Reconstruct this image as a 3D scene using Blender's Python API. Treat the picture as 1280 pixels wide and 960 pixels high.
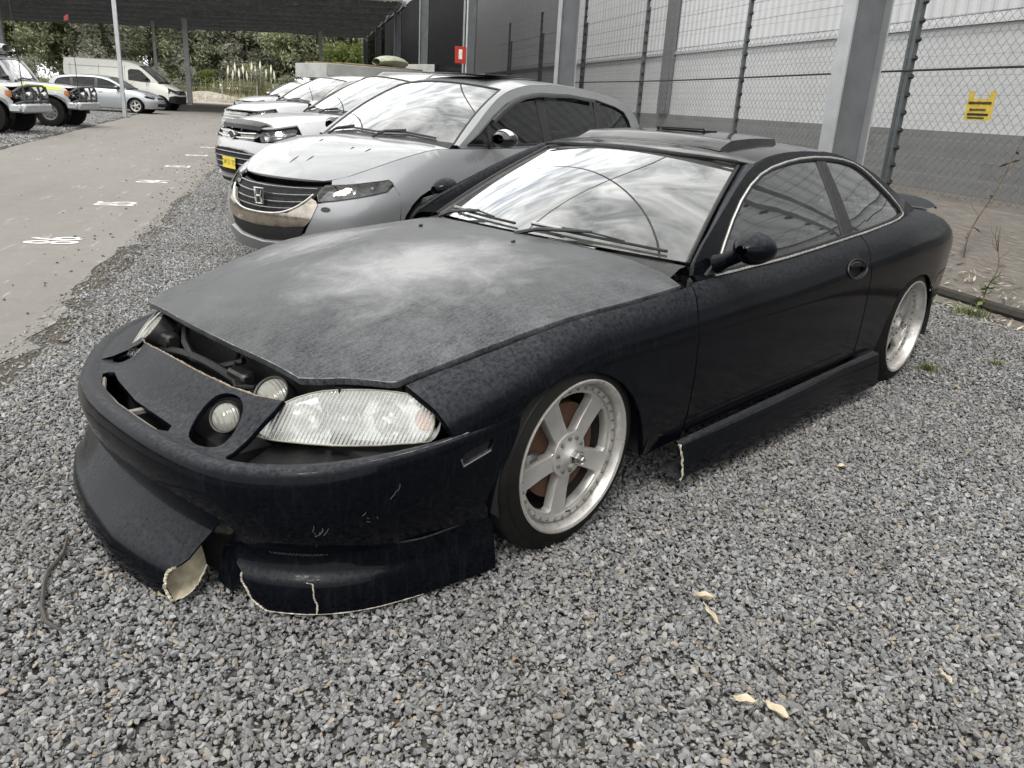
import bpy, bmesh, math, random
import numpy as np
from mathutils import Vector, Matrix
from mathutils.geometry import delaunay_2d_cdt

sc = bpy.context.scene
COL = sc.collection
for o in list(bpy.data.objects): bpy.data.objects.remove(o)
random.seed(7); rng = np.random.default_rng(7)
R = math.radians

# ---------------------------------------------------------------- camera
CAM = Vector((1.7460, 2.2810, 1.3168))
cd = bpy.data.cameras.new('camera'); cam = bpy.data.objects.new('camera', cd); COL.objects.link(cam)
cd.sensor_width = 36.0; cd.lens = 36.0 * 1001.19 / 1280.0; cd.clip_start = .05; cd.clip_end = 2000
_r = (-0.70746731, 0.70459166, 0.05514159); _d = (0.19577284, 0.27034389, -0.94264902); _f = (-0.67908983, -0.65609814, -0.32919938)
cam.matrix_world = Matrix(((_r[0], -_d[0], -_f[0], CAM.x), (_r[1], -_d[1], -_f[1], CAM.y), (_r[2], -_d[2], -_f[2], CAM.z), (0, 0, 0, 1)))
sc.camera = cam

# ---------------------------------------------------------------- sky, sun, exposure
SUN_EL, SUN_AZ = R(58), R(28)      # azimuth: direction the light comes FROM, counter-clockwise from +x
w = bpy.data.worlds.new('World'); sc.world = w; w.use_nodes = True
nt = w.node_tree; nt.nodes.clear()
def _wn(t, **kw):
    n = nt.nodes.new(t)
    for k, v in kw.items():
        if k in n.inputs:
            if isinstance(v, bpy.types.NodeSocket): nt.links.new(v, n.inputs[k])
            else: n.inputs[k].default_value = v
        else: setattr(n, k, v)
    return n
sky = _wn('ShaderNodeTexSky', sky_type='NISHITA', sun_disc=False, sun_elevation=SUN_EL, sun_rotation=R(90) - SUN_AZ, air_density=1.0, dust_density=3.0)
tc = _wn('ShaderNodeTexCoord')
# a deck of broken cloud: the view ray is carried up to a flat layer so that clouds foreshorten towards the horizon
sep = _wn('ShaderNodeSeparateXYZ', Vector=tc.outputs['Generated'])
zz = _wn('ShaderNodeMath', operation='MAXIMUM'); nt.links.new(sep.outputs['Z'], zz.inputs[0]); zz.inputs[1].default_value = .06
za = _wn('ShaderNodeMath', operation='ADD'); nt.links.new(zz.outputs[0], za.inputs[0]); za.inputs[1].default_value = .12
dx = _wn('ShaderNodeMath', operation='DIVIDE'); nt.links.new(sep.outputs['X'], dx.inputs[0]); nt.links.new(za.outputs[0], dx.inputs[1])
dy = _wn('ShaderNodeMath', operation='DIVIDE'); nt.links.new(sep.outputs['Y'], dy.inputs[0]); nt.links.new(za.outputs[0], dy.inputs[1])
hz_ = _wn('ShaderNodeMapRange'); nt.links.new(sep.outputs['Z'], hz_.inputs['Value']); hz_.inputs['From Min'].default_value = .02; hz_.inputs['From Max'].default_value = .25
cmb = _wn('ShaderNodeCombineXYZ', X=dx.outputs[0], Y=dy.outputs[0])
cms = _wn('ShaderNodeMapping', Vector=cmb.outputs[0], Scale=(1.0, .38, 1.0), Rotation=(0, 0, .7))
n1 = _wn('ShaderNodeTexNoise', Vector=cms.outputs[0], Scale=2.6, Detail=9.0, Roughness=.62, Distortion=.7)
n2 = _wn('ShaderNodeTexNoise', Vector=cms.outputs[0], Scale=7.0, Detail=9.0, Roughness=.62, Distortion=.9)
cr = _wn('ShaderNodeValToRGB', Fac=n1.outputs['Fac']); cr.color_ramp.elements[0].position = .22; cr.color_ramp.elements[1].position = .46
cc = _wn('ShaderNodeValToRGB', Fac=n2.outputs['Fac'])
cc.color_ramp.elements[0].position = .33; cc.color_ramp.elements[0].color = (2.9, 3.15, 3.3, 1)
cc.color_ramp.elements[1].position = .68; cc.color_ramp.elements[1].color = (15.5, 15.2, 14.4, 1)
mx = _wn('ShaderNodeMix', data_type='RGBA'); nt.links.new(cr.outputs['Color'], mx.inputs['Factor'])
nt.links.new(sky.outputs['Color'], mx.inputs[6]); nt.links.new(cc.outputs['Color'], mx.inputs[7])
mh = _wn('ShaderNodeMix', data_type='RGBA'); nt.links.new(hz_.outputs[0], mh.inputs['Factor']); mh.inputs[6].default_value = (7.5, 7.6, 7.6, 1); nt.links.new(mx.outputs[2], mh.inputs[7])
bg = _wn('ShaderNodeBackground', Color=mh.outputs[2], Strength=.14)
wo = _wn('ShaderNodeOutputWorld', Surface=bg.outputs[0])

sd = bpy.data.lights.new('sun', 'SUN'); sd.energy = 1.5; sd.angle = R(14); sd.color = (1.0, .96, .9)
sun = bpy.data.objects.new('sun', sd); COL.objects.link(sun)
_sv = Vector((math.cos(SUN_EL)*math.cos(SUN_AZ), math.cos(SUN_EL)*math.sin(SUN_AZ), math.sin(SUN_EL)))
sun.rotation_euler = _sv.to_track_quat('Z', 'Y').to_euler(); sun.location = _sv*40
sc.view_settings.view_transform = 'Standard'; sc.view_settings.look = 'None'
sc.view_settings.exposure = 0.68; sc.view_settings.gamma = 1.0; sc.view_settings.use_curve_mapping = False

# ---------------------------------------------------------------- numeric helpers
def spl(pts):
    """smooth 1-D interpolation (cubic Hermite, finite-difference tangents, limited)"""
    pts = sorted(pts)
    X = np.array([p[0] for p in pts], float); Y = np.array([p[1] for p in pts], float)
    d = np.diff(Y) / np.diff(X)
    m = np.zeros(len(X)); m[0] = d[0]; m[-1] = d[-1]
    for i in range(1, len(X) - 1):
        h0, h1 = X[i] - X[i-1], X[i+1] - X[i]
        m[i] = (d[i-1] * h1 + d[i] * h0) / (h0 + h1)
        if d[i-1] * d[i] <= 0: m[i] *= 0.3
    def fn(x):
        x = np.asarray(x, float)
        k = np.clip(np.searchsorted(X, x) - 1, 0, len(X) - 2)
        h = X[k+1] - X[k]; t = (x - X[k]) / h
        tc = np.clip(t, 0, 1)
        v = ((2*tc**3 - 3*tc**2 + 1) * Y[k] + (tc**3 - 2*tc**2 + tc) * h * m[k]
             + (-2*tc**3 + 3*tc**2) * Y[k+1] + (tc**3 - tc**2) * h * m[k+1])
        v = v + np.where(t < 0, t * h * m[0], 0) + np.where(t > 1, (t - 1) * h * m[-1], 0)
        return v
    return fn

def curve(points, n=400):
    """Catmull-Rom through 2-D/3-D points, resampled; returns (s, P) by arc length"""
    P = np.array(points, float)
    Q = np.vstack([2*P[0]-P[1], P, 2*P[-1]-P[-2]])
    out = []
    per = max(4, n // (len(P) - 1))
    for i in range(1, len(Q) - 2):
        p0, p1, p2, p3 = Q[i-1], Q[i], Q[i+1], Q[i+2]
        t0 = 0.0; t1 = t0 + max(1e-6, np.linalg.norm(p1-p0))**.5
        t2 = t1 + max(1e-6, np.linalg.norm(p2-p1))**.5; t3 = t2 + max(1e-6, np.linalg.norm(p3-p2))**.5
        for t in np.linspace(t1, t2, per, endpoint=False):
            a1 = (t1-t)/(t1-t0)*p0 + (t-t0)/(t1-t0)*p1
            a2 = (t2-t)/(t2-t1)*p1 + (t-t1)/(t2-t1)*p2
            a3 = (t3-t)/(t3-t2)*p2 + (t-t2)/(t3-t2)*p3
            b1 = (t2-t)/(t2-t0)*a1 + (t-t0)/(t2-t0)*a2
            b2 = (t3-t)/(t3-t1)*a2 + (t-t1)/(t3-t1)*a3
            out.append((t2-t)/(t2-t1)*b1 + (t-t1)/(t2-t1)*b2)
    out.append(P[-1]); out = np.array(out)
    s = np.concatenate([[0], np.cumsum(np.linalg.norm(np.diff(out, axis=0), axis=1))])
    return s, out

class Plan:
    """plan outline of half a body from its front centre round to the rear centre"""
    def __init__(self, pts):
        self.s, self.P = curve(pts, 600)
        T = np.gradient(self.P, self.s, axis=0); T /= np.linalg.norm(T, axis=1)[:, None]
        # smooth the tangents a little
        for _ in range(6):
            T[1:-1] = (T[:-2] + 2*T[1:-1] + T[2:]) / 4
        T /= np.linalg.norm(T, axis=1)[:, None]
        self.N = np.stack([T[:, 1]*-1, T[:, 0]], 1)   # outward for a front->left->rear walk
        if (self.N[len(self.N)//2, 1]) < 0: self.N = -self.N
        self.L = self.s[-1]
    def at(self, s):
        s = np.asarray(s, float)
        x = np.interp(s, self.s, self.P[:, 0]); y = np.interp(s, self.s, self.P[:, 1])
        nx = np.interp(s, self.s, self.N[:, 0]); ny = np.interp(s, self.s, self.N[:, 1])
        return x, y, nx, ny
    def sx(self, x):            # arc length at a given x
        return float(np.interp(-x, -self.P[:, 0], self.s))
    def sy(self, y, front=True):
        k = int(np.argmax(self.P[:, 1]))
        if front: return float(np.interp(y, self.P[:k+1, 1], self.s[:k+1]))
        return float(np.interp(-y, -self.P[k:, 1], self.s[k:]))

def side_map(plan, zc, ztop, itop, ibot, zbot, kf):
    """wrapped body side: (s, z) -> xyz; functions of s"""
    def fn(s, z):
        s = np.asarray(s, float); z = np.asarray(z, float)
        x, y, nx, ny = plan.at(s)
        c = zc(s); t = ztop(s); k = np.clip(kf(s), 0, 1)
        u = np.clip((z - c) / (t - c), 0, 1.15)
        ge = 1 - np.sqrt(np.clip(1 - (0.985*u)**2, 0.0, 1)); ge = ge / (1 - math.sqrt(1 - .985**2))
        g = k*ge + (1 - k) * u**1.9
        d = np.clip((c - z) / (c - zbot), 0, 1.5)
        ins = np.where(z > c, itop(s) * g, ibot(s) * d**2.0)
        return np.stack([x - nx*ins, y - ny*ins, z], -1)
    return fn

# ---------------------------------------------------------------- the black coupe's surfaces (car axes = world axes)
K_PLAN = Plan([(1.06,0),(1.05,.25),(1.0,.5),(.88,.68),(.70,.795),(.55,.84),(.25,.878),(0,.888),(-.6,.893),(-1.3,.895),(-2.0,.895),(-2.69,.893),
               (-3.1,.865),(-3.45,.79),(-3.7,.66),(-3.85,.46),(-3.92,.22),(-3.94,0)])
def _bs(pairs): return spl([(K_PLAN.sx(x), v) for x, v in pairs])
K_zc = _bs([(1.0,.44),(.55,.47),(.25,.54),(0,.575),(-.35,.585),(-.62,.59),(-1.0,.605),(-2.0,.66),(-2.7,.70),(-3.4,.70),(-3.93,.68)])
K_ztop = _bs([(.7,.57),(.52,.607),(.28,.664),(0,.722),(-.36,.743),(-.66,.762),(-.85,.776),(-1.35,.79),(-1.91,.828),(-2.29,.853),(-2.62,.876),(-3.0,.885),(-3.4,.86),(-3.7,.83),(-3.93,.80)])
K_itop = _bs([(.7,.17),(.52,.175),(.28,.145),(0,.10),(-.36,.092),(-.66,.092),(-.85,.093),(-1.35,.094),(-1.91,.096),(-2.29,.105),(-2.62,.13),(-3.0,.19),(-3.4,.17),(-3.7,.14),(-3.93,.10)])
K_ibot = _bs([(.7,.03),(0,.02),(-.62,.045),(-2.0,.045),(-2.7,.03),(-3.4,.06),(-3.93,.08)])
K_kf = _bs([(.7,.7),(0,.75),(-.66,.45),(-.9,.25),(-2.0,.25),(-2.6,.6),(-3.0,.9),(-3.93,.9)])
K_side = side_map(K_PLAN, K_zc, K_ztop, K_itop, K_ibot, .20, K_kf)
# greenhouse flank: (x, z) -> xyz
K_beltz = spl([(-.5,.755),(-.66,.762),(-.85,.776),(-1.35,.79),(-1.91,.828),(-2.29,.853),(-2.62,.876),(-3.0,.885),(-3.4,.86)])
K_belty = spl([(-.5,.797),(-.66,.800),(-.85,.801),(-1.35,.801),(-1.91,.799),(-2.29,.789),(-2.62,.765),(-3.0,.685),(-3.4,.63)])
def K_flank(x, z):
    x = np.asarray(x, float); z = np.asarray(z, float)
    zb = K_beltz(x); yb = K_belty(x)
    t = np.clip((z - zb) / (1.2 - zb), -.2, 1.2)
    y = yb - (yb - .555) * np.sign(t) * np.abs(t)**1.12
    return np.stack([x, y, z], -1)
# bonnet: (x, y) -> xyz
K_hz = spl([(.74,.617),(.5,.688),(.25,.745),(0,.79),(-.3,.822),(-.66,.842)])
K_he = spl([(.74,.575),(.5,.612),(.28,.664),(0,.722),(-.36,.743),(-.66,.762)])
K_hy = spl([(.74,.60),(.5,.685),(.28,.735),(0,.788),(-.36,.80),(-.66,.80)])
def K_hood(x, y):
    x = np.asarray(x, float); y = np.asarray(y, float)
    a = np.abs(y) / K_hy(x)
    z = K_hz(x) - (K_hz(x) - K_he(x)) * a**3.2
    return np.stack([x, y, z], -1)
# windscreen: (t across -1..1, w up 0..1)
def K_screen(t, w):
    t = np.asarray(t, float); w = np.asarray(w, float)
    b = np.stack([-.575 - .195*t**2, .712*t, .832 - .028*t**2], -1)
    q = np.stack([-1.235 - .10*t**2, .535*t, 1.166 - .040*t**2], -1)
    p = b*(1-w)[..., None] + q*w[..., None]
    bul = .018*np.sin(np.pi*w)*(1 - .3*t**2)
    p[..., 0] += bul*.4; p[..., 2] += bul
    return p
# roof: (x, y)
K_rz = spl([(-1.2,1.155),(-1.33,1.185),(-1.5,1.207),(-1.75,1.222),(-2.05,1.218),(-2.35,1.175),(-2.5,1.135)])
K_re = spl([(-1.2,1.06),(-1.33,1.125),(-1.43,1.158),(-1.6,1.182),(-1.75,1.19),(-2.0,1.184),(-2.13,1.168),(-2.35,1.115),(-2.5,1.06)])
def K_roof(x, y):
    x = np.asarray(x, float); y = np.asarray(y, float)
    z = K_rz(x) - (K_rz(x) - K_re(x)) * (np.abs(y)/.575)**2.4
    return np.stack([x, y, z], -1)
# front bumper skin: (s along crest, v 0..6)
B_CREST = Plan([(1.062,0),(1.06,.15),(1.05,.30),(1.022,.47),(.985,.585),(.92,.685),(.83,.77),(.71,.83),(.556,.862),(.40,.872),(.235,.872)])
_bl = B_CREST.L
B_RIGHT = Plan([(1.062,0),(1.052,.13),(1.02,.28),(.962,.42),(.88,.575),(.77,.705),(.62,.80),(.45,.845),(.235,.868)])
B_cz = spl([(B_CREST.sy(0),.458),(B_CREST.sy(.3),.458),(B_CREST.sy(.6),.460),(B_CREST.sx(.83),.474),(B_CREST.sx(.71),.484),(B_CREST.sx(.556),.492),(B_CREST.sx(.40),.503),(B_CREST.sx(.236),.516)])
_bi = [spl(list(enumerate([.085,.04,.010,.0,.010,.030,.060]))), spl(list(enumerate([.045,.022,.006,.0,.003,.010,.022])))]
def B_skin(s, v, plan=None):
    s = np.asarray(s, float); v = np.asarray(v, float)
    x, y, nx, ny = (plan or B_CREST).at(s)
    cz = B_cz(s)
    w = np.clip((s - .75) / (_bl - .75), 0, 1); w = w*w*(3-2*w)
    ins = _bi[0](v)*(1-w) + _bi[1](v)*w
    zz = [.20+0*s, .27+0*s, .35+.01*w, .41+.03*w, cz-.012, cz, cz-.006]
    Z = np.stack(zz, 0)
    k = np.clip(np.floor(v).astype(int), 0, 5); f = v - k
    ii = np.arange(len(s)) if s.ndim else None
    if s.ndim: z = Z[k, ii]*(1-f) + Z[k+1, ii]*f
    else: z = Z[k]*(1-f) + Z[k+1]*f
    return np.stack([x - nx*ins, y - ny*ins, z], -1)
# nose panel (top of bumper between slot, lamps and bonnet gap): (x, y)
N_prof = spl([(.03,.4585),(.05,.455),(.09,.447),(.125,.448),(.16,.463),(.22,.505),(.30,.553),(.34,.572)])
_bxr = spl([(0,1.062),(.13,1.052),(.28,1.02),(.42,.962),(.575,.88),(.705,.77)])
_bxl = spl([(0,1.062),(.15,1.06),(.30,1.05),(.47,1.022),(.585,.985),(.685,.92)])
def B_xc(y):
    y = np.asarray(y, float); return np.where(y < 0, _bxr(np.abs(y)), _bxl(np.abs(y)))
def N_nose(x, y):
    x = np.asarray(x, float); y = np.asarray(y, float)
    return np.stack([x, y, N_prof(B_xc(y) - x)], -1)
# headlamp lens: (t 0..1 inner->outer, z)
H_s, H_P = curve([(.845,.385),(.79,.45),(.70,.555),(.60,.665),(.53,.74),(.475,.80)], 100)
def H_lens(t, z):
    t = np.asarray(t, float); z = np.asarray(z, float)
    s = t*H_s[-1]
    x = np.interp(s, H_s, H_P[:, 0]); y = np.interp(s, H_s, H_P[:, 1])
    k = .42*(z-.45) + 1.5*np.clip(z-.45, 0, 1)**2
    return np.stack([x - k*.80, y - k*.30, z], -1)
# ---------------------------------------------------------------- scene helpers
def tag(o, label=None, cat=None, group=None, kind=None):
    if label: o['label'] = label
    if cat: o['category'] = cat
    if group: o['group'] = group
    if kind: o['kind'] = kind
    return o
def thing(name, label, cat, loc=(0, 0, 0), rotz=0, group=None):
    o = bpy.data.objects.new(name, None); COL.objects.link(o); o.empty_display_size = .2
    o.location = loc; o.rotation_euler = (0, 0, rotz)
    return tag(o, label, cat, group)
def obj(name, verts, faces, mat, parent=None, smooth=True, angle=40):
    me = bpy.data.meshes.new(name)
    me.from_pydata([tuple(map(float, v)) for v in verts], [], [tuple(int(i) for i in f) for f in faces])
    me.validate(clean_customdata=False)
    if smooth:
        me.polygons.foreach_set('use_smooth', [True]*len(me.polygons))
        if angle: me.set_sharp_from_angle(angle=R(angle))
    me.materials.append(mat)
    o = bpy.data.objects.new(name, me); COL.objects.link(o)
    if parent is not None: o.parent = parent
    return o
def inst(src, parent=None, loc=None, rot=None, scale=None):
    c = src.copy(); COL.objects.link(c); c.parent = parent
    if loc is not None: c.location = loc
    if rot is not None: c.rotation_euler = rot
    if scale is not None: c.scale = scale
    return c
def copy_tree(o, parent=None):
    c = o.copy(); COL.objects.link(c); c.parent = parent
    for ch in list(o.children): copy_tree(ch, c)
    return c

class MB:
    """collects shapes and builds them as one mesh object"""
    def __init__(self): self.v = []; self.f = []
    def add(self, v, f):
        n = len(self.v); self.v.extend([tuple(p) for p in v]); self.f.extend([tuple(i+n for i in q) for q in f]); return self
    def box(self, c, s, rot=None, bev=0):
        x, y, z = (s[0]/2, s[1]/2, s[2]/2)
        if bev:
            b = min(bev, x*.9, y*.9, z*.9)
            pts = []
            for sx in (-1, 1):
                for sy in (-1, 1):
                    for sz in (-1, 1):
                        pts += [(sx*(x-b), sy*(y-b), sz*z), (sx*(x-b), sy*y, sz*(z-b)), (sx*x, sy*(y-b), sz*(z-b))]
            bm = bmesh.new()
            for p in pts: bm.verts.new(p)
            bmesh.ops.convex_hull(bm, input=bm.verts)
            bm.verts.index_update()
            v = [tuple(q.co) for q in bm.verts]; f = [[l.index for l in q.verts] for q in bm.faces]; bm.free()
        else:
            v = [(sx*x, sy*y, sz*z) for sx in (-1, 1) for sy in (-1, 1) for sz in (-1, 1)]
            f = [(0, 1, 3, 2), (4, 6, 7, 5), (0, 4, 5, 1), (2, 3, 7, 6), (0, 2, 6, 4), (1, 5, 7, 3)]
        M = rot if rot is not None else Matrix.Identity(3)
        return self.add([tuple(M @ Vector(p) + Vector(c)) for p in v], f)
    def tube(self, pts, r, n=8, cap=True, closed=False):
        P = [Vector(p) for p in pts]; m = len(P)
        rr = r if hasattr(r, '__len__') else [r]*m
        base = len(self.v); up = None
        for i, p in enumerate(P):
            if closed: t = (P[(i+1) % m] - P[i-1])
            else: t = (P[min(i+1, m-1)] - P[max(i-1, 0)])
            t = t.normalized() if t.length > 1e-9 else Vector((0, 0, 1))
            if up is None: up = t.orthogonal().normalized()
            else:
                up = up - t*up.dot(t); up = up.normalized() if up.length > 1e-6 else t.orthogonal().normalized()
            s = t.cross(up)
            for k in range(n):
                a = 2*math.pi*k/n
                self.v.append(tuple(p + (up*math.cos(a) + s*math.sin(a))*rr[i]))
        for i in range(m if closed else m-1):
            for k in range(n):
                a = base+i*n+k; b = base+i*n+(k+1) % n; j = (i+1) % m
                self.f.append((a, b, base+j*n+(k+1) % n, base+j*n+k))
        if cap and not closed:
            self.f.append(tuple(base+k for k in reversed(range(n)))); self.f.append(tuple(base+(m-1)*n+k for k in range(n)))
        return self
    def lathe(self, prof, n=32, o=(0, 0, 0), axis='y', closed=True):
        """profile of (radius, along) pairs"""
        base = len(self.v)
        for i in range(n):
            a = 2*math.pi*i/n; c, s = math.cos(a), math.sin(a)
            for r_, h in prof:
                if axis == 'y': p = (o[0]+r_*c, o[1]+h, o[2]+r_*s)
                elif axis == 'z': p = (o[0]+r_*c, o[1]+r_*s, o[2]+h)
                else: p = (o[0]+h, o[1]+r_*c, o[2]+r_*s)
                self.v.append(p)
        m = len(prof)
        for i in range(n):
            for k in range(m-1):
                a = base+i*m+k; b = base+((i+1) % n)*m+k
                self.f.append((a, b, b+1, a+1))
        return self
    def prism(self, poly, fn0, fn1):
        """polygon given as 2-D points, bottom and top maps to 3-D"""
        b = len(self.v); n = len(poly)
        self.v += [tuple(fn0(*p)) for p in poly] + [tuple(fn1(*p)) for p in poly]
        self.f.append(tuple(b+i for i in reversed(range(n)))); self.f.append(tuple(b+n+i for i in range(n)))
        for i in range(n): self.f.append((b+i, b+(i+1) % n, b+n+(i+1) % n, b+n+i))
        return self
    def grid(self, P, closed_u=False, closed_v=False):
        """P[i][j] points"""
        b = len(self.v); nu, nv = len(P), len(P[0])
        for row in P: self.v += [tuple(p) for p in row]
        for i in range(nu if closed_u else nu-1):
            for j in range(nv if closed_v else nv-1):
                i2, j2 = (i+1) % nu, (j+1) % nv
                self.f.append((b+i*nv+j, b+i2*nv+j, b+i2*nv+j2, b+i*nv+j2))
        return self
    def mirror(self):
        n = len(self.v)
        m = MB(); m.v = [(p[0], -p[1], p[2]) for p in self.v]; m.f = [tuple(reversed(q)) for q in self.f]; return m
    def join(self, o): return self.add(o.v, o.f)
    def build(self, name, mat, parent=None, smooth=True, angle=40):
        return obj(name, self.v, self.f, mat, parent, smooth, angle)

def inpoly(X, Y, poly):
    P = np.array(poly, float); n = len(P); r = np.zeros(len(X), bool)
    for i in range(n):
        x1, y1 = P[i]; x2, y2 = P[(i+1) % n]
        if y1 == y2: continue
        c = (y1 > Y) != (y2 > Y)
        r ^= c & (X < (x2-x1)*(Y-y1)/(y2-y1) + x1)
    return r
def dens(poly, step, closed=True):
    out = []; n = len(poly)
    for i in range(n if closed else n-1):
        a = np.array(poly[i], float); b = np.array(poly[(i+1) % n], float)
        k = max(1, int(math.ceil(np.linalg.norm(b-a)/step)))
        for j in range(k): out.append(tuple(a+(b-a)*j/k))
    if not closed: out.append(tuple(poly[-1]))
    return out
def smoothpoly(pts, n=60, closed=True):
    P = list(pts)
    if closed:
        Q = P[-2:] + P + P[:3]
        s, c = curve(Q, n*len(Q)//len(P))
        # cut back to one turn
        d0 = np.linalg.norm(c - np.array(P[0]), axis=1); i0 = int(np.argmin(d0[:len(c)//2])); i1 = len(c)//2 + int(np.argmin(d0[len(c)//2:]))
        c = c[i0:i1]; k = max(1, len(c)//n); return [tuple(p) for p in c[::k]]
    s, c = curve(P, n); k = max(1, len(c)//n); r_ = [tuple(p) for p in c[::k]]
    if np.linalg.norm(np.array(r_[-1]) - c[-1]) > 1e-6: r_.append(tuple(c[-1]))
    return r_
def ell(cx, cy, rx, ry, n=28, a0=0.0):
    return [(cx+rx*math.cos(a0+2*math.pi*i/n), cy+ry*math.sin(a0+2*math.pi*i/n)) for i in range(n)]

def panel(fmap, outline, holes=(), step=.03, flange=.012, out=(0, 0, 1), off=0.0, scale=(1, 1), hole_flange=None, lip=.003):
    """a sheet cut along `outline` from the surface fmap(a, b); its edges are rolled in. returns an MB"""
    sx, sy = scale
    O = dens([(a*sx, b*sy) for a, b in outline], step)
    HS = [dens([(a*sx, b*sy) for a, b in h], step*.7) for h in holes]
    V = []; E = []
    for lp in [O] + HS:
        b = len(V); V += lp; n = len(lp); E += [(b+i, b+(i+1) % n) for i in range(n)]
    A = np.array(O); lo = A.min(0); hi = A.max(0)
    gx, gy = np.meshgrid(np.arange(lo[0]+step*.5, hi[0], step), np.arange(lo[1]+step*.5, hi[1], step))
    gx = gx.ravel() + rng.normal(0, step*.01, gx.size); gy = gy.ravel() + rng.normal(0, step*.01, gy.size)
    k = inpoly(gx, gy, O)
    for h in HS: k &= ~inpoly(gx, gy, h)
    gx, gy = gx[k], gy[k]
    if len(gx):
        B = np.array(V); G = np.stack([gx, gy], 1)
        d = np.full(len(G), 9.0)
        for i in range(0, len(B), 64):
            d = np.minimum(d, np.sqrt(((G[:, None, :]-B[None, i:i+64, :])**2).sum(2)).min(1))
        G = G[d > step*.45]
        V = V + [tuple(p) for p in G]
    vs, es, fs, *_ = delaunay_2d_cdt([Vector(p) for p in V], E, [], 0, 1e-7)
    vs = np.array([tuple(p) for p in vs]); fs = np.array([tuple(q) for q in fs])
    cen = vs[fs].mean(1)
    k = inpoly(cen[:, 0], cen[:, 1], O)
    for h in HS: k &= ~inpoly(cen[:, 0], cen[:, 1], h)
    fs = fs[k]
    P = np.asarray(fmap(vs[:, 0]/sx, vs[:, 1]/sy), float)
    tn = np.cross(P[fs[:, 1]]-P[fs[:, 0]], P[fs[:, 2]]-P[fs[:, 0]])
    if (tn.sum(0) @ np.array(out, float)) < 0: fs = fs[:, ::-1]; tn = -tn
    VN = np.zeros_like(P)
    for i in range(3): np.add.at(VN, fs[:, i], tn)
    VN /= (np.linalg.norm(VN, axis=1)[:, None] + 1e-12)
    P = P + VN*off
    m = MB(); m.add(P, fs)
    if flange:
        ed = {}
        for q in fs:
            for i in range(3):
                a, b = int(q[i]), int(q[(i+1) % 3]); ed[(a, b)] = 1
        bd = [(a, b) for (a, b) in ed if (b, a) not in ed]
        # in-plane outward direction is approximated by edge x normal
        outd = {}
        for a, b in bd:
            t = P[b]-P[a]; t = t/(np.linalg.norm(t)+1e-9); o_ = np.cross(t, (VN[a]+VN[b])*.5)
            for q in (a, b): outd[q] = outd.get(q, 0) + o_
        idx = {}; nv = []
        for q in outd:
            o_ = outd[q]/(np.linalg.norm(outd[q])+1e-9)
            idx[q] = len(nv); nv += [P[q], P[q]+o_*lip*.6-VN[q]*lip, P[q]+o_*lip*.6-VN[q]*flange]
        nf = []
        for a, b in bd:
            i, j = idx[a], idx[b]
            nf += [(i, i+1, j+1, j), (i+1, i+2, j+2, j+1)]
        m.add(nv, nf)
    return m

# ---------------------------------------------------------------- materials
class NT:
    def __init__(self, name):
        self.m = bpy.data.materials.new(name); self.m.use_nodes = True
        self.t = self.m.node_tree; self.t.nodes.clear()
        self.out = self.t.nodes.new('ShaderNodeOutputMaterial')
    def n(self, typ, ins=None, **kw):
        n = self.t.nodes.new('ShaderNode'+typ)
        for k, v in kw.items(): setattr(n, k, v)
        for k, v in (ins or {}).items(): self.set(n, k, v)
        return n
    def set(self, n, k, v):
        s = n.inputs[k]
        if isinstance(v, bpy.types.NodeSocket): self.t.links.new(v, s)
        else: s.default_value = v
    def ramp(self, fac, *stops):
        n = self.t.nodes.new('ShaderNodeValToRGB'); self.t.links.new(fac, n.inputs[0])
        e = n.color_ramp.elements
        while len(e) < len(stops): e.new(.5)
        for q, (p, c) in zip(e, stops):
            q.position = p; q.color = (c[0], c[1], c[2], 1) if hasattr(c, '__len__') else (c, c, c, 1)
        return n.outputs[0]
    def noise(self, vec, scale, detail=4, rough=.55, dist=0.0):
        return self.n('TexNoise', {'Vector': vec, 'Scale': scale, 'Detail': detail, 'Roughness': rough, 'Distortion': dist}).outputs['Fac']
    def coord(self, scale=(1, 1, 1), rot=(0, 0, 0), kind='Object'):
        c = self.n('TexCoord'); m = self.n('Mapping', {'Vector': c.outputs[kind], 'Scale': scale, 'Rotation': rot}); return m.outputs[0]
    def mix(self, f, a, b, mode='MIX'):
        n = self.t.nodes.new('ShaderNodeMix'); n.data_type = 'RGBA'; n.blend_type = mode
        for i, v in ((0, f), (6, a), (7, b)):
            if isinstance(v, bpy.types.NodeSocket): self.t.links.new(v, n.inputs[i])
            else: n.inputs[i].default_value = v if (i == 0 or len(v) == 4) else (*v, 1)
        return n.outputs[2]
    def math(self, op, a, b=0.0):
        n = self.t.nodes.new('ShaderNodeMath'); n.operation = op
        for i, v in ((0, a), (1, b)):
            if isinstance(v, bpy.types.NodeSocket): self.t.links.new(v, n.inputs[i])
            else: n.inputs[i].default_value = v
        return n.outputs[0]
    def bump(self, h, strength=.3, dist=.01):
        return self.n('Bump', {'Height': h, 'Strength': strength, 'Distance': dist}).outputs[0]
    def pbsdf(self, col, rough=.5, metal=0.0, normal=None, coat=0.0, coat_rough=.05, spec=.5, trans=0.0, alpha=1.0):
        p = self.t.nodes.new('ShaderNodeBsdfPrincipled')
        def st(k, v):
            if isinstance(v, bpy.types.NodeSocket): self.t.links.new(v, p.inputs[k])
            elif hasattr(v, '__len__') and len(v) == 3: p.inputs[k].default_value = (*v, 1)
            else: p.inputs[k].default_value = v
        st('Base Color', col); st('Roughness', rough); st('Metallic', metal); st('Coat Weight', coat); st('Coat Roughness', coat_rough)
        st('Specular IOR Level', spec); st('Transmission Weight', trans); st('Alpha', alpha)
        if normal is not None: st('Normal', normal)
        return p.outputs[0]
    def done(self, sh):
        self.t.links.new(sh, self.out.inputs['Surface']); return self.m

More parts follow.
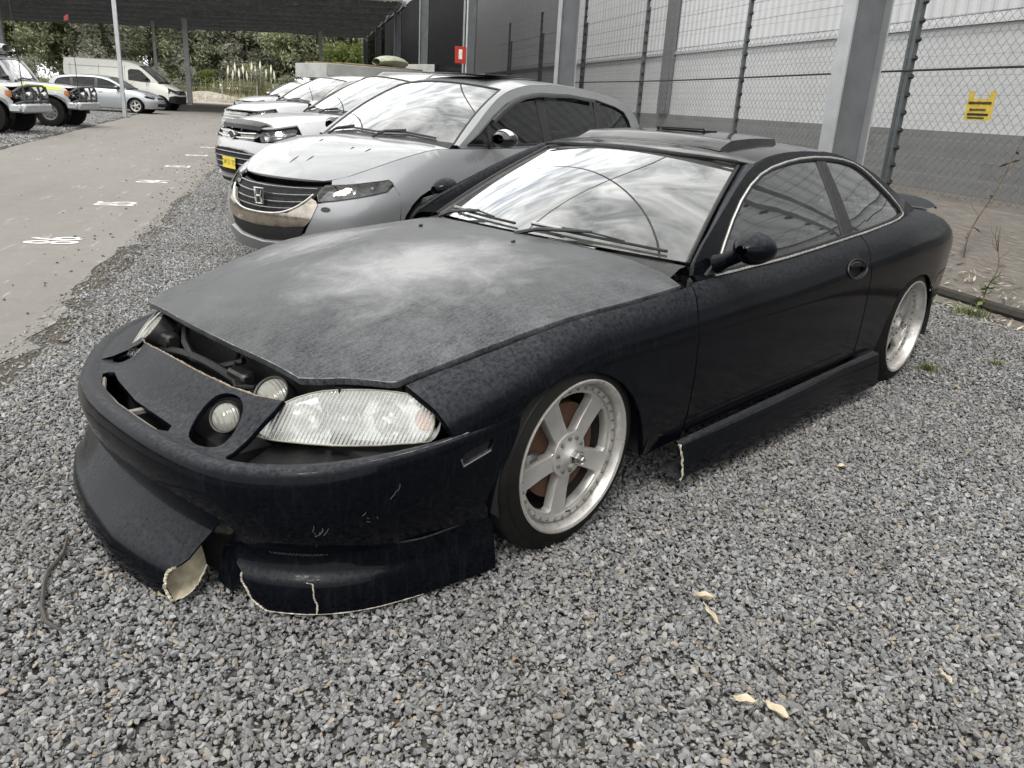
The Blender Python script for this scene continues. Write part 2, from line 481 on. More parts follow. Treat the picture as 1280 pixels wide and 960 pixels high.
MATS = {}
def simple(name, col, rough=.5, metal=0.0, var=.12, scale=14.0, bump=0.0, coat=0.0, rvar=.1, spec=.5, bscale=None):
    """a plain material with uneven colour, sheen and a little relief"""
    if name in MATS: return MATS[name]
    t = NT(name); v = t.coord()
    n = t.noise(v, scale, 5, .6)
    lo = tuple(c*(1-var) for c in col); hi = tuple(min(1, c*(1+var)) for c in col)
    c = t.ramp(n, (.3, lo), (.7, hi))
    n2 = t.noise(v, scale*3.3, 3)
    r_ = t.n('MapRange', {'Value': n2, 'From Min': .3, 'From Max': .7, 'To Min': max(.02, rough-rvar), 'To Max': min(1, rough+rvar)}).outputs[0]
    nm = t.bump(t.noise(v, bscale or scale*6, 3), bump, .004) if bump else None
    MATS[name] = t.done(t.pbsdf(c, r_, metal, nm, coat, .06, spec)); return MATS[name]
def M(k): return MATS[k]

def carpaint(name, col, dirt=(.20, .18, .15), dirt_amt=.25, rough=.25, metal=.3, flake=True, coat=.7):
    t = NT(name); v = t.coord()
    n = t.noise(v, 2.2, 6, .65); s = t.noise(v, 40, 3)
    stk = t.noise(t.coord((9, 9, .8)), 5, 4)
    f = t.math('MULTIPLY', t.math('ADD', t.math('MULTIPLY', n, .6), t.math('MULTIPLY', stk, .5)), 1.0)
    f = t.n('MapRange', {'Value': f, 'From Min': .5, 'From Max': .85, 'To Min': 0.0, 'To Max': dirt_amt}).outputs[0]
    # road dust gathers low down
    ob = t.n('TexCoord').outputs['Object']; zc_ = t.n('SeparateXYZ', {'Vector': ob}).outputs['Z']
    lowd = t.n('MapRange', {'Value': zc_, 'From Min': .15, 'From Max': .55, 'To Min': dirt_amt*1.2, 'To Max': 0.0}).outputs[0]
    f = t.math('ADD', f, t.math('MULTIPLY', lowd, t.noise(v, 9, 5)))
    c = t.mix(f, col, dirt)
    rg = t.n('MapRange', {'Value': t.math('ADD', f, t.math('MULTIPLY', s, .12)), 'From Min': 0.0, 'From Max': .5, 'To Min': rough, 'To Max': .7}).outputs[0]
    ct = t.n('MapRange', {'Value': f, 'From Min': 0.0, 'From Max': .4, 'To Min': coat, 'To Max': coat*.3}).outputs[0]
    MATS[name] = t.done(t.pbsdf(c, rg, metal, None, ct, .08)); return MATS[name]

def glass_mat(name, tint=(.75, .85, .82), rough=.02, dirt=.08, refl=1.0):
    """thin tinted automotive glass: mirror reflection over a tinted see-through pane, with dust"""
    t = NT(name); v = t.coord()
    fr = t.n('Fresnel', {'IOR': 1.52}).outputs[0]
    fr = t.math('MULTIPLY', fr, 1.7*refl)
    gl = t.n('BsdfGlossy', {'Color': (.95, .97, 1, 1), 'Roughness': rough}).outputs[0]
    tr = t.n('BsdfTransparent', {'Color': (*tint, 1)}).outputs[0]
    a = t.n('MixShader', {0: t.math('MINIMUM', fr, 1.0), 1: tr, 2: gl}).outputs[0]
    df = t.n('BsdfDiffuse', {'Color': (.35, .35, .33, 1)}).outputs[0]
    n = t.noise(v, 6, 6, .7)
    f = t.n('MapRange', {'Value': n, 'From Min': .35, 'From Max': .75, 'To Min': dirt*.4, 'To Max': dirt*1.8}).outputs[0]
    MATS[name] = t.done(t.n('MixShader', {0: f, 1: a, 2: df}).outputs[0]); return MATS[name]
# ---------------------------------------------------------------- shared materials
def _black_paint():
    # weathered blue-black lacquer: dust film, dried water marks, fine scuffs, worn high edges
    t = NT('black_paint'); v = t.coord()
    big = t.noise(v, 2.4, 6, .65); fine = t.noise(v, 75, 4, .75); stk = t.noise(t.coord((16, 16, 1.3)), 4, 6, .65)
    vo = t.n('TexVoronoi', {'Vector': v, 'Scale': 34.0}).outputs['Distance']
    spots = t.ramp(vo, (.05, .0), (.10, 1.0), (.17, 0.0))
    vo2 = t.n('TexVoronoi', {'Vector': v, 'Scale': 120.0}).outputs['Distance']
    specks = t.ramp(vo2, (.05, 1.0), (.12, 0.0))
    scr = t.ramp(t.noise(t.coord((5, 60, 60), (.3, .2, .5)), 6, 5, .8), (.66, 0.0), (.74, 1.0))
    nz = t.n('SeparateXYZ', {'Vector': t.n('NewGeometry').outputs['Normal']}).outputs['Z']
    up = t.n('MapRange', {'Value': nz, 'From Min': .45, 'From Max': .95, 'To Min': 0.02, 'To Max': .62}).outputs[0]
    patch = t.n('MapRange', {'Value': big, 'From Min': .42, 'From Max': .68, 'To Min': .0, 'To Max': 1.0}).outputs[0]
    grain = t.n('MapRange', {'Value': fine, 'From Min': .38, 'From Max': .72, 'To Min': .1, 'To Max': 1.0}).outputs[0]
    f = t.math('MULTIPLY', up, t.math('ADD', t.math('MULTIPLY', grain, .75), .12))
    f = t.math('ADD', f, t.math('MULTIPLY', t.math('MULTIPLY', patch, grain), .028))
    f = t.math('ADD', f, t.math('MULTIPLY', t.ramp(stk, (.52, 0.0), (.78, 1.0)), .055))
    f = t.math('ADD', f, t.math('MULTIPLY', t.math('MULTIPLY', spots, patch), .05))
    f = t.math('ADD', f, t.math('MULTIPLY', t.math('MULTIPLY', specks, grain), .035))
    f = t.math('ADD', f, t.math('MULTIPLY', t.math('MULTIPLY', scr, big), .10))
    f = t.math('MINIMUM', f, 1.0)
    c = t.mix(f, (.0013, .0019, .0036), (.105, .11, .122))
    rg = t.n('MapRange', {'Value': f, 'From Min': 0.0, 'From Max': .22, 'To Min': .10, 'To Max': .5}).outputs[0]
    ct = t.n('MapRange', {'Value': f, 'From Min': 0.0, 'From Max': .2, 'To Min': .08, 'To Max': .0}).outputs[0]
    MATS['black_paint'] = t.done(t.pbsdf(c, rg, 0.0, t.bump(t.noise(v, 180, 2), .015, .002), ct, .04, .06))
_black_paint()
def _faded_paint():
    # sun-bleached bonnet: lacquer gone, chalky grey patches and fine scratches
    t = NT('faded_paint'); v = t.coord()
    big = t.noise(v, 1.6, 7, .7, .6); mid = t.noise(v, 9, 6, .7); fine = t.noise(v, 120, 3, .7)
    vs = t.coord((3.0, 26, 3)); scr = t.noise(vs, 6, 6, .75)
    ob = t.n('TexCoord').outputs['Object']; sp = t.n('SeparateXYZ', {'Vector': ob})
    # the chalked oval: centred on the middle of the bonnet, a stain with its own ragged edge
    dx_ = t.math('MULTIPLY', t.math('ADD', sp.outputs['X'], -.02), 1.9); dy_ = t.math('MULTIPLY', t.math('ADD', sp.outputs['Y'], -.14), 2.3)
    dd = t.math('SQRT', t.math('ADD', t.math('MULTIPLY', dx_, dx_), t.math('MULTIPLY', dy_, dy_)))
    dd = t.math('ADD', dd, t.math('MULTIPLY', t.math('SUBTRACT', t.noise(v, 5, 7, .75, .5), .5), 1.5))
    pat = t.ramp(dd, (.15, 1.0), (.95, 0.0))
    dx2 = t.math('MULTIPLY', t.math('SUBTRACT', sp.outputs['X'], .02), 2.2); dy2 = t.math('MULTIPLY', t.math('ADD', sp.outputs['Y'], .46), 4.2)
    d2 = t.math('SQRT', t.math('ADD', t.math('MULTIPLY', dx2, dx2), t.math('MULTIPLY', dy2, dy2)))
    d2 = t.math('ADD', d2, t.math('MULTIPLY', t.math('SUBTRACT', t.noise(t.coord((3, 20, 3)), 2.5, 6, .75), .5), 2.2))
    pat2 = t.ramp(d2, (.2, .75), (.75, 0.0))
    f = t.math('ADD', t.math('MULTIPLY', big, .38), t.math('MULTIPLY', mid, .22))
    f = t.math('ADD', f, t.math('MULTIPLY', scr, .26))
    f = t.math('ADD', f, t.math('MULTIPLY', fine, .30))
    f = t.n('MapRange', {'Value': f, 'From Min': .48, 'From Max': .76, 'To Min': .0, 'To Max': 1.0}).outputs[0]
    pp = t.math('MAXIMUM', pat, pat2)
    c = t.mix(f, (.004, .006, .009), (.15, .155, .162))
    c = t.mix(t.math('MULTIPLY', pp, .62), c, (.40, .405, .415))
    rg = t.n('MapRange', {'Value': t.math('ADD', f, pp), 'From Min': .1, 'From Max': .9, 'To Min': .30, 'To Max': .7}).outputs[0]
    MATS['faded_paint'] = t.done(t.pbsdf(c, rg, 0.0, t.bump(fine, .06, .002), .0, .3, .16))
_faded_paint()
simple('black_trim', (.012, .012, .013), .45, var=.3, bump=.1)
simple('rubber', (.010, .010, .011), .75, var=.3, bump=.15, scale=8)
simple('tyre', (.0065, .0063, .006), .6, var=.35, scale=10, bump=.2, spec=.18)
simple('dark_void', (.006, .006, .0065), .9, var=.3)
simple('chrome', (.62, .62, .60), .14, 1.0, var=.12, scale=30)
simple('dull_chrome', (.66, .65, .62), .25, .8, var=.2, scale=18)
simple('alloy', (.43, .42, .405), .40, .5, var=.16, scale=9, bump=.05)
simple('alloy_lip', (.47, .46, .44), .34, .65, var=.25, scale=12)
simple('rust_disc', (.085, .042, .026), .7, .3, var=.4, scale=10, bump=.2)
simple('steel_bolt', (.14, .135, .13), .4, .7, var=.3, scale=60)
simple('fibreglass', (.36, .32, .235), .8, var=.5, scale=16, bump=.5, bscale=60)
simple('cream_edge', (.42, .39, .32), .85, var=.6, scale=70, bump=.4)
simple('seat_cloth', (.035, .036, .036), .9, var=.3, bump=.3)
simple('dash', (.022, .023, .024), .7, var=.2, bump=.2)
simple('amber', (.62, .20, .05), .3, var=.15)
simple('red_lens', (.35, .02, .02), .2, var=.15, coat=.5)
simple('reflector', (.55, .55, .54), .22, .9, var=.12, scale=6)
simple('grey_plastic', (.10, .10, .105), .6, var=.2, bump=.1)
glass_mat('screen_glass', (.40, .46, .44), .015, .13, 1.9)
glass_mat('side_glass', (.30, .40, .34), .02, .05, 1.25)
glass_mat('dark_glass', (.05, .06, .06), .02, .02, .5)
def _lens():
    # aged moulded headlamp lens: finely fluted, lightly hazed
    t = NT('lamp_lens'); v = t.coord((1, 1, 1), (0, .55, .75))
    wv = t.n('TexWave', {'Vector': v, 'Scale': 30.0, 'Distortion': .8, 'Detail': 1.0}).outputs['Fac']
    ob = t.n('TexCoord').outputs['Object']; yy = t.n('SeparateXYZ', {'Vector': ob}).outputs['Y']
    nm = t.bump(wv, .35, .006)
    gl = t.n('BsdfGlossy', {'Color': (1, 1, 1, 1), 'Roughness': .06, 'Normal': nm}).outputs[0]
    tr = t.n('BsdfTransparent', {'Color': (.90, .92, .91, 1)}).outputs[0]
    df = t.n('BsdfDiffuse', {'Color': (.70, .71, .68, 1), 'Normal': nm}).outputs[0]
    fr = t.math('ADD', t.math('MULTIPLY', t.n('Fresnel', {'IOR': 1.5, 'Normal': nm}).outputs[0], 1.8), .06)
    rib = t.n('MapRange', {'Value': wv, 'From Min': .2, 'From Max': .9, 'To Min': .16, 'To Max': .32}).outputs[0]
    f = t.math('ADD', rib, t.n('MapRange', {'Value': t.noise(t.coord(), 12, 5, .6), 'From Min': .35, 'From Max': .7, 'To Min': .0, 'To Max': .18}).outputs[0])
    a = t.n('MixShader', {0: f, 1: tr, 2: df}).outputs[0]
    MATS['lamp_lens'] = t.done(t.n('MixShader', {0: fr, 1: a, 2: gl}).outputs[0])
    t = NT('dull_lens'); v = t.coord(); wv = t.n('TexWave', {'Vector': v, 'Scale': 34.0, 'Distortion': .3}).outputs['Fac']; nm = t.bump(wv, .35, .004)
    d = t.n('BsdfDiffuse', {'Color': (.30, .30, .265, 1), 'Normal': nm}).outputs[0]; tr = t.n('BsdfTransparent', {'Color': (.75, .76, .72, 1)}).outputs[0]; g = t.n('BsdfGlossy', {'Color': (1, 1, 1, 1), 'Roughness': .15, 'Normal': nm}).outputs[0]
    a = t.n('MixShader', {0: .60, 1: tr, 2: d}).outputs[0]; MATS['dull_lens'] = t.done(t.n('MixShader', {0: .06, 1: a, 2: g}).outputs[0])
    t = NT('clear_lens')
    fr = t.math('MULTIPLY', t.n('Fresnel', {'IOR': 1.5}).outputs[0], 1.3)
    gl = t.n('BsdfGlossy', {'Color': (1, 1, 1, 1), 'Roughness': .04}).outputs[0]
    tr = t.n('BsdfTransparent', {'Color': (.86, .88, .88, 1)}).outputs[0]
    MATS['clear_lens'] = t.done(t.n('MixShader', {0: fr, 1: tr, 2: gl}).outputs[0])
_lens()
# ================================================================ the yard; u runs along the lane away from the camera, v towards the building
AZ = R(-121.0486)
EU = Vector((math.cos(AZ), math.sin(AZ), 0)); EV = Vector((math.cos(AZ+1.5*math.pi), math.sin(AZ+1.5*math.pi), 0)); E0 = Vector((CAM.x, CAM.y, 0))
def E(u, v, z=0.0): return E0 + EU*u + EV*v + Vector((0, 0, z))
def Ex(pts): return [tuple(E(*p)) for p in pts]
sc.cycles.use_denoising = True
sc.cycles.max_bounces = 8; sc.cycles.transparent_max_bounces = 16; sc.cycles.caustics_reflective = False; sc.cycles.caustics_refractive = False

# ---- ground materials
def _ground_mats():
    t = NT('gravel_bed'); v = t.coord()
    vo = t.n('TexVoronoi', {'Vector': v, 'Scale': 42.0, 'Randomness': 1.0})
    n = t.noise(v, 3, 6, .6)
    c = t.ramp(t.n('SeparateColor', {0: vo.outputs['Color']}).outputs[0], (.0, (.02, .02, .02)), (.5, (.06, .058, .055)), (1.0, (.12, .117, .112)))  # near-black bed: shade in the gaps between stones put into its colour
    c = t.mix(t.math('MULTIPLY', n, .35), c, (.10, .085, .065))
    h = t.math('MULTIPLY', vo.outputs['Distance'], -1.0)
    MATS['gravel_bed'] = t.done(t.pbsdf(c, .92, 0, t.bump(h, .9, .03), spec=.2))
    t = NT('stone'); v = t.coord(); oi = t.n('ObjectInfo'); rnd = oi.outputs['Random']
    c = t.ramp(rnd, (0, (.088, .091, .096)), (.35, (.19, .195, .203)), (.7, (.295, .299, .305)), (.93, (.42, .421, .42)), (.965, (.36, .29, .21)))
    g = t.noise(v, 190, 3, .7)
    c = t.mix(t.ramp(g, (.35, 0.0), (.75, .55)), c, (.30, .30, .30))
    loc = oi.outputs['Location']; pt_ = t.noise(loc, .8, 5, .6); c = t.mix(t.ramp(pt_, (.42, 0.0), (.70, .45)), c, (.17, .16, .145)); c = t.mix(t.ramp(t.noise(loc, 2.3, 4, .6), (.50, 0.0), (.75, .4)), c, (.10, .098, .094))
    c = t.mix(t.math('MULTIPLY', t.noise(v, 60, 2), .4), c, (.09, .09, .09))
    MATS['stone'] = t.done(t.pbsdf(c, .88, 0, t.bump(g, .4, .002), spec=.25))
    # old bitumen: greyed, silty, with pale worn patches and darker seams
    t = NT('asphalt'); v = t.coord(); big = t.noise(v, .22, 6, .6, .3); mid = t.noise(v, 1.4, 6, .65); fine = t.noise(v, 60, 4, .7)
    along = t.noise(t.coord((.12, 1.3, 1)), 1.2, 5, .6)
    c = t.ramp(big, (.3, (.14, .130, .118)), (.7, (.205, .191, .173)))
    c = t.mix(t.ramp(along, (.40, 0.0), (.70, .55)), c, (.245, .227, .206))
    c = t.mix(t.ramp(mid, (.62, 0.0), (.80, .5)), c, (.085, .078, .07))
    c = t.mix(t.ramp(t.noise(t.coord((.6, 4, 1)), 2.2, 5, .7), (.60, 0.0), (.68, .8)), c, (.44, .42, .39))
    agg = t.ramp(t.n('TexVoronoi', {'Vector': v, 'Scale': 70.0}).outputs['Distance'], (.1, .0), (.6, .55)); c = t.mix(agg, c, (.15, .142, .132)); c = t.mix(t.ramp(t.noise(v, 25, 4, .7), (.55, 0.0), (.8, .5)), c, (.29, .275, .255))
    c = t.mix(t.ramp(t.noise(v, 4, 6, .7), (.48, 0.0), (.75, .40)), c, (.105, .097, .088))
    MATS['asphalt'] = t.done(t.pbsdf(c, .85, 0, t.bump(fine, .35, .006), spec=.3))
    # soil and moss along the broken edge of the seal
    t = NT('verge_soil'); v = t.coord(); n = t.noise(v, 7, 6, .7); f = t.noise(v, 90, 3, .7)
    c = t.ramp(n, (.3, (.030, .028, .019)), (.55, (.065, .058, .043)), (.75, (.12, .11, .092)))
    c = t.mix(t.math('MULTIPLY', f, .5), c, (.13, .122, .108))
    MATS['verge_soil'] = t.done(t.pbsdf(c, .95, 0, t.bump(f, .8, .015), spec=.15))
    t = NT('earth'); v = t.coord(); n = t.noise(v, .35, 7, .65); f = t.noise(v, 22, 4, .7)
    c = t.ramp(n, (.3, (.11, .10, .065)), (.5, (.20, .18, .13)), (.7, (.26, .24, .18)))
    c = t.mix(t.math('MULTIPLY', f, .5), c, (.10, .11, .05))
    MATS['earth'] = t.done(t.pbsdf(c, .95, 0, t.bump(f, .6, .03), spec=.15))
    # jute erosion matting on the bank
    t = NT('matting'); v = t.coord(); n = t.noise(v, 2.2, 6, .65); st = t.noise(t.coord((1.2, 16, 30)), 3.5, 6, .75); f = t.noise(v, 70, 3, .7)
    c = t.ramp(st, (.32, (.105, .096, .087)), (.5, (.19, .176, .160)), (.70, (.31, .29, .265)))
    c = t.mix(t.math('MULTIPLY', n, .45), c, (.205, .19, .172))
    MATS['matting'] = t.done(t.pbsdf(c, .95, 0, t.bump(t.math('ADD', st, t.math('MULTIPLY', f, .4)), .9, .03), spec=.1))
_ground_mats()
simple('road_paint', (.72, .70, .68), .7, var=.25, scale=9)
def env_obj(name, u, v, z, mb, mat, parent=None, **kw):
    o = mb.build(name, mat, parent, **kw)
    if parent is None: o.location = E(u, v, z); o.rotation_euler = (0, 0, AZ)
    return o
def sheet(name, pts, z, mat, kind='structure', sub=0):
    """flat sheet from a ring of (u, v)"""
    m = MB(); m.add([(u, -v, 0) for u, v in pts], [tuple(range(len(pts)))])
    o = env_obj(name, 0, 0, z, m, mat, smooth=False); o['kind'] = kind
    return o
g = MB(); G_ = 1200; nn = 12
g.grid([[(-300+(G_+300)*(i/nn)**1.0, -700+1400*j/nn, 0) for j in range(nn+1)] for i in range(nn+1)])
o = env_obj('ground', 0, 0, -.012, g, M('earth')); o['kind'] = 'structure'
random.seed(21)
VE = -1.46
def vleft(u): return -5.41 - .069*(u-17) if u > 5 else -4.58
ue = np.concatenate([np.arange(-14, 30, .16), np.arange(30, 72, .8)])
edge = [(u, VE + .05*math.sin(u*1.7) + random.gauss(0, .03)) for u in ue]
ledge = [(u, vleft(u) + random.gauss(0, .03)) for u in np.arange(72, -14, -.6)]
# gravel beds each side
sheet('gravel_bed', [(u, v+.02) for u, v in edge[::3]] + [(72, 4.95), (-14, 4.95)], -.002, M('gravel_bed'))
sheet('gravel_bed', [(u, v-.02) for u, v in ledge[::-1]][::3] + [(72, -30), (-14, -30)], -.002, M('gravel_bed'))
vs_ = [(u, v + .24 + .08*math.sin(u*2.3+1) + random.gauss(0, .05)) for u, v in edge]
sheet('verge', [(u, v-.05) for u, v in edge] + vs_[::-1], .002, M('verge_soil'))
sheet('road', edge + ledge, .006, M('asphalt'))
# far apron beyond the shelter
sheet('apron', [(71, -14), (71, 6), (84, 8), (88, -20), (80, -30)], .002, simple('pale_dirt', (.34, .31, .255), .95, var=.2, scale=.6, bump=.3))
# bay numbers painted on the seal
def text_mb(txt, size, depth=0.0, res=3):
    cu = bpy.data.curves.new('t', 'FONT'); cu.body = txt; cu.size = size; cu.align_x = 'CENTER'; cu.align_y = 'CENTER'; cu.extrude = depth; cu.resolution_u = res
    to = bpy.data.objects.new('t', cu); COL.objects.link(to)
    dg = bpy.context.evaluated_depsgraph_get(); me = to.evaluated_get(dg).to_mesh()
    m = MB(); m.add([tuple(v.co) for v in me.vertices], [tuple(p.vertices) for p in me.polygons])
    to.evaluated_get(dg).to_mesh_clear(); bpy.data.objects.remove(to); bpy.data.curves.remove(cu); return m
for i, (u, n_) in enumerate(((7.56, '86'), (10.02, '85'), (12.48, '84'), (15.0, '83'), (17.6, '82'), (20.1, '81'))):
    m = text_mb(n_, .46); m.v = [(a*.80, b*1.32, c) for a, b, c in m.v]
    o = env_obj('bay_number', u, -2.06, .0105, m, M('road_paint'), smooth=False)
    o['kind'] = 'structure'
# ---- crushed stone
stones = bpy.data.collections.new('stone_kinds')
for k in range(9):
    bm = bmesh.new()
    for i in range(13):
        d = Vector((random.gauss(0, 1), random.gauss(0, 1), random.gauss(0, 1))).normalized()
        s_ = random.uniform(.75, 1.1); bm.verts.new((d.x*s_*1.25, d.y*s_*.95*random.uniform(.8, 1), d.z*s_*.70))
    r_ = bmesh.ops.convex_hull(bm, input=bm.verts)
    bmesh.ops.delete(bm, geom=[v for v in bm.verts if not v.link_faces], context='VERTS')
    bmesh.ops.bevel(bm, geom=list(bm.edges), offset=.07, segments=1, affect='EDGES', profile=.5)
    me = bpy.data.meshes.new('stone'); bm.to_mesh(me); bm.free(); me.materials.append(MATS['stone'])
    so = bpy.data.objects.new('stone', me); stones.objects.link(so)
def scatter_tree(density, smin, smax, seed, zoff):
    ng = bpy.data.node_groups.new('scatter', 'GeometryNodeTree')
    ng.interface.new_socket('Geometry', in_out='INPUT', socket_type='NodeSocketGeometry'); ng.interface.new_socket('Geometry', in_out='OUTPUT', socket_type='NodeSocketGeometry')
    N = ng.nodes.new; L = ng.links.new
    gi = N('NodeGroupInput'); go = N('NodeGroupOutput')
    dp = N('GeometryNodeDistributePointsOnFaces'); dp.inputs['Density'].default_value = density; dp.inputs['Seed'].default_value = seed
    ip = N('GeometryNodeInstanceOnPoints'); ip.inputs['Pick Instance'].default_value = True
    ci = N('GeometryNodeCollectionInfo'); ci.inputs['Collection'].default_value = stones; ci.inputs['Separate Children'].default_value = True; ci.inputs['Reset Children'].default_value = True
    rv = N('FunctionNodeRandomValue'); rv.data_type = 'FLOAT_VECTOR'; rv.inputs[0].default_value = (-.9, -.9, 0); rv.inputs[1].default_value = (.9, .9, 6.283)
    rs = N('FunctionNodeRandomValue'); rs.data_type = 'FLOAT'; rs.inputs[2].default_value = 0.0; rs.inputs[3].default_value = 1.0
    pw = N('ShaderNodeMath'); pw.operation = 'POWER'; pw.inputs[1].default_value = 2.4; L(rs.outputs[1], pw.inputs[0])
    mr = N('ShaderNodeMapRange'); L(pw.outputs[0], mr.inputs['Value']); mr.inputs['To Min'].default_value = smin; mr.inputs['To Max'].default_value = smax
    rz = N('FunctionNodeRandomValue'); rz.data_type = 'FLOAT_VECTOR'; rz.inputs[0].default_value = (0, 0, -.002); rz.inputs[1].default_value = (0, 0, zoff); rz.inputs['Seed'].default_value = 5
    sp = N('GeometryNodeSetPosition'); L(dp.outputs['Points'], sp.inputs['Geometry']); L(rz.outputs[0], sp.inputs['Offset'])
    L(gi.outputs[0], dp.inputs['Mesh']); L(sp.outputs[0], ip.inputs['Points']); L(ci.outputs[0], ip.inputs['Instance'])
    L(rv.outputs[0], ip.inputs['Rotation']); L(mr.outputs[0], ip.inputs['Scale']); 
    jn = N('GeometryNodeJoinGeometry'); L(ip.outputs[0], jn.inputs[0]); L(jn.outputs[0], go.inputs[0])
    return ng
_fh = Vector((-0.67909, -0.65610, 0)).normalized(); _rh = Vector((-0.70747, .70459, 0)).normalized()
def in_view(p, margin=1.25):
    d = Vector((p[0]-CAM.x, p[1]-CAM.y, 0)); a = d.dot(_fh); b = d.dot(_rh)
    return a > .25 and abs(b) < (a*.72*margin + .9)
def gravel_zone(name, test, cell, density, smin, smax, seed, zoff, label, edge=False):
    m = MB()
    for u in np.arange(-2, 46, cell):
        for v in np.arange(-26, 4.9, cell):
            p = E(u+cell/2, v+cell/2); r_ = math.hypot(p.x-CAM.x, p.y-CAM.y)
            uc, vc = u+cell/2, v+cell/2
            if edge:
                if not (VE-.10 < vc < VE+.34): continue
            elif not (VE+.10+.10*random.random()**2 < vc < 4.9 or vc < vleft(uc)-.1): continue
            if not test(r_, uc, vc) or not in_view(p): continue
            m.add([(u, -v, 0), (u+cell, -v, 0), (u+cell, -v-cell, 0), (u, -v-cell, 0)], [(3, 2, 1, 0)])
    o = env_obj(name, 0, 0, .004, m, M('stone'), smooth=False)
    md = o.modifiers.new('scatter', 'NODES'); md.node_group = scatter_tree(density, smin, smax, seed, zoff)
    tag(o, label, 'gravel', kind='stuff'); return o
gravel_zone('gravel', lambda r_, u, v: r_ < 4.6 and v > VE, .1, 14500, .0046, .0134, 1, .016, 'loose grey crushed gravel around the black coupe')
gravel_zone('gravel', lambda r_, u, v: 4.6 <= r_ < 9.5 and v > VE, .12, 8200, .0054, .0140, 2, .015, 'grey crushed gravel under and beside the parked cars')
gravel_zone('gravel', lambda r_, u, v: 9.5 <= r_ < 24 and v > VE and v < 3.2, .3, 2000, .010, .020, 3, .010, 'grey crushed gravel further along the parking row')
gravel_zone('gravel', lambda r_, u, v: v < VE and v > -12, .3, 260, .016, .038, 4, .010, 'grey crushed gravel under the vehicles across the lane')
gravel_zone('gravel', lambda r_, u, v: r_ < 16, .08, 1500, .0050, .0125, 6, .006, 'sparse gravel strayed over the soil edge of the lane', True)
# loose stones and grit strayed on to the seal
random.seed(33); m = MB()
sm_ = [o.data for o in stones.objects]
for k in range(700):
    u = random.uniform(4, 40)
    v = random.uniform(vleft(u), VE) if random.random() < .35 else VE - abs(random.gauss(0, .25))
    s_ = random.uniform(.004, .012)*(1+u/40); me = random.choice(sm_); a = random.uniform(0, 6.28); ca, sa = math.cos(a), math.sin(a)
    m.add([((v_.co.x*ca-v_.co.y*sa)*s_+u, (v_.co.x*sa+v_.co.y*ca)*s_-v, v_.co.z*s_+.012) for v_ in me.vertices], [tuple(p.vertices) for p in me.polygons])
o = env_obj('grit', 0, 0, 0, m, simple('grit', (.07, .06, .05), .9, var=.4, scale=3), smooth=False); tag(o, 'dark grit and pebbles strewn over the lane', 'grit', kind='stuff')

# ---- bank with matting, timber edging, bark strip
bk = MB(); rows = []; random.seed(4)
for u in np.arange(-10, 76, .25):
    w1 = .04*math.sin(u*1.1)+random.gauss(0, .012)
    rows.append([(u, -4.85, -.01), (u, -5.02, .005), (u, -5.20, .03+w1*.3), (u, -5.42, .13+w1), (u, -5.70, .31+w1), (u, -5.98, .53+w1*.8), (u, -6.22, .665+w1*.4), (u, -6.6, .66+w1*.3), (u, -7.3, .62)])
bk.grid([[(p[0], p[1], p[2]) for p in r_] for r_ in rows])
o = env_obj('bank', 0, 0, 0, bk, M('matting')); o['kind'] = 'structure'
edg = MB(); 
edg.tube([(u, -5.13 - .01*math.sin(u*.9), .045+.006*math.sin(u*2)) for u in np.arange(-8, 75, .5)], .045, 7)
o = env_obj('garden_edging', 0, 0, 0, edg, simple('edging', (.030, .026, .022), .85, var=.4, bump=.4)); tag(o, 'dark timber edging along the foot of the bank', 'edging')
# mulch and dry litter along the foot
ml = MB(); random.seed(6)
for k in range(2600):
    u = random.uniform(1.5, 12) if k > 400 else random.uniform(1.5, 30); v = random.choice((random.uniform(4.62, 5.08), random.gauss(5.35, .12)))
    z = .012 if v < 5.12 else .10+(v-5.3)*.55
    a = random.uniform(0, 6.28); l = random.uniform(.012, .05); w_ = random.uniform(.004, .012); t_ = random.gauss(0, .35)
    dx_, dy_ = math.cos(a)*l, math.sin(a)*l; ox, oy = -math.sin(a)*w_, math.cos(a)*w_
    ml.add([(u-dx_, -v-dy_, z-t_*l), (u+ox, -v+oy, z+.005), (u+dx_, -v+dy_, z+t_*l+.006), (u-ox, -v-oy, z+.002)], [(0, 1, 2, 3)])
o = env_obj('leaf_litter', 0, 0, 0, ml, simple('litter', (.36, .31, .24), .9, var=.45, scale=6), smooth=False); tag(o, 'pale dry leaf litter along the timber edging', 'litter', kind='stuff')

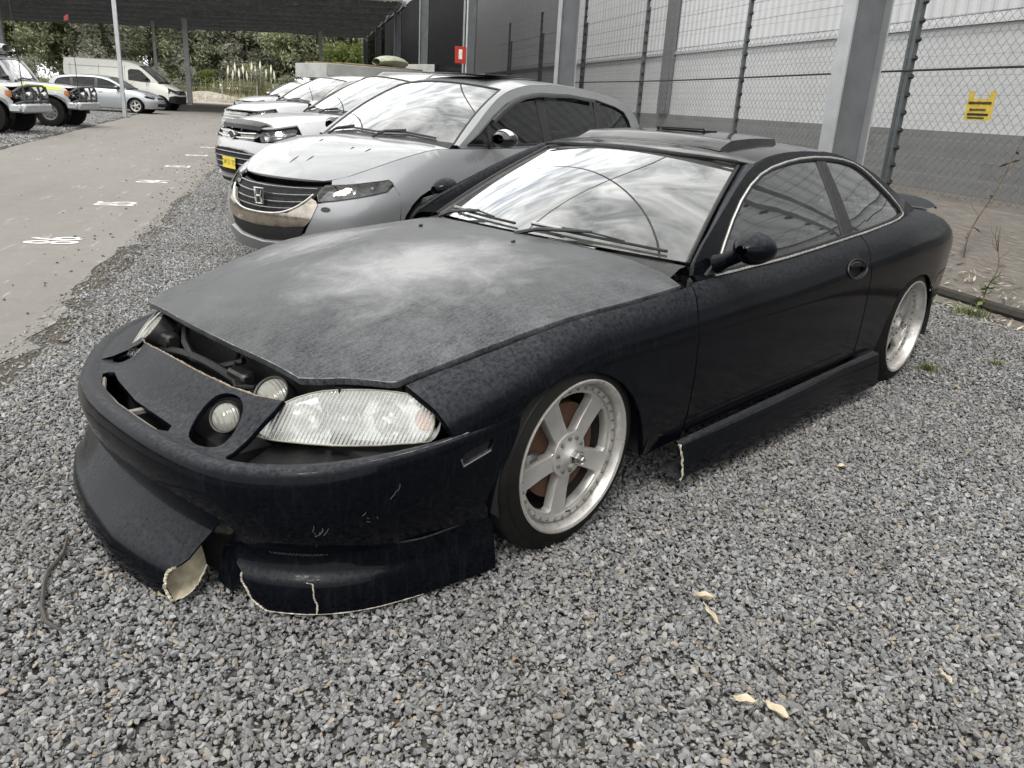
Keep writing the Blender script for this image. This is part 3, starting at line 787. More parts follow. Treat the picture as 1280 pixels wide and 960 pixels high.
# ---- the neighbouring building
def _wall_mats():
    t = NT('white_block'); v = t.coord(); 
    br = t.n('TexBrick', {'Vector': t.coord((1, 1, 1), (R(90), 0, 0)), 'Color1': (.50, .51, .525, 1), 'Color2': (.465, .475, .49, 1), 'Mortar': (.37, .38, .39, 1), 'Scale': 1.0, 'Mortar Size': .006, 'Brick Width': .4, 'Row Height': .2, 'Mortar Smooth': .6})
    n = t.noise(v, .9, 6, .65); st = t.noise(t.coord((2.5, 1, .25)), 2, 6, .7)
    c = t.mix(t.ramp(n, (.35, 0.0), (.75, .3)), br.outputs['Color'], (.46, .46, .45)); c = t.mix(t.ramp(st, (.5, 0.0), (.75, .45)), c, (.40, .40, .39))
    MATS['white_block'] = t.done(t.pbsdf(c, .75, 0, t.bump(br.outputs['Fac'], -.25, .006), spec=.3))
    t = NT('grey_block'); v = t.coord(); br = t.n('TexBrick', {'Vector': t.coord((1, 1, 1), (R(90), 0, 0)), 'Color1': (.18, .182, .183, 1), 'Color2': (.155, .157, .158, 1), 'Mortar': (.21, .21, .21, 1), 'Scale': 1.0, 'Mortar Size': .007, 'Brick Width': .4, 'Row Height': .2, 'Mortar Smooth': .5})
    n = t.noise(v, 2.5, 6, .7); c = t.mix(t.ramp(n, (.4, 0.0), (.75, .4)), br.outputs['Color'], (.19, .19, .185))
    MATS['grey_block'] = t.done(t.pbsdf(c, .9, 0, t.bump(t.math('ADD', br.outputs['Fac'], t.math('MULTIPLY', t.noise(v, 60, 3), -.4)), -.4, .006), spec=.2))
    t = NT('white_cladding'); v = t.coord(); st = t.noise(t.coord((3, 1, .2)), 2, 6, .7)
    c = t.mix(t.ramp(st, (.45, 0.0), (.8, .5)), (.50, .51, .525), (.35, .355, .36)); MATS['white_cladding'] = t.done(t.pbsdf(c, .5, 0, spec=.4))
_wall_mats()
bld = thing('warehouse', 'long white warehouse with a grey block base behind the chain-link fence', 'building', E(0, 7.2), AZ)
WB = MB(); WB.box((33, -.10, .95), (90, .2, .70)); WB.build('base_wall', M('grey_block'), bld, smooth=False)
WM = MB(); WM.box((33, -.13, 1.87), (90, .2, 1.16)); WM.build('wall', M('white_block'), bld, smooth=False)
WC = MB(); P0 = []; P1 = []
for u in np.arange(-12, 40, .0475):
    k = int(round(u/.0475)) % 4; y = (-.05, -.05, -.028, -.028)[k]
    P0.append((u, y, 2.452)); P1.append((u, y, 8.0))
WC.grid([P0, P1]); WC.box((59, -.10, 5.2), (38, .1, 5.6)); WC.box((33, -.35, 5.2), (90, .4, 5.6)); WC.build('cladding', M('white_cladding'), bld, angle=20)
fl = MB(); fl.box((33, -.012, 2.452), (90, .045, .05)); fl.build('flashing', simple('flash', (.5, .51, .52), .4, .3), bld, smooth=False)
dp_ = MB(); dp_.box((16.15, .03, 4.2), (.42, .10, 5.8), bev=.012); dp_.build('wall_strip', simple('wall_strip', (.13, .135, .14), .6, var=.15, scale=3), bld)  # grey box strip standing proud of the wall
rst = MB(); rst.box((16.3, .012, 1.30), (.10, .02, .10)); rst.build('bracket', simple('rusty', (.20, .09, .04), .85, var=.5, scale=20), bld)

# ---- shelter: columns, posts, cables, shade cloth
simple('galv', (.42, .435, .45), .45, .55, var=.12, scale=4, bump=.05)
simple('dark_steel', (.14, .15, .16), .55, .35, var=.18, scale=3)
ROOF = lambda v: 5.95 + .024*(v-5.2)
UC = [7.28, 16.75, 27.2, 37.8, 48.4, 60.6, 73.0]
def column(u, lab, num=None):
    h = ROOF(5.2) + (.0 if u > 26 else .25)
    t = thing('steel_column', lab, 'column', E(u, 5.2, -.02), AZ, 'steel columns of the shelter')
    for nm, c, s in (('flange', (0, .19, h/2), (.21, .018, h)), ('flange', (0, -.19, h/2), (.21, .018, h)), ('web', (0, 0, h/2), (.016, .361, h)), ('base_plate', (0, 0, .02), (.36, .56, .03))):
        m = MB(); m.box(c, s); m.build(nm, M('galv') if nm == 'flange' else M('dark_steel'), t, smooth=False)  # web in darker steel: shade between the flanges put into its colour
    if num:
        m = MB(); m.box((-.0, .2025, 2.56), (.12, .004, .17), bev=.001); p = m.build('number_plate', simple('number_yellow', (.62, .40, .05), .5, var=.1), t)
        tm = text_mb(num, .15); tm.v = [(-a, .2055, 2.56+b) for a, b, c in tm.v]; tm.build('number', M('black_trim'), p, smooth=False)
    return t
labs = ['grey steel column with a yellow number plate beside the black coupe', 'grey steel column behind the silver minivan where the dark screen begins', 'steel column beside the small red fire sign pole',
        'slim dark column, second beyond the fire sign', 'slim dark column, third beyond the fire sign', 'slim dark column, fourth beyond the fire sign', 'last steel column at the far end of the dark screen']
for i, u in enumerate(UC): column(u, labs[i], '8' if i == 0 else None)
def cloth_mat(name, col, through):
    t = NT(name); v = t.coord(); n = t.noise(t.coord((.6, 4, 4)), 1.5, 5, .6)
    c = t.ramp(n, (.3, tuple(a*.7 for a in col)), (.7, tuple(a*1.4 for a in col)))
    d = t.n('BsdfDiffuse', {'Color': c}).outputs[0]; tl_ = t.n('BsdfTranslucent', {'Color': c}).outputs[0]; tr = t.n('BsdfTransparent', {'Color': (1, 1, 1, 1)}).outputs[0]
    a = t.n('MixShader', {0: .35, 1: d, 2: tl_}).outputs[0]
    MATS[name] = t.done(t.n('MixShader', {0: through, 1: a, 2: tr}).outputs[0])
cloth_mat('shade_roof', (.030, .030, .031), .05); cloth_mat('screen_near', (.028, .030, .031), .30); cloth_mat('screen_far', (.014, .0145, .015), .06)
sr_ = thing('shade_roof', 'dark shade cloth roof stretched over the far end of the lane', 'canopy', E(0, 0), AZ)
U0, U1 = 45.0, 72.8; VL, VR = -26.0, 5.1
for i, (ua, ub) in enumerate(zip(np.linspace(U0, U1, 8)[:-1], np.linspace(U0, U1, 8)[1:])):
    m = MB(); P = []
    for u in np.linspace(ua+.04, ub-.04, 9):
        a = (u-ua)/(ub-ua); row = []
        for v in np.linspace(VL, VR, 40):
            row.append((u, -v, ROOF(v) - .22*math.sin(math.pi*a) - .05*math.sin(v*.55+i) + .03*math.sin(v*1.9+u*2+i*2)))
        P.append(row)
    m.grid(P); m.build('cloth_panel', M('shade_roof'), sr_)
    b = MB(); b.tube([(ua, -v, ROOF(v)+.02-.04*math.sin(v*.55+i)) for v in np.linspace(VL, VR, 20)], .035, 6); b.build('roof_beam', M('dark_steel'), sr_)
b = MB(); b.tube([(U1, -v, ROOF(v)-.01-.04*math.sin(v*.55)) for v in np.linspace(VL, VR, 20)], .05, 6); b.build('roof_beam', M('dark_steel'), sr_)
b = MB(); b.box(((U0+U1)/2, -5.2, ROOF(5.2)-.12), (U1-U0, .12, .25)); b.build('eave_beam', M('dark_steel'), sr_, smooth=False)
for i, (ua, ub) in enumerate(zip(UC[1:-1], UC[2:])):
    t = MB(); P = []
    for u in np.linspace(ua+.11, ub-.11, 14): P.append([(u, .012*math.sin(u*3+z), z) for z in np.linspace(.35, ROOF(5.2)-.05, 12)])
    t.grid(P); o = env_obj('shade_screen', 0, 5.36, 0, t, M('screen_near' if i == 0 else 'screen_far'))
    tag(o, ['see-through dark mesh screen hung between the columns behind the silver minivan', 'black cloth screen just beyond the fire sign pole', 'black cloth screen second beyond the fire sign', 'black cloth screen third beyond the fire sign', 'black cloth screen at the far end of the columns'][i], 'screen', 'screens hung between the columns')
def post(u, v, h, r_, lab, name='shelter_post', box=True):
    t = thing(name, lab, 'post', E(u, v, -.02), AZ, 'posts of the shelter across the lane')
    m = MB(); (m.box((0, 0, h/2), (r_*2, r_*2, h), bev=.01) if box else m.tube([(0, 0, 0), (0, 0, h)], r_, 8)); m.build('shaft', M('galv'), t)
    m = MB(); m.box((0, 0, .035), (r_*4.5, r_*4.5, .03)); m.build('foot_plate', M('dark_steel'), t, smooth=False)
post(35.4, -6.70, ROOF(-6.7), .07, 'galvanised post standing in front of the silver wagon')
post(62.0, -7.5, ROOF(-7.5)-.1, .16, 'thick galvanised post beside the nose of the white van')
post(66.0, -10.1, ROOF(-10.1)-.1, .10, 'slim galvanised post behind the nose of the white van')
post(62.0, -18.6, ROOF(-18.6)-.1, .16, 'thick galvanised post rising behind the roof of the white van')
post(68.0, 1.45, ROOF(1.45)-.1, .13, 'thin post at the far end of the parking row')
ub_ = [27.2, 16.75, 7.45, -2.0]
for i, u in enumerate(ub_):
    m = MB(); m.tube([(0, -v, ROOF(v)-.15+.12*((v+9)/14)**2) for v in np.linspace(-22, 5.2, 16)], .030, 6)
    o = env_obj('roof_cable', u, 0, 0, m, M('dark_steel')); tag(o, ['bare cable crossing the lane at the fire sign column', 'bare cable crossing the lane at the column behind the minivan', 'bare cable crossing the lane at the column with the number plate', 'bare cable crossing the lane short of the black coupe'][i], 'cable', 'bare cables above the open bays')
for i, v in enumerate((1.6, -1.8, -5.6)):
    m = MB(); m.tube([(u, 0, ROOF(v)-.25*math.sin((u+2)/29*math.pi)*.4) for u in np.linspace(-2, 27.2, 16)], .022, 6)
    o = env_obj('roof_cable', 0, v, 0, m, M('dark_steel')); tag(o, ['bare cable running lengthwise above the parked cars', 'bare cable running lengthwise above the edge of the seal', 'bare cable running lengthwise above the far side of the lane'][i], 'cable', 'bare cables above the open bays')
# fire sign on its pole
fs = thing('fire_sign', 'small red and white fire extinguisher sign on a thin pole', 'sign', E(26.3, 4.95, 0), AZ)
m = MB(); m.tube([(0, 0, 0), (0, 0, 5.6)], .035, 8); m.build('pole', M('galv'), fs)
m = MB(); m.box((-.05, .20, 2.66), (.012, .34, .48), bev=.004); sg = m.build('sign_board', simple('sign_red', (.42, .03, .02), .5), fs)
m = MB(); m.box((-.058, .20, 2.68), (.004, .11, .28)); m.box((-.0585, .20, 2.68), (.006, .05, .2)); m.build('sign_symbol', simple('sign_white', (.75, .72, .68), .5), sg)

# ---- security fence
fen = thing('security_fence', 'chain-link and electric wire security fence along the top of the bank', 'fence', E(0, 6.15, .66), AZ)
simple('wire', (.16, .165, .17), .5, .6, var=.2); simple('fence_post', (.10, .11, .115), .5, .4, var=.2, scale=5); simple('insulator', (.02, .02, .02), .5)
FP = [3.9, 7.70, 11.15, 14.85, 18.35, 21.9, 25.4]
for k, u in enumerate(FP):
    m = MB(); m.tube([(0, 0, -.1), (0, 0, 2.45)], .030, 8); m.tube([(0, 0, 2.45), (0, 0, 2.46)], [.036, .03], 8); p = m.build('post', M('fence_post'), fen); p.location = (u+.12, -.02, 0)
    m = MB(); m.box((0, 0, 1.42), (.05, .05, 3.04)); p = m.build('wire_post', M('fence_post'), fen, smooth=False); p.location = (u-.10, .10, 0)
    ins_m = MB()
    ins_m.lathe([(0, -.05), (.012, -.05), (.012, -.03), (.026, -.028), (.026, -.012), (.014, -.008), (.014, .0)], 10, axis='y')
    i0 = ins_m.build('insulator', M('insulator'), p); i0.location = (-.028, .0, .10); i0.rotation_euler = (0, 0, R(-90))
    for j in range(1, 17):
        c = inst(i0, p); c.location = (-.028, 0, .10+.175*j); c.rotation_euler = (0, 0, R(-90))
rng2 = random.Random(9)
for j in range(17):
    z = .10+.175*j; m = MB()
    pts = []
    for u in np.arange(-4, 27, .9): pts.append((u, .14, z+.008*math.sin(u*.8+j)))
    m.tube(pts, .0018, 4); m.build('electric_wire', M('wire'), fen)
for z, r_ in ((1.19, .011), (1.70, .004), (1.95, .003), (2.18, .003), (2.40, .003)):
    m = MB(); m.tube([(u, 0.0 if r_ < .01 else .17, z+(.012*math.sin(u*.5+z*9) if r_ > .01 else .006*math.sin(u*1.1+z*5))) for u in np.arange(-4, 27, .35)], r_, 6)
    if r_ < .01:
        for u in np.arange(-3.9, 26.8, .13 if z > 1.6 else .3):
            a = rng2.uniform(0, 3); m.tube([(u-.006, -.022*math.cos(a), z-.022*math.sin(a)), (u+.006, .022*math.cos(a), z+.022*math.sin(a))], .0016, 3)
    m.build('cable' if r_ > .01 else 'barbed_wire', M('rubber') if r_ > .01 else M('wire'), fen)
cl_ = MB(); pitch = .052; nz = 32
for i in range(int(30/pitch)):
    u0 = -4+i*pitch; pts = []
    for k in range(nz+1):
        z = .03 + k*(1.67/nz); pts.append((u0 + (pitch*.5 if ((k+i) % 2) else -pitch*.5)*1.04, .004*(1 if k % 2 else -1), z))
    cl_.tube(pts, .0024, 3, cap=False)
o = cl_.build('chain_link', M('wire'), fen, smooth=False); o['kind'] = 'stuff'
ys = thing('warning_sign', 'small yellow warning sign hung on the chain-link fence', 'sign', E(6.47, 5.97, 0), AZ)
m = MB(); pl_ = [(-.19, -.13), (.19, -.13), (.19, .15), (.115, .15), (.115, .075), (-.115, .075), (-.115, .15), (-.19, .15)]
for q in ([(-.19, -.13), (.19, -.13), (.19, .075), (-.19, .075)], [(-.19, .075), (-.115, .075), (-.115, .15), (-.19, .15)], [(.115, .075), (.19, .075), (.19, .15), (.115, .15)]):
    m.prism(q, lambda a, b: (a, 0, 1.545+b), lambda a, b: (a, .005, 1.545+b))
ys.scale = (.82, 1, .9); ys.location.z += .14
yb = m.build('board', simple('sign_yellow', (.50, .37, .05), .55, var=.2), ys, smooth=False)
m = MB(); random.seed(12)
def marks(z, x0, x1, h, gap):
    x = x0
    while x < x1:
        w_ = random.uniform(.010, .019); m.box((x+w_/2, .0065, 1.545+z+random.uniform(-.001, .001)), (w_, .003, h*random.uniform(.7, 1))); x += w_+gap
marks(.035, -.16, .15, .030, .006); marks(-.03, -.10, .12, .026, .008)
m.box((0, .0065, 1.545-.075), (.30, .003, .022)); m.box((.02, .0065, 1.545-.108), (.24, .003, .014))
m.build('lettering', M('black_trim'), yb, smooth=False)
# ================================================================ the black coupe (its axes are the world axes)
coupe = thing('black_coupe', 'weathered black two-door coupe with broken front bumper and silver five-spoke wheels', 'car')
PB, PF = M('black_paint'), M('faded_paint')
sx = K_PLAN.sx
def side_poly(pts): return [(sx(x), z) for x, z in pts]
def two(mb, name, mat, parent, **kw):
    a = mb.build(name, mat, parent, **kw); b = mb.mirror().build(name, mat, parent, **kw); return a, b
SIDE_SC = (1, 1)
top_line = lambda x0, x1, n, dz=0: [(x, float(K_ztop(sx(x)))+dz) for x in np.linspace(x0, x1, n)]
archF = [(.27+.0, .40), (.262, .513), (.213, .55), (.16, .572), (.104, .587), (.03, .592), (-.05, .583), (-.125, .556), (-.195, .515), (-.255, .462), (-.309, .392), (-.350, .315), (-.385, .234), (-.395, .205)]
# fender
f_out = [(-.40, .20), (-.625, .205), (-.622, .30), (-.612, .40), (-.594, .56), (-.60, .68), (-.640, .752)] + top_line(-.645, .535, 22, -.004) \
    + [(.50, .56), (.482, .52), (.47, .49), (.42, .500), (.34, .508), (.264, .514)] + archF[2:]
two(panel(K_side, side_poly(f_out), step=.028, flange=.02, out=(0, 1, .3)), 'fender', PB, coupe)
# door
d_out = [(-.637, .232), (-.632, .30), (-.620, .40), (-.602, .56), (-.608, .68), (-.650, .757)] + top_line(-.70, -2.035, 24, .004) \
    + [(-2.040, .80), (-2.010, .72), (-2.025, .57), (-2.045, .42), (-2.075, .262)]
handle_hole = ell(sx(-1.868), .709, .098, .041, 24)
dm = panel(K_side, side_poly(d_out), holes=[handle_hole], step=.03, flange=.018, out=(0, 1, .3))
doors = two(dm, 'door', PB, coupe)
hb = panel(K_side, ell(sx(-1.868), .709, .104, .045, 24), step=.02, flange=0, out=(0, 1, 0), off=-.028)
hr = MB()
ringp = [K_side(np.array([a]), np.array([b]))[0] + np.array([0, .003, 0]) for a, b in ell(sx(-1.868), .709, .096, .040, 40)]
hr.tube(ringp, .0042, 6, closed=True)
hl = MB()
hp = [K_side(np.array([sx(x)]), np.array([z]))[0] for x, z in [(-1.80, .722), (-1.84, .729), (-1.90, .727), (-1.945, .716)]]
hl.tube([p + np.array([0, -.004, 0]) for p in hp], [.010, .014, .014, .010], 8)
for s_, d_ in ((1, doors[0]), (-1, doors[1])):
    for mb_, n_, m_ in ((hb, 'handle_recess', 'dark_void'), (hr, 'handle_surround', 'black_trim'), (hl, 'door_handle', 'black_paint')):
        (mb_ if s_ > 0 else mb_.mirror()).build(n_, M(m_), d_)
# rear quarter
archR = [(-2.335, .205), (-2.345, .30), (-2.366, .402), (-2.40, .475), (-2.444, .535), (-2.51, .571), (-2.60, .591), (-2.693, .598), (-2.79, .590), (-2.87, .566), (-2.94, .525), (-2.995, .46), (-3.03, .372), (-3.045, .26)]
q_out = [(-2.15, .205), (-2.09, .24), (-2.055, .42), (-2.035, .57), (-2.020, .72), (-2.048, .80), (-2.046, .843)] + top_line(-2.06, -3.72, 30, .006) \
    + [(-3.74, .70), (-3.70, .575), (-3.3, .57), (-3.06, .565), (-2.965, .50)] + archR[::-1][3:] + [(-2.3, .205)]
two(panel(K_side, side_poly(q_out), step=.03, flange=.02, out=(0, 1, .3)), 'quarter_panel', PB, coupe)
# rear bumper, tail panel
def K_wrap(s, z):
    s = np.asarray(s, float); m_ = s > K_PLAN.L
    p = K_side(np.where(m_, 2*K_PLAN.L - s, s), z); p[..., 1] = np.where(m_, -p[..., 1], p[..., 1]); return p
L2 = 2*K_PLAN.L
rb = [(sx(-3.05), .20), (sx(-3.05), .36), (sx(-3.01), .47), (sx(-3.07), .555), (sx(-3.3), .56), (sx(-3.70), .565)]
rb_out = rb + [(K_PLAN.L, .565)] + [(L2-a, b) for a, b in reversed(rb)] + [(L2-sx(-3.4), .12), (K_PLAN.L, .13), (sx(-3.4), .12)]
panel(K_wrap, rb_out, step=.04, flange=.02, out=(-1, 0, 0)).build('rear_bumper', PB, coupe)
tl = [(sx(-3.71), .575), (sx(-3.745), .70), (sx(-3.725), .815)]
panel(K_wrap, tl + [(K_PLAN.L, .80)] + [(L2-a, b) for a, b in reversed(tl)] + [(K_PLAN.L, .575)], step=.04, flange=.02, out=(-1, 0, 0), off=-.006).build('tail_panel', M('red_lens'), coupe)
# bonnet
def rr(pts): return [(x, -y) for x, y in reversed(pts)]
h_half = [(.727, 0), (.725, .17), (.715, .329), (.702, .492), (.668, .532), (.619, .574), (.575, .622), (.538, .664), (.52, .676)] + \
         [(x, float(K_hy(x))-.009) for x in np.linspace(.48, -.60, 20)] + [(-.62, .70), (-.60, .55), (-.565, .35), (-.545, .15), (-.54, 0)]
h_out = rr(h_half[1:-1]) + [h_half[0]] + h_half[1:]
bon = panel(K_hood, h_out, step=.03, flange=.022, out=(0, 0, 1)).build('bonnet', PF, coupe)
for s_ in (-1, 1):   # pressed crease lines along the bonnet
    cl = MB()
    pts = [K_hood(np.array([x]), np.array([s_*y]))[0]+np.array([0, 0, -.0008]) for x, y in zip(np.linspace(.695, -.50, 24), np.interp(np.linspace(.695, -.50, 24), [-.5, .2, .695], [.50, .455, .40]))]
    cl.tube([p-np.array([0, 0, .0004]) for p in pts], .0014, 5); cl.build('bonnet_crease', M('dark_void'), bon)
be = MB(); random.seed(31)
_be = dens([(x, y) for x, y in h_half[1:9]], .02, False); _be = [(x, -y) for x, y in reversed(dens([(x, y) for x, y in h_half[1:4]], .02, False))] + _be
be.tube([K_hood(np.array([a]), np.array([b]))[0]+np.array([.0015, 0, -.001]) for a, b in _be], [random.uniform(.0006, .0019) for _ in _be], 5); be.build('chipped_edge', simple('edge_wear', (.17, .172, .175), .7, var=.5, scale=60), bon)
wj = MB()
for x, y in ((-.36, -.33), (-.40, .17)):
    p = K_hood(np.array([x]), np.array([y]))[0]
    wj.box((p[0], p[1], p[2]+.005), (.020, .013, .010), bev=.004)
wj.build('washer_jet', M('black_trim'), bon)
# scuffs and scratched letters on the leading edge
scr = MB()
def scratch(pts, fm, r=.0011, dz=.0006):
    q = [fm(np.array([a]), np.array([b]))[0] + np.array([0, 0, dz]) for a, b in pts]; scr.tube(q, r, 4)
random.seed(3)
for k in range(12):
    x = random.uniform(.46, .67); y = random.uniform(.40, .62) if x < .6 else random.uniform(.30, .46)
    a = random.uniform(0, 3.1); l = random.uniform(.008, .03)
    scratch([(x, y), (x+l*math.cos(a), y+l*math.sin(a)), (x+l*1.6*math.cos(a+.5), y+l*1.6*math.sin(a+.5))], K_hood, .0005)
_n = [(.665, .375), (.640, .385), (.662, .395), (.640, .405)]; scratch(_n, K_hood, .0006)
scratch([(.652+.012*math.cos(a), .425+.014*math.sin(a)) for a in np.linspace(.4, 5.8, 9)], K_hood, .0006); scratch([(.640, .448), (.662, .456), (.638, .466)], K_hood, .0006)
scr.build('scratch_marks', M('grey_plastic') if False else simple('scratch', (.16, .165, .17), .7), bon)
# cowl between bonnet and screen
cw = MB(); rows = []
for t in np.linspace(-1, 1, 25):
    p1 = K_screen(np.array([t*.99]), np.array([0.0]))[0]
    p0 = p1 + np.array([.05+.015*(1-t*t), 0, -.012 - .0*t]); pm = p0 + np.array([.06, 0, -.03])
    rows.append([pm, p0, p1 + np.array([.006, 0, -.006]), p1 + np.array([-.03, 0, -.05])])
cw.grid(rows); cw.build('cowl', M('black_trim'), coupe)
# windscreen with black border and rubber seal
sq = [(-1, 0), (1, 0), (1, 1), (-1, 1)]
scrn = panel(K_screen, [(-.985, .012), (0, .012), (.985, .012), (.985, .985), (0, .985), (-.985, .985)], step=.06, flange=0, out=(1, 0, 1), scale=(.7, .75))
wsc = scrn.build('windscreen', M('screen_glass'), coupe)
bd = MB()
edge = [(-.99, w_) for w_ in np.linspace(0, 1, 16)] + [(t, 1.0) for t in np.linspace(-.97, .97, 24)] + [(.99, w_) for w_ in np.linspace(1, 0, 16)]
ep = [K_screen(np.array([a]), np.array([b]))[0] for a, b in edge]
bd.tube([p + np.array([.004, 0, .002]) for p in ep], .009, 6)
bd.build('screen_seal', M('black_trim'), wsc)
fr = MB()
for t0_, t1_, w0_, w1_ in ((-.985, -.955, .01, .985), (.955, .985, .01, .985), (-.955, .955, .95, .985), (-.955, .955, .012, .05)):
    q = panel(K_screen, [(t0_, w0_), (t1_, w0_), (t1_, w1_), (t0_, w1_)], step=.05, flange=0, out=(1, 0, 1), scale=(.7, .75), off=-.004); fr.join(q)
fr.build('screen_border', M('black_trim'), wsc)
# A pillars: strip between the screen's edge and the drip line
drip = [(-.675, .79), (-.70, .826), (-.789, .883), (-.991, .988), (-1.221, 1.094), (-1.33, 1.133), (-1.438, 1.160), (-1.60, 1.180), (-1.788, 1.189), (-2.0, 1.187), (-2.149, 1.179), (-2.30, 1.150), (-2.40, 1.122)]
_s, _dp = curve(drip, 240)
def dripz(x): return float(np.interp(-x, -_dp[:, 0], _dp[:, 1]))
pil = MB(); rows = []
for w_ in np.linspace(0, 1.0, 18):
    a = K_screen(np.array([1.0]), np.array([w_]))[0]
    xd = -.675 + (-1.345+.675)*w_
    b = K_flank(np.array([xd]), np.array([dripz(xd)]))[0]
    m_ = (a+b)/2 + np.array([.004, .010, .012])
    rows.append([a + np.array([0, 0, -.012]), a + np.array([0, .004, .003]), a*.7+b*.3+np.array([.003, .008, .009]), m_, a*.3+b*.7+np.array([.003, .008, .008]), b + np.array([0, 0, .002]), b + np.array([0, -.004, -.014])])
pil.grid([list(r_) for r_ in rows]); two(pil, 'pillar', PB, coupe, angle=70)
# roof
def roof_edge(x): return K_flank(np.array([x]), np.array([dripz(x)]))[0]
def K_roof2(x, y):
    x = np.asarray(x, float); y = np.asarray(y, float)
    E_ = np.array([roof_edge(q) for q in x]); ye = E_[:, 1]; ze = E_[:, 2]
    zc_ = K_rz(x); a = np.clip(np.abs(y)/ye, 0, 1)
    return np.stack([x, y, zc_ - (zc_-ze)*a**2.6], -1)
r_half = [(-1.215, 0), (-1.222, .15), (-1.245, .30), (-1.285, .43), (-1.335, .535), (-1.350, .585)] + [(x, float(roof_edge(x)[1])-.004) for x in np.linspace(-1.39, -2.36, 24)] + [(-2.38, .45), (-2.40, .25), (-2.405, 0)]
roof = panel(K_roof2, rr(r_half[1:-1]) + [r_half[0]] + r_half[1:], step=.035, flange=.012, out=(0, 0, 1)).build('roof', simple('roof_paint', (.005, .006, .007), .12, var=.4, coat=.12, scale=4, rvar=.07, spec=.22), coupe)
# side of the greenhouse with the window opening
chrome_low = [(-.800, .778), (-.93, .781), (-1.063, .786), (-1.20, .789), (-1.352, .795), (-1.60, .810), (-1.914, .832), (-2.10, .843), (-2.292, .857), (-2.45, .868), (-2.56, .878), (-2.635, .888)]
chrome_up = [(-2.655, .900), (-2.62, .938), (-2.56, .985), (-2.486, 1.036), (-2.42, 1.080), (-2.36, 1.113), (-2.29, 1.138), (-2.18, 1.155), (-2.05, 1.164), (-1.90, 1.166), (-1.75, 1.160), (-1.61, 1.147), (-1.47, 1.128), (-1.356, 1.103), (-1.24, 1.064), (-1.128, 1.013), (-1.02, .951), (-.922, .884), (-.85, .828), (-.803, .790)]
dlo = chrome_low + chrome_up
cpil = [(-2.40, 1.122), (-2.50, 1.083), (-2.594, 1.031), (-2.70, .985), (-2.85, .940), (-3.0, .905), (-3.0, .880)]
fl_out = [(-.69, .768)] + [tuple(p) for p in drip] + cpil[1:] + [(x, float(K_beltz(x))+.004) for x in np.linspace(-2.95, -.72, 40)]
fp = panel(K_flank, fl_out, holes=[dlo], step=.025, flange=.016, out=(0, 1, .3))
two(fp, 'roof_side', PB, coupe)
def flank3(pts, dy=0.0): return [K_flank(np.array([a]), np.array([b]))[0] + np.array([0, dy, 0]) for a, b in pts]
ch = MB(); ch.tube(flank3(dlo, .003), .0052, 6, closed=True); two(ch, 'window_trim', M('dull_chrome'), coupe)
seal = MB(); 
ins_dlo = lambda d: [(a + (-1.75-a)*d*.6, b + (.97-b)*d) for a, b in dlo]
seal.tube(flank3(ins_dlo(.045), -.004), .009, 6, closed=True); two(seal, 'window_seal', M('rubber'), coupe)
g1 = [p for p in dlo if p[0] > -1.86]
lo_ = [p for p in chrome_low if p[0] > -1.89] + [(-1.880, .829)]; up_ = [(-1.928, 1.164)] + [p for p in chrome_up if p[0] > -1.91]
two(panel(K_flank, lo_ + up_, step=.05, flange=0, out=(0, 1, 0), off=-.008), 'door_glass', M('side_glass'), coupe)
lo2 = [(-1.985, .838)] + [p for p in chrome_low if p[0] < -2.0]; up2 = [p for p in chrome_up if p[0] < -2.0] + [(-2.003, 1.165)]
two(panel(K_flank, lo2 + up2, step=.05, flange=0, out=(0, 1, 0), off=-.008), 'quarter_glass', simple('tint', (.02, .02, .03), .3) if False else M('side_glass'), coupe)
two(panel(K_flank, [(-1.875, .826), (-1.99, .836), (-2.006, 1.164), (-1.922, 1.164)], step=.03, flange=.01, out=(0, 1, 0), off=-.002), 'centre_pillar', M('black_trim'), coupe)
# rear window and boot
def K_rwin(t, w_):
    t = np.asarray(t, float); w_ = np.asarray(w_, float)
    b = np.stack([-2.40 - .0*t, .555*t, 1.160 - .038*t**2], -1); q = np.stack([-3.06 + .09*t**2, .60*t, .945 - .035*t**2], -1)
    p = b*(1-w_)[..., None] + q*w_[..., None]; p[..., 2] += .03*np.sin(np.pi*w_); return p
panel(K_rwin, [(-1, 0), (1, 0), (1, 1), (-1, 1)], step=.08, flange=.01, out=(0, 0, 1), scale=(.6, .65)).build('rear_window', M('dark_glass'), coupe)
K_bz = spl([(-2.9, .955), (-3.05, .935), (-3.3, .905), (-3.6, .870), (-3.86, .825)])
def K_boot(x, y):
    x = np.asarray(x, float); y = np.asarray(y, float)
    ss = np.array([sx(q) for q in x]); ze = K_ztop(ss)+.004
    e = np.array([abs(K_side(np.array([q]), np.array([K_ztop(q)]))[0][1]) for q in ss]) + .02
    zc_ = np.maximum(K_bz(x), ze)
    return np.stack([x, y, zc_ - (zc_-ze)*np.clip(np.abs(y)/e, 0, 1)**2.6], -1)
def boot_e(x): return abs(float(K_side(np.array([sx(x)]), np.array([float(K_ztop(sx(x)))+.006]))[0][1]))
b_half = [(-2.98, 0)] + [(-2.95, .3), (-2.90, .55)] + [(x, boot_e(x)-.002) for x in np.linspace(-2.92, -3.66, 18)] + [(-3.78, .45), (-3.84, .25), (-3.86, 0)]
panel(K_boot, rr(b_half[1:-1]) + [b_half[0]] + b_half[1:], step=.05, flange=.012, out=(0, 0, 1)).build('boot_lid', PB, coupe)
sp_ = MB(); rows = []
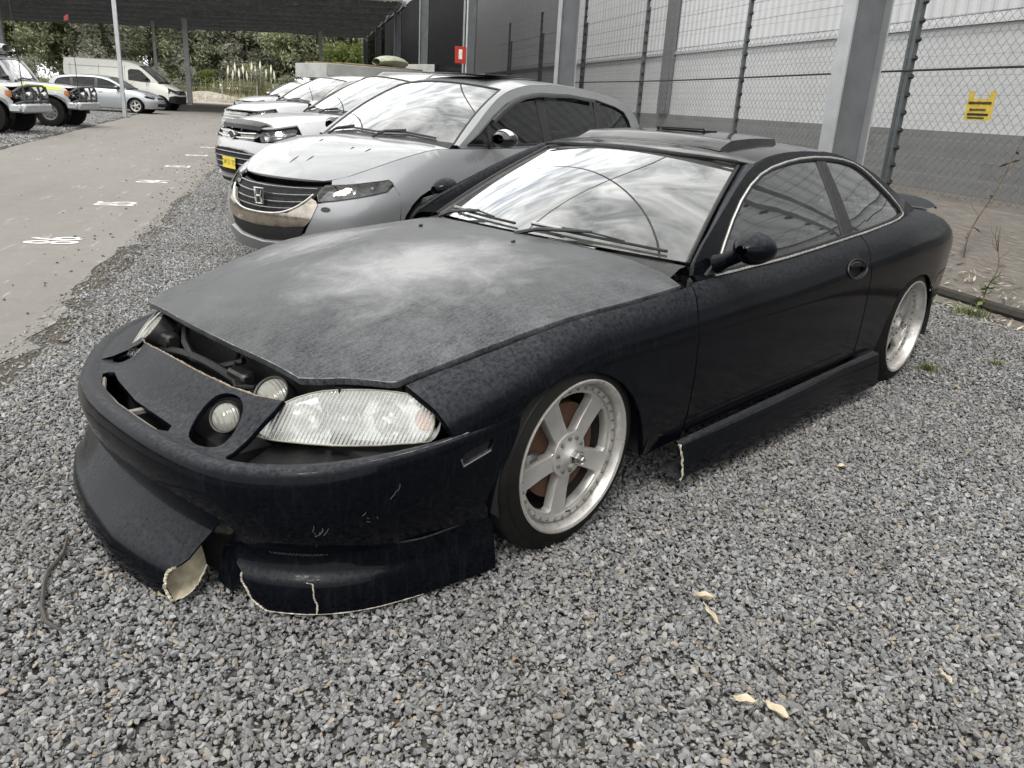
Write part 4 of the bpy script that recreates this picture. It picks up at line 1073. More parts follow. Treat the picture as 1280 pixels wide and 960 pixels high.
for t in np.linspace(-1, 1, 29):
    y = .60*t; x0 = -3.60 + .16*abs(t)**3; zb = float(K_boot(np.array([x0]), np.array([y]))[0][2])
    lift = .048*(1-abs(t)**8)
    c_ = [(x0, zb+.002), (x0-.06, zb+lift*.75), (x0-.15, zb+lift), (x0-.205, zb+lift*.95), (x0-.207, zb+lift*.95-.014), (x0-.15, zb+lift*.55), (x0-.06, zb+.004)]
    rows.append([(a, y, b) for a, b in c_])
sp_.grid(rows, closed_v=True); sp_.build('boot_spoiler', PB, coupe)
# tilted glass sunroof with deflector
sr = MB(); rows = []
for i, a in enumerate(np.linspace(0, 1, 13)):
    x = -1.40 - .46*a; row = []
    for y in np.linspace(-.395, .395, 17):
        z = float(K_roof2(np.array([x]), np.array([y]))[0][2]) + .008 + .022*min(1, a*6)*(1-.35*a)
        row.append((x, y, z))
    rows.append(row)
top = rows
sr.grid(top)
prof = []
ring = [top[0][j] for j in range(17)] + [top[i][16] for i in range(1, 13)] + [top[12][j] for j in range(15, -1, -1)] + [top[i][0] for i in range(11, 0, -1)]
low = [(p[0]+.02*(1 if k < 17 else 0), p[1]*1.03, float(K_roof2(np.array([p[0]]), np.array([p[1]]))[0][2])-.002) for k, p in enumerate(ring)]
sr.grid([ring, low], closed_v=True)
sro = sr.build('sunroof', simple('roof_glass', (.008, .009, .010), .10, coat=.12, var=.4, scale=3, spec=.25), coupe)
df_ = MB(); 
df_.tube([(-1.64, -.10, 1.243), (-1.62, -.10, 1.255), (-1.62, .16, 1.257), (-1.64, .16, 1.245)], .005, 6)
df_.box((-1.70, .03, 1.2485), (.12, .24, .008), bev=.003)
df_.build('sunroof_blind', M('black_trim'), sro)
rs = MB(); rs.tube([K_roof2(np.array([-1.222 - .10*(t*t)*1.0]), np.array([.53*t]))[0]+np.array([.004, 0, .001]) for t in np.linspace(-1, 1, 24)], .006, 5)
rs.build('roof_seal', M('rubber'), coupe)

# ---------------------------------------------------------------- front end
def B_full(s, v):
    s = np.asarray(s, float); p = np.where((s < 0)[..., None], B_skin(np.minimum(np.abs(s)*B_RIGHT.L/B_CREST.L, B_RIGHT.L), v, B_RIGHT), B_skin(np.abs(s), v)); p[..., 1] = np.where(s < 0, -p[..., 1], p[..., 1]); return p
Lb = B_CREST.L
rear_edge = [(Lb-.002, 5.9), (Lb-.004, 4.5), (Lb-.01, 3.6), (Lb-.03, 2.4), (Lb-.05, 1.2), (Lb-.055, 0.0)]
bo = [(-a, b) for a, b in rear_edge] + rear_edge[::-1]
sm = B_CREST.sx(.40)
_ms = B_CREST.sx(.40); mk_poly = [(_ms-.058, 3.05), (_ms-.050, 2.72), (_ms+.045, 2.95), (_ms+.055, 3.30), (_ms+.048, 3.52), (_ms-.045, 3.30)]
mark_hole = mk_poly
bsk = panel(B_full, [(-a, b) for a, b in rear_edge] + [(t, 0.0) for t in np.linspace(-Lb+.08, Lb-.08, 9)] + rear_edge[::-1] + [(t, 6.0) for t in np.linspace(Lb-.02, -Lb+.02, 9)],
            holes=[mark_hole], step=.022, flange=.012, out=(1, 0, 0), scale=(1, .05))
# nose panel with grille slot and two lamp holes
nose_half = [(.802, 0), (.800, .12), (.790, .27), (.772, .38), (.748, .455), (.742, .470), (.775, .478), (.83, .482), (.885, .490), (.925, .510), (.945, .545), (.940, .565)]
crestin = [(B_xc(y)-.052+.0*y, y) for y in np.linspace(.56, 0, 14)]
nh = [(float(a), float(b)) for a, b in nose_half] + [(float(a), float(b)) for a, b in crestin]
nr = [(.800, -.12), (.790, -.27), (.770, -.38), (.742, -.455), (.735, -.478), (.765, -.495), (.80, -.512), (.835, -.535)] + [(float(B_xc(-y))-.052, -float(y)) for y in np.linspace(.54, .02, 14)]
n_out = nr[::-1] + nh[:-1]
slot = [(.905, -.285), (.925, -.2), (.950, 0), (.947, .24), (.972, .275), (.998, .255), (1.003, 0), (.975, -.2), (.940, -.285), (.92, -.295)]
fogL = smoothpoly([(.939, .325), (.885, .262), (.825, .256), (.797, .318), (.812, .385), (.862, .428), (.925, .440), (.952, .400)], 36)
fogR = [(.815+.052*math.cos(a)-.012*math.sin(a), -.385+.052*math.sin(a)) for a in np.linspace(0, 2*math.pi, 31)[:-1]]
nsp = panel(N_nose, n_out, holes=[slot, fogL, fogR], step=.016, flange=.014, out=(0, 0, 1), lip=.004)
bsk.join(nsp)
lg = MB(); rows = []
for s_ in np.linspace(.50, Lb-.06, 26):      # the bumper's shelf still meets the far lamp
    p6 = B_full(np.array([-s_]), np.array([5.9]))[0]; k_ = min(1.0, (Lb-s_)/.5); x_, y_, nx_, ny_ = B_RIGHT.at(s_*B_RIGHT.L/B_CREST.L)
    n_ = np.array([nx_, -ny_, 0]); rows.append([p6, p6-n_*.035*k_+np.array([0, 0, .008]), p6-n_*.08*k_+np.array([0, 0, .026*k_]), p6-n_*.125*k_+np.array([0, 0, .05*k_])])
lg.grid(rows); bsk.join(lg)
bump_o = bsk.build('front_bumper', PB, coupe, angle=50)
# chipped edge along the panel's rear lip, bumper bolts
ce = MB(); random.seed(5)
rl = dens([(x-.003, y) for x, y in [(.745, -.46), (.772, -.38), (.790, -.27), (.800, -.12), (.802, 0), (.800, .12), (.790, .27), (.772, .38), (.748, .452)]], .012, False)
ce.tube([N_nose(np.array([a]), np.array([b]))[0] + np.array([0, 0, -.002+random.uniform(-.001, .001)]) for a, b in rl], [random.uniform(.0015, .0042) for _ in rl], 5)
ce.build('chipped_edge', simple('raw_edge', (.20, .16, .12), .8, var=.5, scale=50), bump_o)
sb = MB(); sl = [N_nose(np.array([a]), np.array([b]))[0] + np.array([0, 0, -.008]) for a, b in dens([(.945, -.26), (.985, -.15), (1.0, 0), (.993, .25)], .03, False)]
sb.tube(sl, .006, 5)
sb.box((.965, 0.05, .432), (.05, .02, .012)); sb.build('slot_edge', simple('slot_dust', (.16, .145, .13), .8, var=.4, scale=40), bump_o)
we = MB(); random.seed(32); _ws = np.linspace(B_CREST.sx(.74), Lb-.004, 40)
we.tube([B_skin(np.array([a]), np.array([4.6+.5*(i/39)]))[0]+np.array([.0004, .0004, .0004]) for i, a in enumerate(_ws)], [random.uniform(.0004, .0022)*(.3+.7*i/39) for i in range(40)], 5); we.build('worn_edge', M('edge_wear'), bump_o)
# side marker recess
mk = panel(B_full, [(_ms+(a-_ms)*1.1, 3.12+(b-3.12)*1.15) for a, b in mk_poly], step=.02, flange=0, out=(0, 1, 0), scale=(1, .05), off=-.012); mk.build('marker_recess', M('dark_void'), bump_o)
mr = MB(); mr.tube([B_skin(np.array([a]), np.array([b]))[0] for a, b in mk_poly[:3]], .0022, 5); mr.build('marker_edge', M('grey_plastic'), bump_o)
# scuffs on the bumper corner
sc2 = MB(); random.seed(11)
def scuff(x_, v_, n_, spread, ln):
    for k in range(n_):
        s0 = B_CREST.sx(x_) + random.gauss(0, spread); v0 = v_ + random.gauss(0, spread*14); a = random.uniform(.3, 1.3)*random.choice((1, 1, -1)); l = random.uniform(.3, 1)*ln
        pts = [(s0, v0), (s0+l*.5*math.cos(a)+.002, v0+l*9*math.sin(a)), (s0+l*math.cos(a), v0+l*18*math.sin(a))]
        sc2.tube([B_skin(np.array([p]), np.array([min(6, max(0, q))]))[0]*1.0 + np.array([.0006, .0006, 0]) for p, q in pts], .0008, 4)
scuff(.83, 1.3, 7, .012, .022); scuff(.72, 1.7, 4, .008, .012); scuff(.66, 2.6, 2, .02, .03)
sc2.build('scuff_marks', simple('scuff', (.075, .08, .085), .8, var=.3), bump_o)

# lower lip: rows bottom, crest, shoulder, inner
def lip_map(dx_fn, zb=.035, zc_=.115):
    def fn(s, v):
        s = np.asarray(s, float); v = np.asarray(v, float)
        x, y, nx, ny = B_CREST.at(np.abs(s)); sg = np.sign(s) + (s == 0)
        d = dx_fn(s)
        wb = np.clip((s-B_CREST.sx(.80))/(B_CREST.sx(.52)-B_CREST.sx(.80)), 0, 1); wb = wb*wb*(3-2*wb)
        ins = np.stack([d, (d-.004)*(1-wb)+(d+.004)*wb, (d+.004)*(1-wb)+(d+.010)*wb, (d+.03)*(1-wb)+(d+.016)*wb, .11*(1-wb)+(.048+.0*d)*wb], 0); zz = np.stack([zb+0*s, .075+0*s, zc_+0*s, zc_+.022+0*s, .205+0*s], 0)
        k = np.clip(np.floor(v).astype(int), 0, 3); f = v-k; ii = np.arange(len(s))
        i_ = ins[k, ii]*(1-f)+ins[k+1, ii]*f; z = zz[k, ii]*(1-f)+zz[k+1, ii]*f
        return np.stack([x-nx*i_, sg*(y-ny*i_), z], -1)
    return fn
lipL_d = spl([(B_CREST.sy(.40), .075), (B_CREST.sy(.585), .070), (B_CREST.sx(.83), .066), (B_CREST.sx(.55), .05), (Lb, .018)])
lipL = lip_map(lambda s: lipL_d(np.abs(s)), .03, .118)
s0 = B_CREST.sy(.535)
tearL = [(s0+.13, 0.0), (s0+.085, .6), (s0+.070, 1.2), (s0+.045, 1.7), (s0+.038, 2.2), (s0+.0, 2.7), (s0-.02, 3.2), (s0-.08, 4.0)]
lpl = panel(lipL, [(Lb-.05, 4.0), (Lb-.055, 2.5), (Lb-.052, 0.0)] + tearL[:1] + tearL[1:], step=.018, flange=.004, out=(1, .5, 0), scale=(1, .055))
lpl_o = lpl.build('lip_section', PB, bump_o)
def lipR_dfn(s): return np.interp(s, [-Lb, -.75, -.35, -.1, .14, .32, .45], [.05, .06, 0.0, -.03, -.047, -.035, -.022])
def lipR(s, v):
    s = np.asarray(s, float); v = np.asarray(v, float); x, y, nx, ny = B_CREST.at(np.abs(s)); sg = np.sign(s)+(s == 0); d = lipR_dfn(s)
    ins = np.stack([d, d-.006, d+.002, d+.026, .052+.4*d, .10+0*d], 0); zz = np.stack([.04+0*s, .075+0*s, .122+0*s, .146+0*s, .185+0*s, .26+0*s], 0)
    v2 = v*1.25; k = np.clip(np.floor(v2).astype(int), 0, 4); f = v2-k; ii = np.arange(len(s)); i_ = ins[k, ii]*(1-f)+ins[k+1, ii]*f; z = zz[k, ii]*(1-f)+zz[k+1, ii]*f
    return np.stack([x-nx*i_, sg*(y-ny*i_), z], -1)
sE = .425
tearR = [(sE-.01, 0.0), (sE-.022, .7), (sE-.02, 1.4), (sE+.0, 2.0), (sE+.022, 2.6), (sE+.03, 3.2), (sE+.075, 4.0)]
lpr = panel(lipR, tearR + [(t, 4.0) for t in np.linspace(.35, -Lb+.1, 8)] + [(-Lb+.05, 4.0), (-Lb+.05, 0.0)], step=.02, flange=.004, out=(1, 0, 0), scale=(1, .055))
lpr_o = lpr.build('lip_section', PB, bump_o)
# torn, raw glass-fibre edges
te = MB(); random.seed(8)
def torn(fm, pts, r=.004):
    q = dens(pts, .012, False)
    P_ = [fm(np.array([a + random.uniform(-.003, .003)]), np.array([b]))[0] + np.array([.002, .001, 0]) for a, b in q]
    te.tube(P_, [random.uniform(.35, 1.25)*r for _ in P_], 5)
torn(lipL, [(a, b/1.0) for a, b in tearL[:5]], .0026); torn(lipR, tearR[:4], .0042)
cs = B_CREST.sx(.84)
torn(lipL, [(cs-.035, 2.15), (cs-.012, 2.05), (cs-.008, 1.2), (cs+.002, .7), (cs+.0, 0.05)], .0013)
torn(lipL, [(t, 0.02) for t in np.linspace(s0+.13, Lb-.3, 12)], .0013)
te.build('torn_edge', M('cream_edge'), bump_o)
# curled flap showing its bare underside
fl_ = MB()
A_ = [[0.956, 0.319, 0.165], [0.999, 0.338, 0.14], [1.038, 0.347, 0.115], [1.065, 0.364, 0.08], [1.077, 0.372, 0.035]]
B_ = [[0.957, 0.414, 0.1], [0.978, 0.426, 0.075], [1.0, 0.427, 0.05], [1.027, 0.419, 0.03], [1.055, 0.4, 0.02]]
sA, cA = curve(A_, 60); sB, cB = curve(B_, 60); rows = []
for w_ in np.linspace(0, 1, 10):
    row = []
    for a in np.linspace(0, 1, 12):
        pa = np.array([np.interp(a*sA[-1], sA, cA[:, i]) for i in range(3)]); pb = np.array([np.interp(a*sB[-1], sB, cB[:, i]) for i in range(3)])
        p_ = pa*(1-w_)+pb*w_; k = math.sin(math.pi*w_)*.030*(.35+.65*math.sin(math.pi*min(1, a*.9+.1)))
        row.append((p_[0]-k*.9+.002*math.sin(a*19+w_*3), p_[1]-k*.5, max(.012, p_[2]-k*.25)))
    rows.append(row)
fl_.grid(rows); fo_ = fl_.build('torn_flap', M('fibreglass'), bump_o)
random.seed(18); fe = MB(); fe.tube([np.array(p)+np.array([random.uniform(-.002, .002), random.uniform(-.002, .002), random.uniform(0, .003)]) for p in dens([tuple(q) for q in cB[::6]], .008, False)], [random.uniform(.0012, .0030) for _ in dens([tuple(q) for q in cB[::6]], .008, False)], 5); fe.build('flap_edge', M('cream_edge'), fo_)
chk = MB(); pc = [lipL(np.array([a]), np.array([b]))[0] for a, b in [(s0-.085, .5), (s0-.02, .1), (s0+.03, 1.5), (s0-.01, 3.4), (s0-.09, 3.0)]]
pc = [p + np.array([-.02, -.01, 0]) for p in pc]; n_ = len(pc)
chk.add(pc + [p + np.array([-.006, -.004, 0]) for p in pc], [tuple(range(n_)), tuple(range(2*n_-1, n_-1, -1))] + [(i, (i+1) % n_, n_+(i+1) % n_, n_+i) for i in range(n_)])
chk.build('broken_chunk', PB, bump_o, smooth=False)
# intake liner and mesh
ln = panel(lambda s, v: (lambda p: p)(lip_map(lambda q: .13+0*q)(s, v)), [(-Lb+.1, 0), (Lb-.08, 0), (Lb-.08, 4), (-Lb+.1, 4)], step=.05, flange=0, out=(1, 0, 0), scale=(1, .055), off=-.005)
ln.build('intake_liner', M('dark_void'), bump_o)
ms = MB(); sm0 = B_CREST.sx(.91)
mp = lambda a, b: lip_map(lambda q: .115+0*q)(np.array([a]), np.array([b]))[0] + np.array([.012, .012, 0])
for k in range(-6, 10):
    a = sm0+.012*k
    ms.tube([mp(a, 3.0), mp(a+.035, 3.95)], .0009, 4); ms.tube([mp(a+.035, 3.0), mp(a, 3.95)], .0009, 4)
ms.build('intake_mesh', M('grey_plastic'), bump_o)
# headlamps
hl_pts = smoothpoly([(.085, .454), (.135, .490), (.211, .530), (.348, .562), (.515, .574), (.708, .576), (.837, .567), (.922, .542), (.950, .508), (.938, .470), (.82, .453), (.547, .438), (.276, .437), (.13, .443)], 70)
Hs = (H_s[-1], 1)
lens = panel(H_lens, hl_pts, step=.012, flange=.03, out=(1, .6, .4), scale=Hs)
big_ = [(.5+(a-.5)*1.03, .507+(b-.507)*1.09) for a, b in hl_pts]
hous = panel(H_lens, big_, step=.03, flange=.02, out=(1, .6, .4), scale=Hs, off=-.085)
def H3(t, z, d=0.0):
    e_ = 1e-3; f_ = lambda a, b: H_lens(np.array([a]), np.array([b]))[0]
    n_ = np.cross(f_(t+e_, z)-f_(t-e_, z), f_(t, z+e_)-f_(t, z-e_)); n_ /= np.linalg.norm(n_)
    if n_[0] < 0: n_ = -n_
    return f_(t, z) + n_*d, n_
def bowl(t, z, r, depth, d0):
    """reflector bowl facing along the lens normal"""
    c, n_ = H3(t, z, d0); n_ = Vector((1, .35, .12)).normalized(); q = n_.to_track_quat('Z', 'Y').to_matrix()
    m = MB(); rows = []
    for i in range(9):
        a = i/8; rr_ = r*(.12+.88*a)
        rows.append([tuple(Vector(c) + q @ Vector((rr_*math.cos(th), rr_*math.sin(th), depth*(a**2-1)))) for th in np.linspace(0, 2*math.pi, 25)[:-1]])
    m.grid(rows, closed_v=True); return m
refl = MB(); refl.join(bowl(.50, .508, .052, .05, -.025)); refl.join(bowl(.72, .512, .05, .045, -.028)); refl.join(bowl(.32, .497, .044, .05, -.03))
amb = MB(); amb.join(bowl(.895, .515, .030, .03, -.012))
blb = MB()
for t_, z_ in ((.50, .508), (.72, .512)):
    c, n_ = H3(t_, z_, -.04); blb.tube([c - n_*.03, c, c + n_*.012], [.009, .009, .004], 8)
rim_l = MB(); rim_l.tube([H3(a, b, .0005)[0] for a, b in hl_pts[::2]], .0022, 5, closed=True)
for mir in (False, True):
    f_ = (lambda m: m.mirror()) if mir else (lambda m: m)
    h_o = f_(lens).build('headlamp', M('lamp_lens'), coupe, angle=60)
    f_(hous).build('lamp_housing', M('reflector'), h_o); f_(refl).build('lamp_reflector', M('chrome'), h_o)
    f_(amb).build('turn_signal', M('amber'), h_o); f_(blb).build('bulb', M('reflector'), h_o)
    f_(rim_l).build('lens_rim', simple('aged_lens_rim', (.30, .29, .24), .6, var=.3), h_o)
# round lamps: inner main-beam units behind the panel and driving lamps in the bumper holes
def round_lamp(c, n_, r, name):
    n_ = Vector(n_).normalized(); q = n_.to_track_quat('Z', 'Y').to_matrix(); c = Vector(c)
    def lath(prof, m):
        rows = [[tuple(c + q @ Vector((r_*math.cos(th), r_*math.sin(th), h_))) for r_, h_ in prof] for th in np.linspace(0, 2*math.pi, 29)[:-1]]
        m.grid(rows, closed_u=True); return m
    o = lath([(r*1.14, -.05), (r*1.16, -.006), (r*1.10, .004), (r*1.0, .002), (r*1.0, -.01)], MB()).build(name, M('black_trim'), coupe)
    lath([(0.0001, .012), (r*.4, .0105), (r*.75, .006), (r*.98, -.002)], MB()).build('lens', M('dull_lens'), o)
    lath([(r*.97, -.006), (r*.8, -.02), (r*.5, -.036), (r*.15, -.042)], MB()).build('reflector', simple('old_reflector', (.36, .36, .34), .35, .8, var=.3, scale=30), o)
for s_ in (1, -1):
    round_lamp((.838, .330, .474) if s_ > 0 else (.79, -.37, .462), (.75, s_*.55, .5), .040, 'driving_lamp')
    round_lamp((.722, .372, .528) if s_ > 0 else (.715, -.425, .535), (.8, s_*.35, .75), .048, 'main_beam_lamp')
# engine bay: liner, radiator support, hoses
eb = MB(); eb.box((.0, 0, .43), (1.25, 1.12, .30)); eb.box((.66, 0, .36), (.14, .70, .20)); eb.box((.42, 0, .40), (.3, 1.0, .22))
for s_ in (-1, 1): eb.box((.45, s_*.55, .36), (.36, .36, .12)); eb.box((.22, s_*.66, .52), (.40, .12, .16))
eb.box((.80, 0, .33), (.12, .80, .12))
eb.build('engine_bay', M('dark_void'), coupe)
ed = MB(); ed.tube([(.715, y, .520-.10*(abs(y)/.55)**2 - .01) for y in np.linspace(-.48, .40, 15)], .014, 8)
ed.tube([(.66, -.30, .55), (.70, -.22, .53), (.72, -.12, .50), (.70, .02, .505), (.66, .10, .54)], .012, 7)
ed.tube([(.65, .05, .55), (.71, .12, .51), (.74, .2, .50), (.72, .28, .52)], .007, 6)
ed.box((.70, .16, .515), (.05, .10, .04), bev=.008); ed.box((.70, -.35, .505), (.05, .09, .05), bev=.008); ed.box((.69, .34, .53), (.06, .05, .03), bev=.006)
ed.box((.50, .655, .585), (.01, .02, .05)); ed.box((.30, .705, .63), (.012, .02, .05))
ed.build('bay_fittings', simple('bay_black', (.007, .007, .0075), .5, var=.3), coupe)
bb = MB()
for s_ in (-1, 1): bb.grid([[(.90-.42*a, s_*(.50+.30*a), .395+.02*a), (.66-.36*a, s_*(.34+.22*a), .375+.02*a)] for a in np.linspace(0, 1, 8)])
bb.build('lamp_tray', M('black_trim'), coupe)

# ---------------------------------------------------------------- wheels
def wheel(parent, x, side, lipw, seed):  # seed: turn of the wheel
    """axle along y; outer face at y = 0 before placing"""
    w_o = MB(); Rr = .2475
    w_o.lathe([(Rr, -.004), (Rr+.001, 0.0), (Rr-.004, .002), (Rr-.012, -.002), (Rr-.017, -.012), (Rr-.021, -.02-lipw*.5), (Rr-.030, -lipw), (.206, -lipw-.004), (.205, -lipw-.012)], 64)
    wo = w_o.build('wheel', M('alloy_lip'), parent, angle=35)
    br_ = MB(); br_.lathe([(.205, -lipw-.012), (.204, -lipw-.03), (.20, -.21), (Rr, -.225)], 48); br_.build('rim_barrel', simple('dark_barrel', (.045, .040, .035), .7, .3, var=.4, scale=14), wo)  # barrel behind the spokes, darker than the rim lip
    ty = MB(); Rt = .318
    ty.lathe([(Rr-.006, -.008), (Rr+.004, -.002), (Rr+.012, -.006), (Rr+.03, -.013), (Rr+.052, -.022), (Rt-.006, -.032), (Rt-.001, -.042), (Rt, -.06), (Rt, -.10), (Rt, -.17), (Rt-.004, -.188), (Rt-.03, -.20), (Rr, -.21)], 72)
    for k in range(4):
        y_ = -.066-.032*k
        ty.lathe([(Rt+.0004, y_), (Rt+.0008, y_-.001), (Rt+.0008, y_-.024), (Rt+.0004, y_-.025)], 72)
    ty.lathe([(Rr+.034, -.0137), (Rr+.0355, -.0125), (Rr+.037, -.0155)], 72)
    ty.build('tyre', M('tyre'), wo)
    # spoke disc, cut out between five spokes
    fy = lambda a, b: np.stack([a, -lipw-.012 + .010*np.clip(1-np.hypot(a, b)/.12, 0, 1), b], -1)
    outer = ell(0, 0, .207, .207, 60)
    holes = []
    for k in range(5):
        a = R(90+36+72*k + 8); pts = []
        def pol(r_, da): return (r_*math.cos(a+da), r_*math.sin(a+da))
        wi = lambda r_: math.asin(min(.99, (.0225+.055*r_)/r_*1.0)) # half spoke width at radius
        rr_ = [.080, .10, .13, .16, .186]
        lft = [pol(r_, -(R(36)-wi(r_)*(1.02))) for r_ in rr_]; rgt = [pol(r_, (R(36)-wi(r_)*1.02)) for r_ in rr_]
        arc = [pol(.196, d) for d in np.linspace(-(R(36)-wi(.190))*.86, (R(36)-wi(.190))*.86, 7)]
        inn = [pol(.071, d) for d in np.linspace((R(36)-wi(.078))*.5, -(R(36)-wi(.078))*.5, 3)]
        holes.append(lft + arc + rgt[::-1] + inn)
    face = panel(fy, outer, holes=holes, step=.012, flange=.03, out=(0, 1, 0), lip=.003)
    face.build('spoke_disc', M('alloy'), wo, angle=35)
    hb_ = MB(); yy = -lipw-.006
    hb_.lathe([(.074, yy-.008), (.0735, yy+.001), (.071, yy+.003), (.055, yy+.004), (.045, yy+.006), (.030, yy+.014), (.0235, yy+.022), (.022, yy+.024), (.0, yy+.024)], 40)
    hb_.build('hub', M('alloy'), wo, angle=30)
    nt_ = MB()
    hexp = lambda r_, y_, ph=0: [(r_*math.cos(math.pi/3*k+ph), y_, r_*math.sin(math.pi/3*k+ph)) for k in range(6)]
    nt_.grid([hexp(.021, yy+.018), hexp(.022, yy+.030), hexp(.0205, yy+.040), hexp(.015, yy+.044), hexp(.013, yy+.058), hexp(.010, yy+.061), hexp(.001, yy+.061)], closed_v=True)
    nt_.build('centre_nut', M('chrome'), wo, smooth=False)
    bl = MB()
    for k in range(10):
        a = 2*math.pi*k/10+.2; c_ = (.056*math.cos(a), yy+.004, .056*math.sin(a))
        bl.lathe([(.0062, -.002), (.0062, .004), (.004, .006), (.0, .006)], 8, c_)
    nriv = 36
    for k in range(nriv):
        a = 2*math.pi*k/nriv; c_ = (.2125*math.cos(a), -lipw-.003, .2125*math.sin(a))
        bl.lathe([(.0048, -.004), (.0048, .004), (.003, .006), (.0, .006)], 7, c_)
    bl.build('rim_bolts', M('steel_bolt'), wo, angle=30)
    ds = MB(); yb_ = -lipw-.045; ds.lathe([(.155, yb_-.02), (.155, yb_), (.07, yb_), (.07, yb_+.02), (.0, yb_+.02)], 40); ds.lathe([(.2, -.185), (0, -.185)], 32)
    ds.build('brake_disc', M('rust_disc'), wo)
    cp = MB(); cp.box((.135*math.cos(.5), -lipw-.055, .135*math.sin(.5)), (.06, .06, .10), Matrix.Rotation(-.5, 3, 'Y'), bev=.012); cp.build('brake_caliper', M('steel_bolt'), wo)
    vs = MB(); vs.tube([(.20*math.cos(-.95), -lipw+.0, .20*math.sin(-.95)), (.188*math.cos(-.95), -lipw+.016, .188*math.sin(-.95))], .003, 6); vs.build('valve', M('rubber'), wo)
    wo.location = (x, side*.884, .3165); wo.rotation_euler = (R(-1.2)*(1 if side > 0 else -1), seed, 0 if side > 0 else math.pi)
    if side < 0: wo.rotation_euler = (R(1.2), seed, math.pi)
    return wo
for x_, lw, sd_ in ((0.0, .026, .66), (-2.69, .052, .35)):
    for s_ in (1, -1): wheel(coupe, x_, s_, lw, sd_)
# wheel-arch liners and floor pan
wl = MB()
for x_, rx_ in ((-.045, .36), (-2.70, .375)):
    for s_ in (1, -1):
        rows = []
        for a in np.linspace(-.25, math.pi+.25, 22):
            rows.append([(x_+rx_*math.cos(a), s_*y, .295+.345*math.sin(a)) for y in (.868, .70, .50)])
        wl.grid(rows); 
        wl.add([(x_+rx_*math.cos(a), s_*.50, .295+.345*math.sin(a)) for a in np.linspace(0, 2*math.pi, 24)], [tuple(range(24))])
wl.build('arch_liner', M('dark_void'), coupe)
fp_ = MB(); fp_.box((-1.38, 0, .24), (1.9, 1.60, .10)); fp_.box((-.2, 0, .22), (2.0, .96, .12)); fp_.box((-3.0, 0, .26), (1.5, .96, .14)); fp_.box((.62, 0, .2), (.35, 1.3, .1))
fp_.box((-.53, 0, .45), (.12, 1.5, .5)); fp_.box((-3.4, 0, .5), (.8, 1.2, .4)); fp_.box((-2.55, 0, .6), (.1, 1.3, .5))
fp_.build('floor_pan', M('dark_void'), coupe)
# side skirts with a torn leading end
for s_ in (1, -1):
    sk = MB(); rows = []
    xs = np.linspace(-.57, -2.305, 40)
    for i, x in enumerate(xs):
        a = (x+.57)/(-1.735); zt = .205+.035*a; zb = .080+.003*math.sin(i*.7); bul = .012*math.sin(min(1, a*1.3)*math.pi)
        jag = .02*math.sin(i*9.1) if i == 0 else 0
        yo = .893+bul + (.012*(a > .8)*(a-.8)*5)
        rows.append([(x, s_*.872, zt+.010), (x, s_*(yo-.006), zt+.004), (x, s_*(yo+.002), zt-.006), (x-.01, s_*(yo+.010), (zt+zb)/2+.01), (x-.012, s_*(yo+.016), zb+.004), (x-.012, s_*(yo+.010), zb-.010), (x, s_*.80, zb)])
    sk.grid(rows); so = sk.build('side_skirt', PB, coupe, angle=50)
    tt = MB(); random.seed(2)
    q = dens([r_ for r_ in [rows[0][1], rows[0][2], rows[0][3], rows[0][4], rows[0][5]]], .012, False)
    tt.tube([np.array(p) + np.array([random.uniform(-.004, .008), s_*random.uniform(0, .003), 0]) for p in q], [random.uniform(.0015, .005) for _ in q], 5)
    tt.build('torn_edge', M('cream_edge'), so)
    stp = MB(); stp.tube([(x, s_*.9005, .232+.03*((x+.7)/-1.35)) for x in np.linspace(-.68, -2.02, 14)], .0024, 5); stp.build('sill_trim', M('black_trim'), so)
    # door mirror
    mm = MB(); rows = []
    for i, a in enumerate(np.linspace(0, 1, 13)):
        # a runs front to back; oval sections
        rx_ = math.sin(math.pi*min(1, .06+a*.60))**.75
        cx_ = -.735 - .115*a
        rows.append([(cx_ + (0 if s_ > 0 else -.15), s_*((.926 if s_ > 0 else .885) + .006*a + .074*rx_*math.cos(th)), .893 + .058*rx_*math.sin(th)*(1.0 - .18*(math.cos(th) > 0)*math.cos(th))) for th in np.linspace(0, 2*math.pi, 25)[:-1]])
    mm.grid(rows, closed_v=True)
    mm.tube([(-.80, s_*.800, .818), (-.80, s_*.835, .838), (-.795-(.15 if s_ < 0 else 0), s_*.87, .858), (-.795-(.15 if s_ < 0 else 0), s_*.895, .875)], [.034, .027, .027, .030], 10)
    mo = mm.build('door_mirror', PB, coupe)
    mg = MB(); mg.add([(-.852-(.15 if s_ < 0 else 0), s_*((.932 if s_ > 0 else .891)+.062*math.cos(th)), .893+.046*math.sin(th)) for th in np.linspace(0, 2*math.pi, 25)[:-1]], [tuple(range(24))]); mg.build('mirror_glass', M('chrome'), mo)
    mbp = MB(); mbp.prism([(-.735, .785), (-.86, .788), (-.90, .86), (-.83, .83)], lambda a, b: K_flank(np.array([a]), np.array([b]))[0], lambda a, b: K_flank(np.array([a]), np.array([b]))[0] + np.array([0, .012, 0]))
    (mbp if s_ > 0 else mbp.mirror()).build('mirror_base', M('black_trim'), mo)
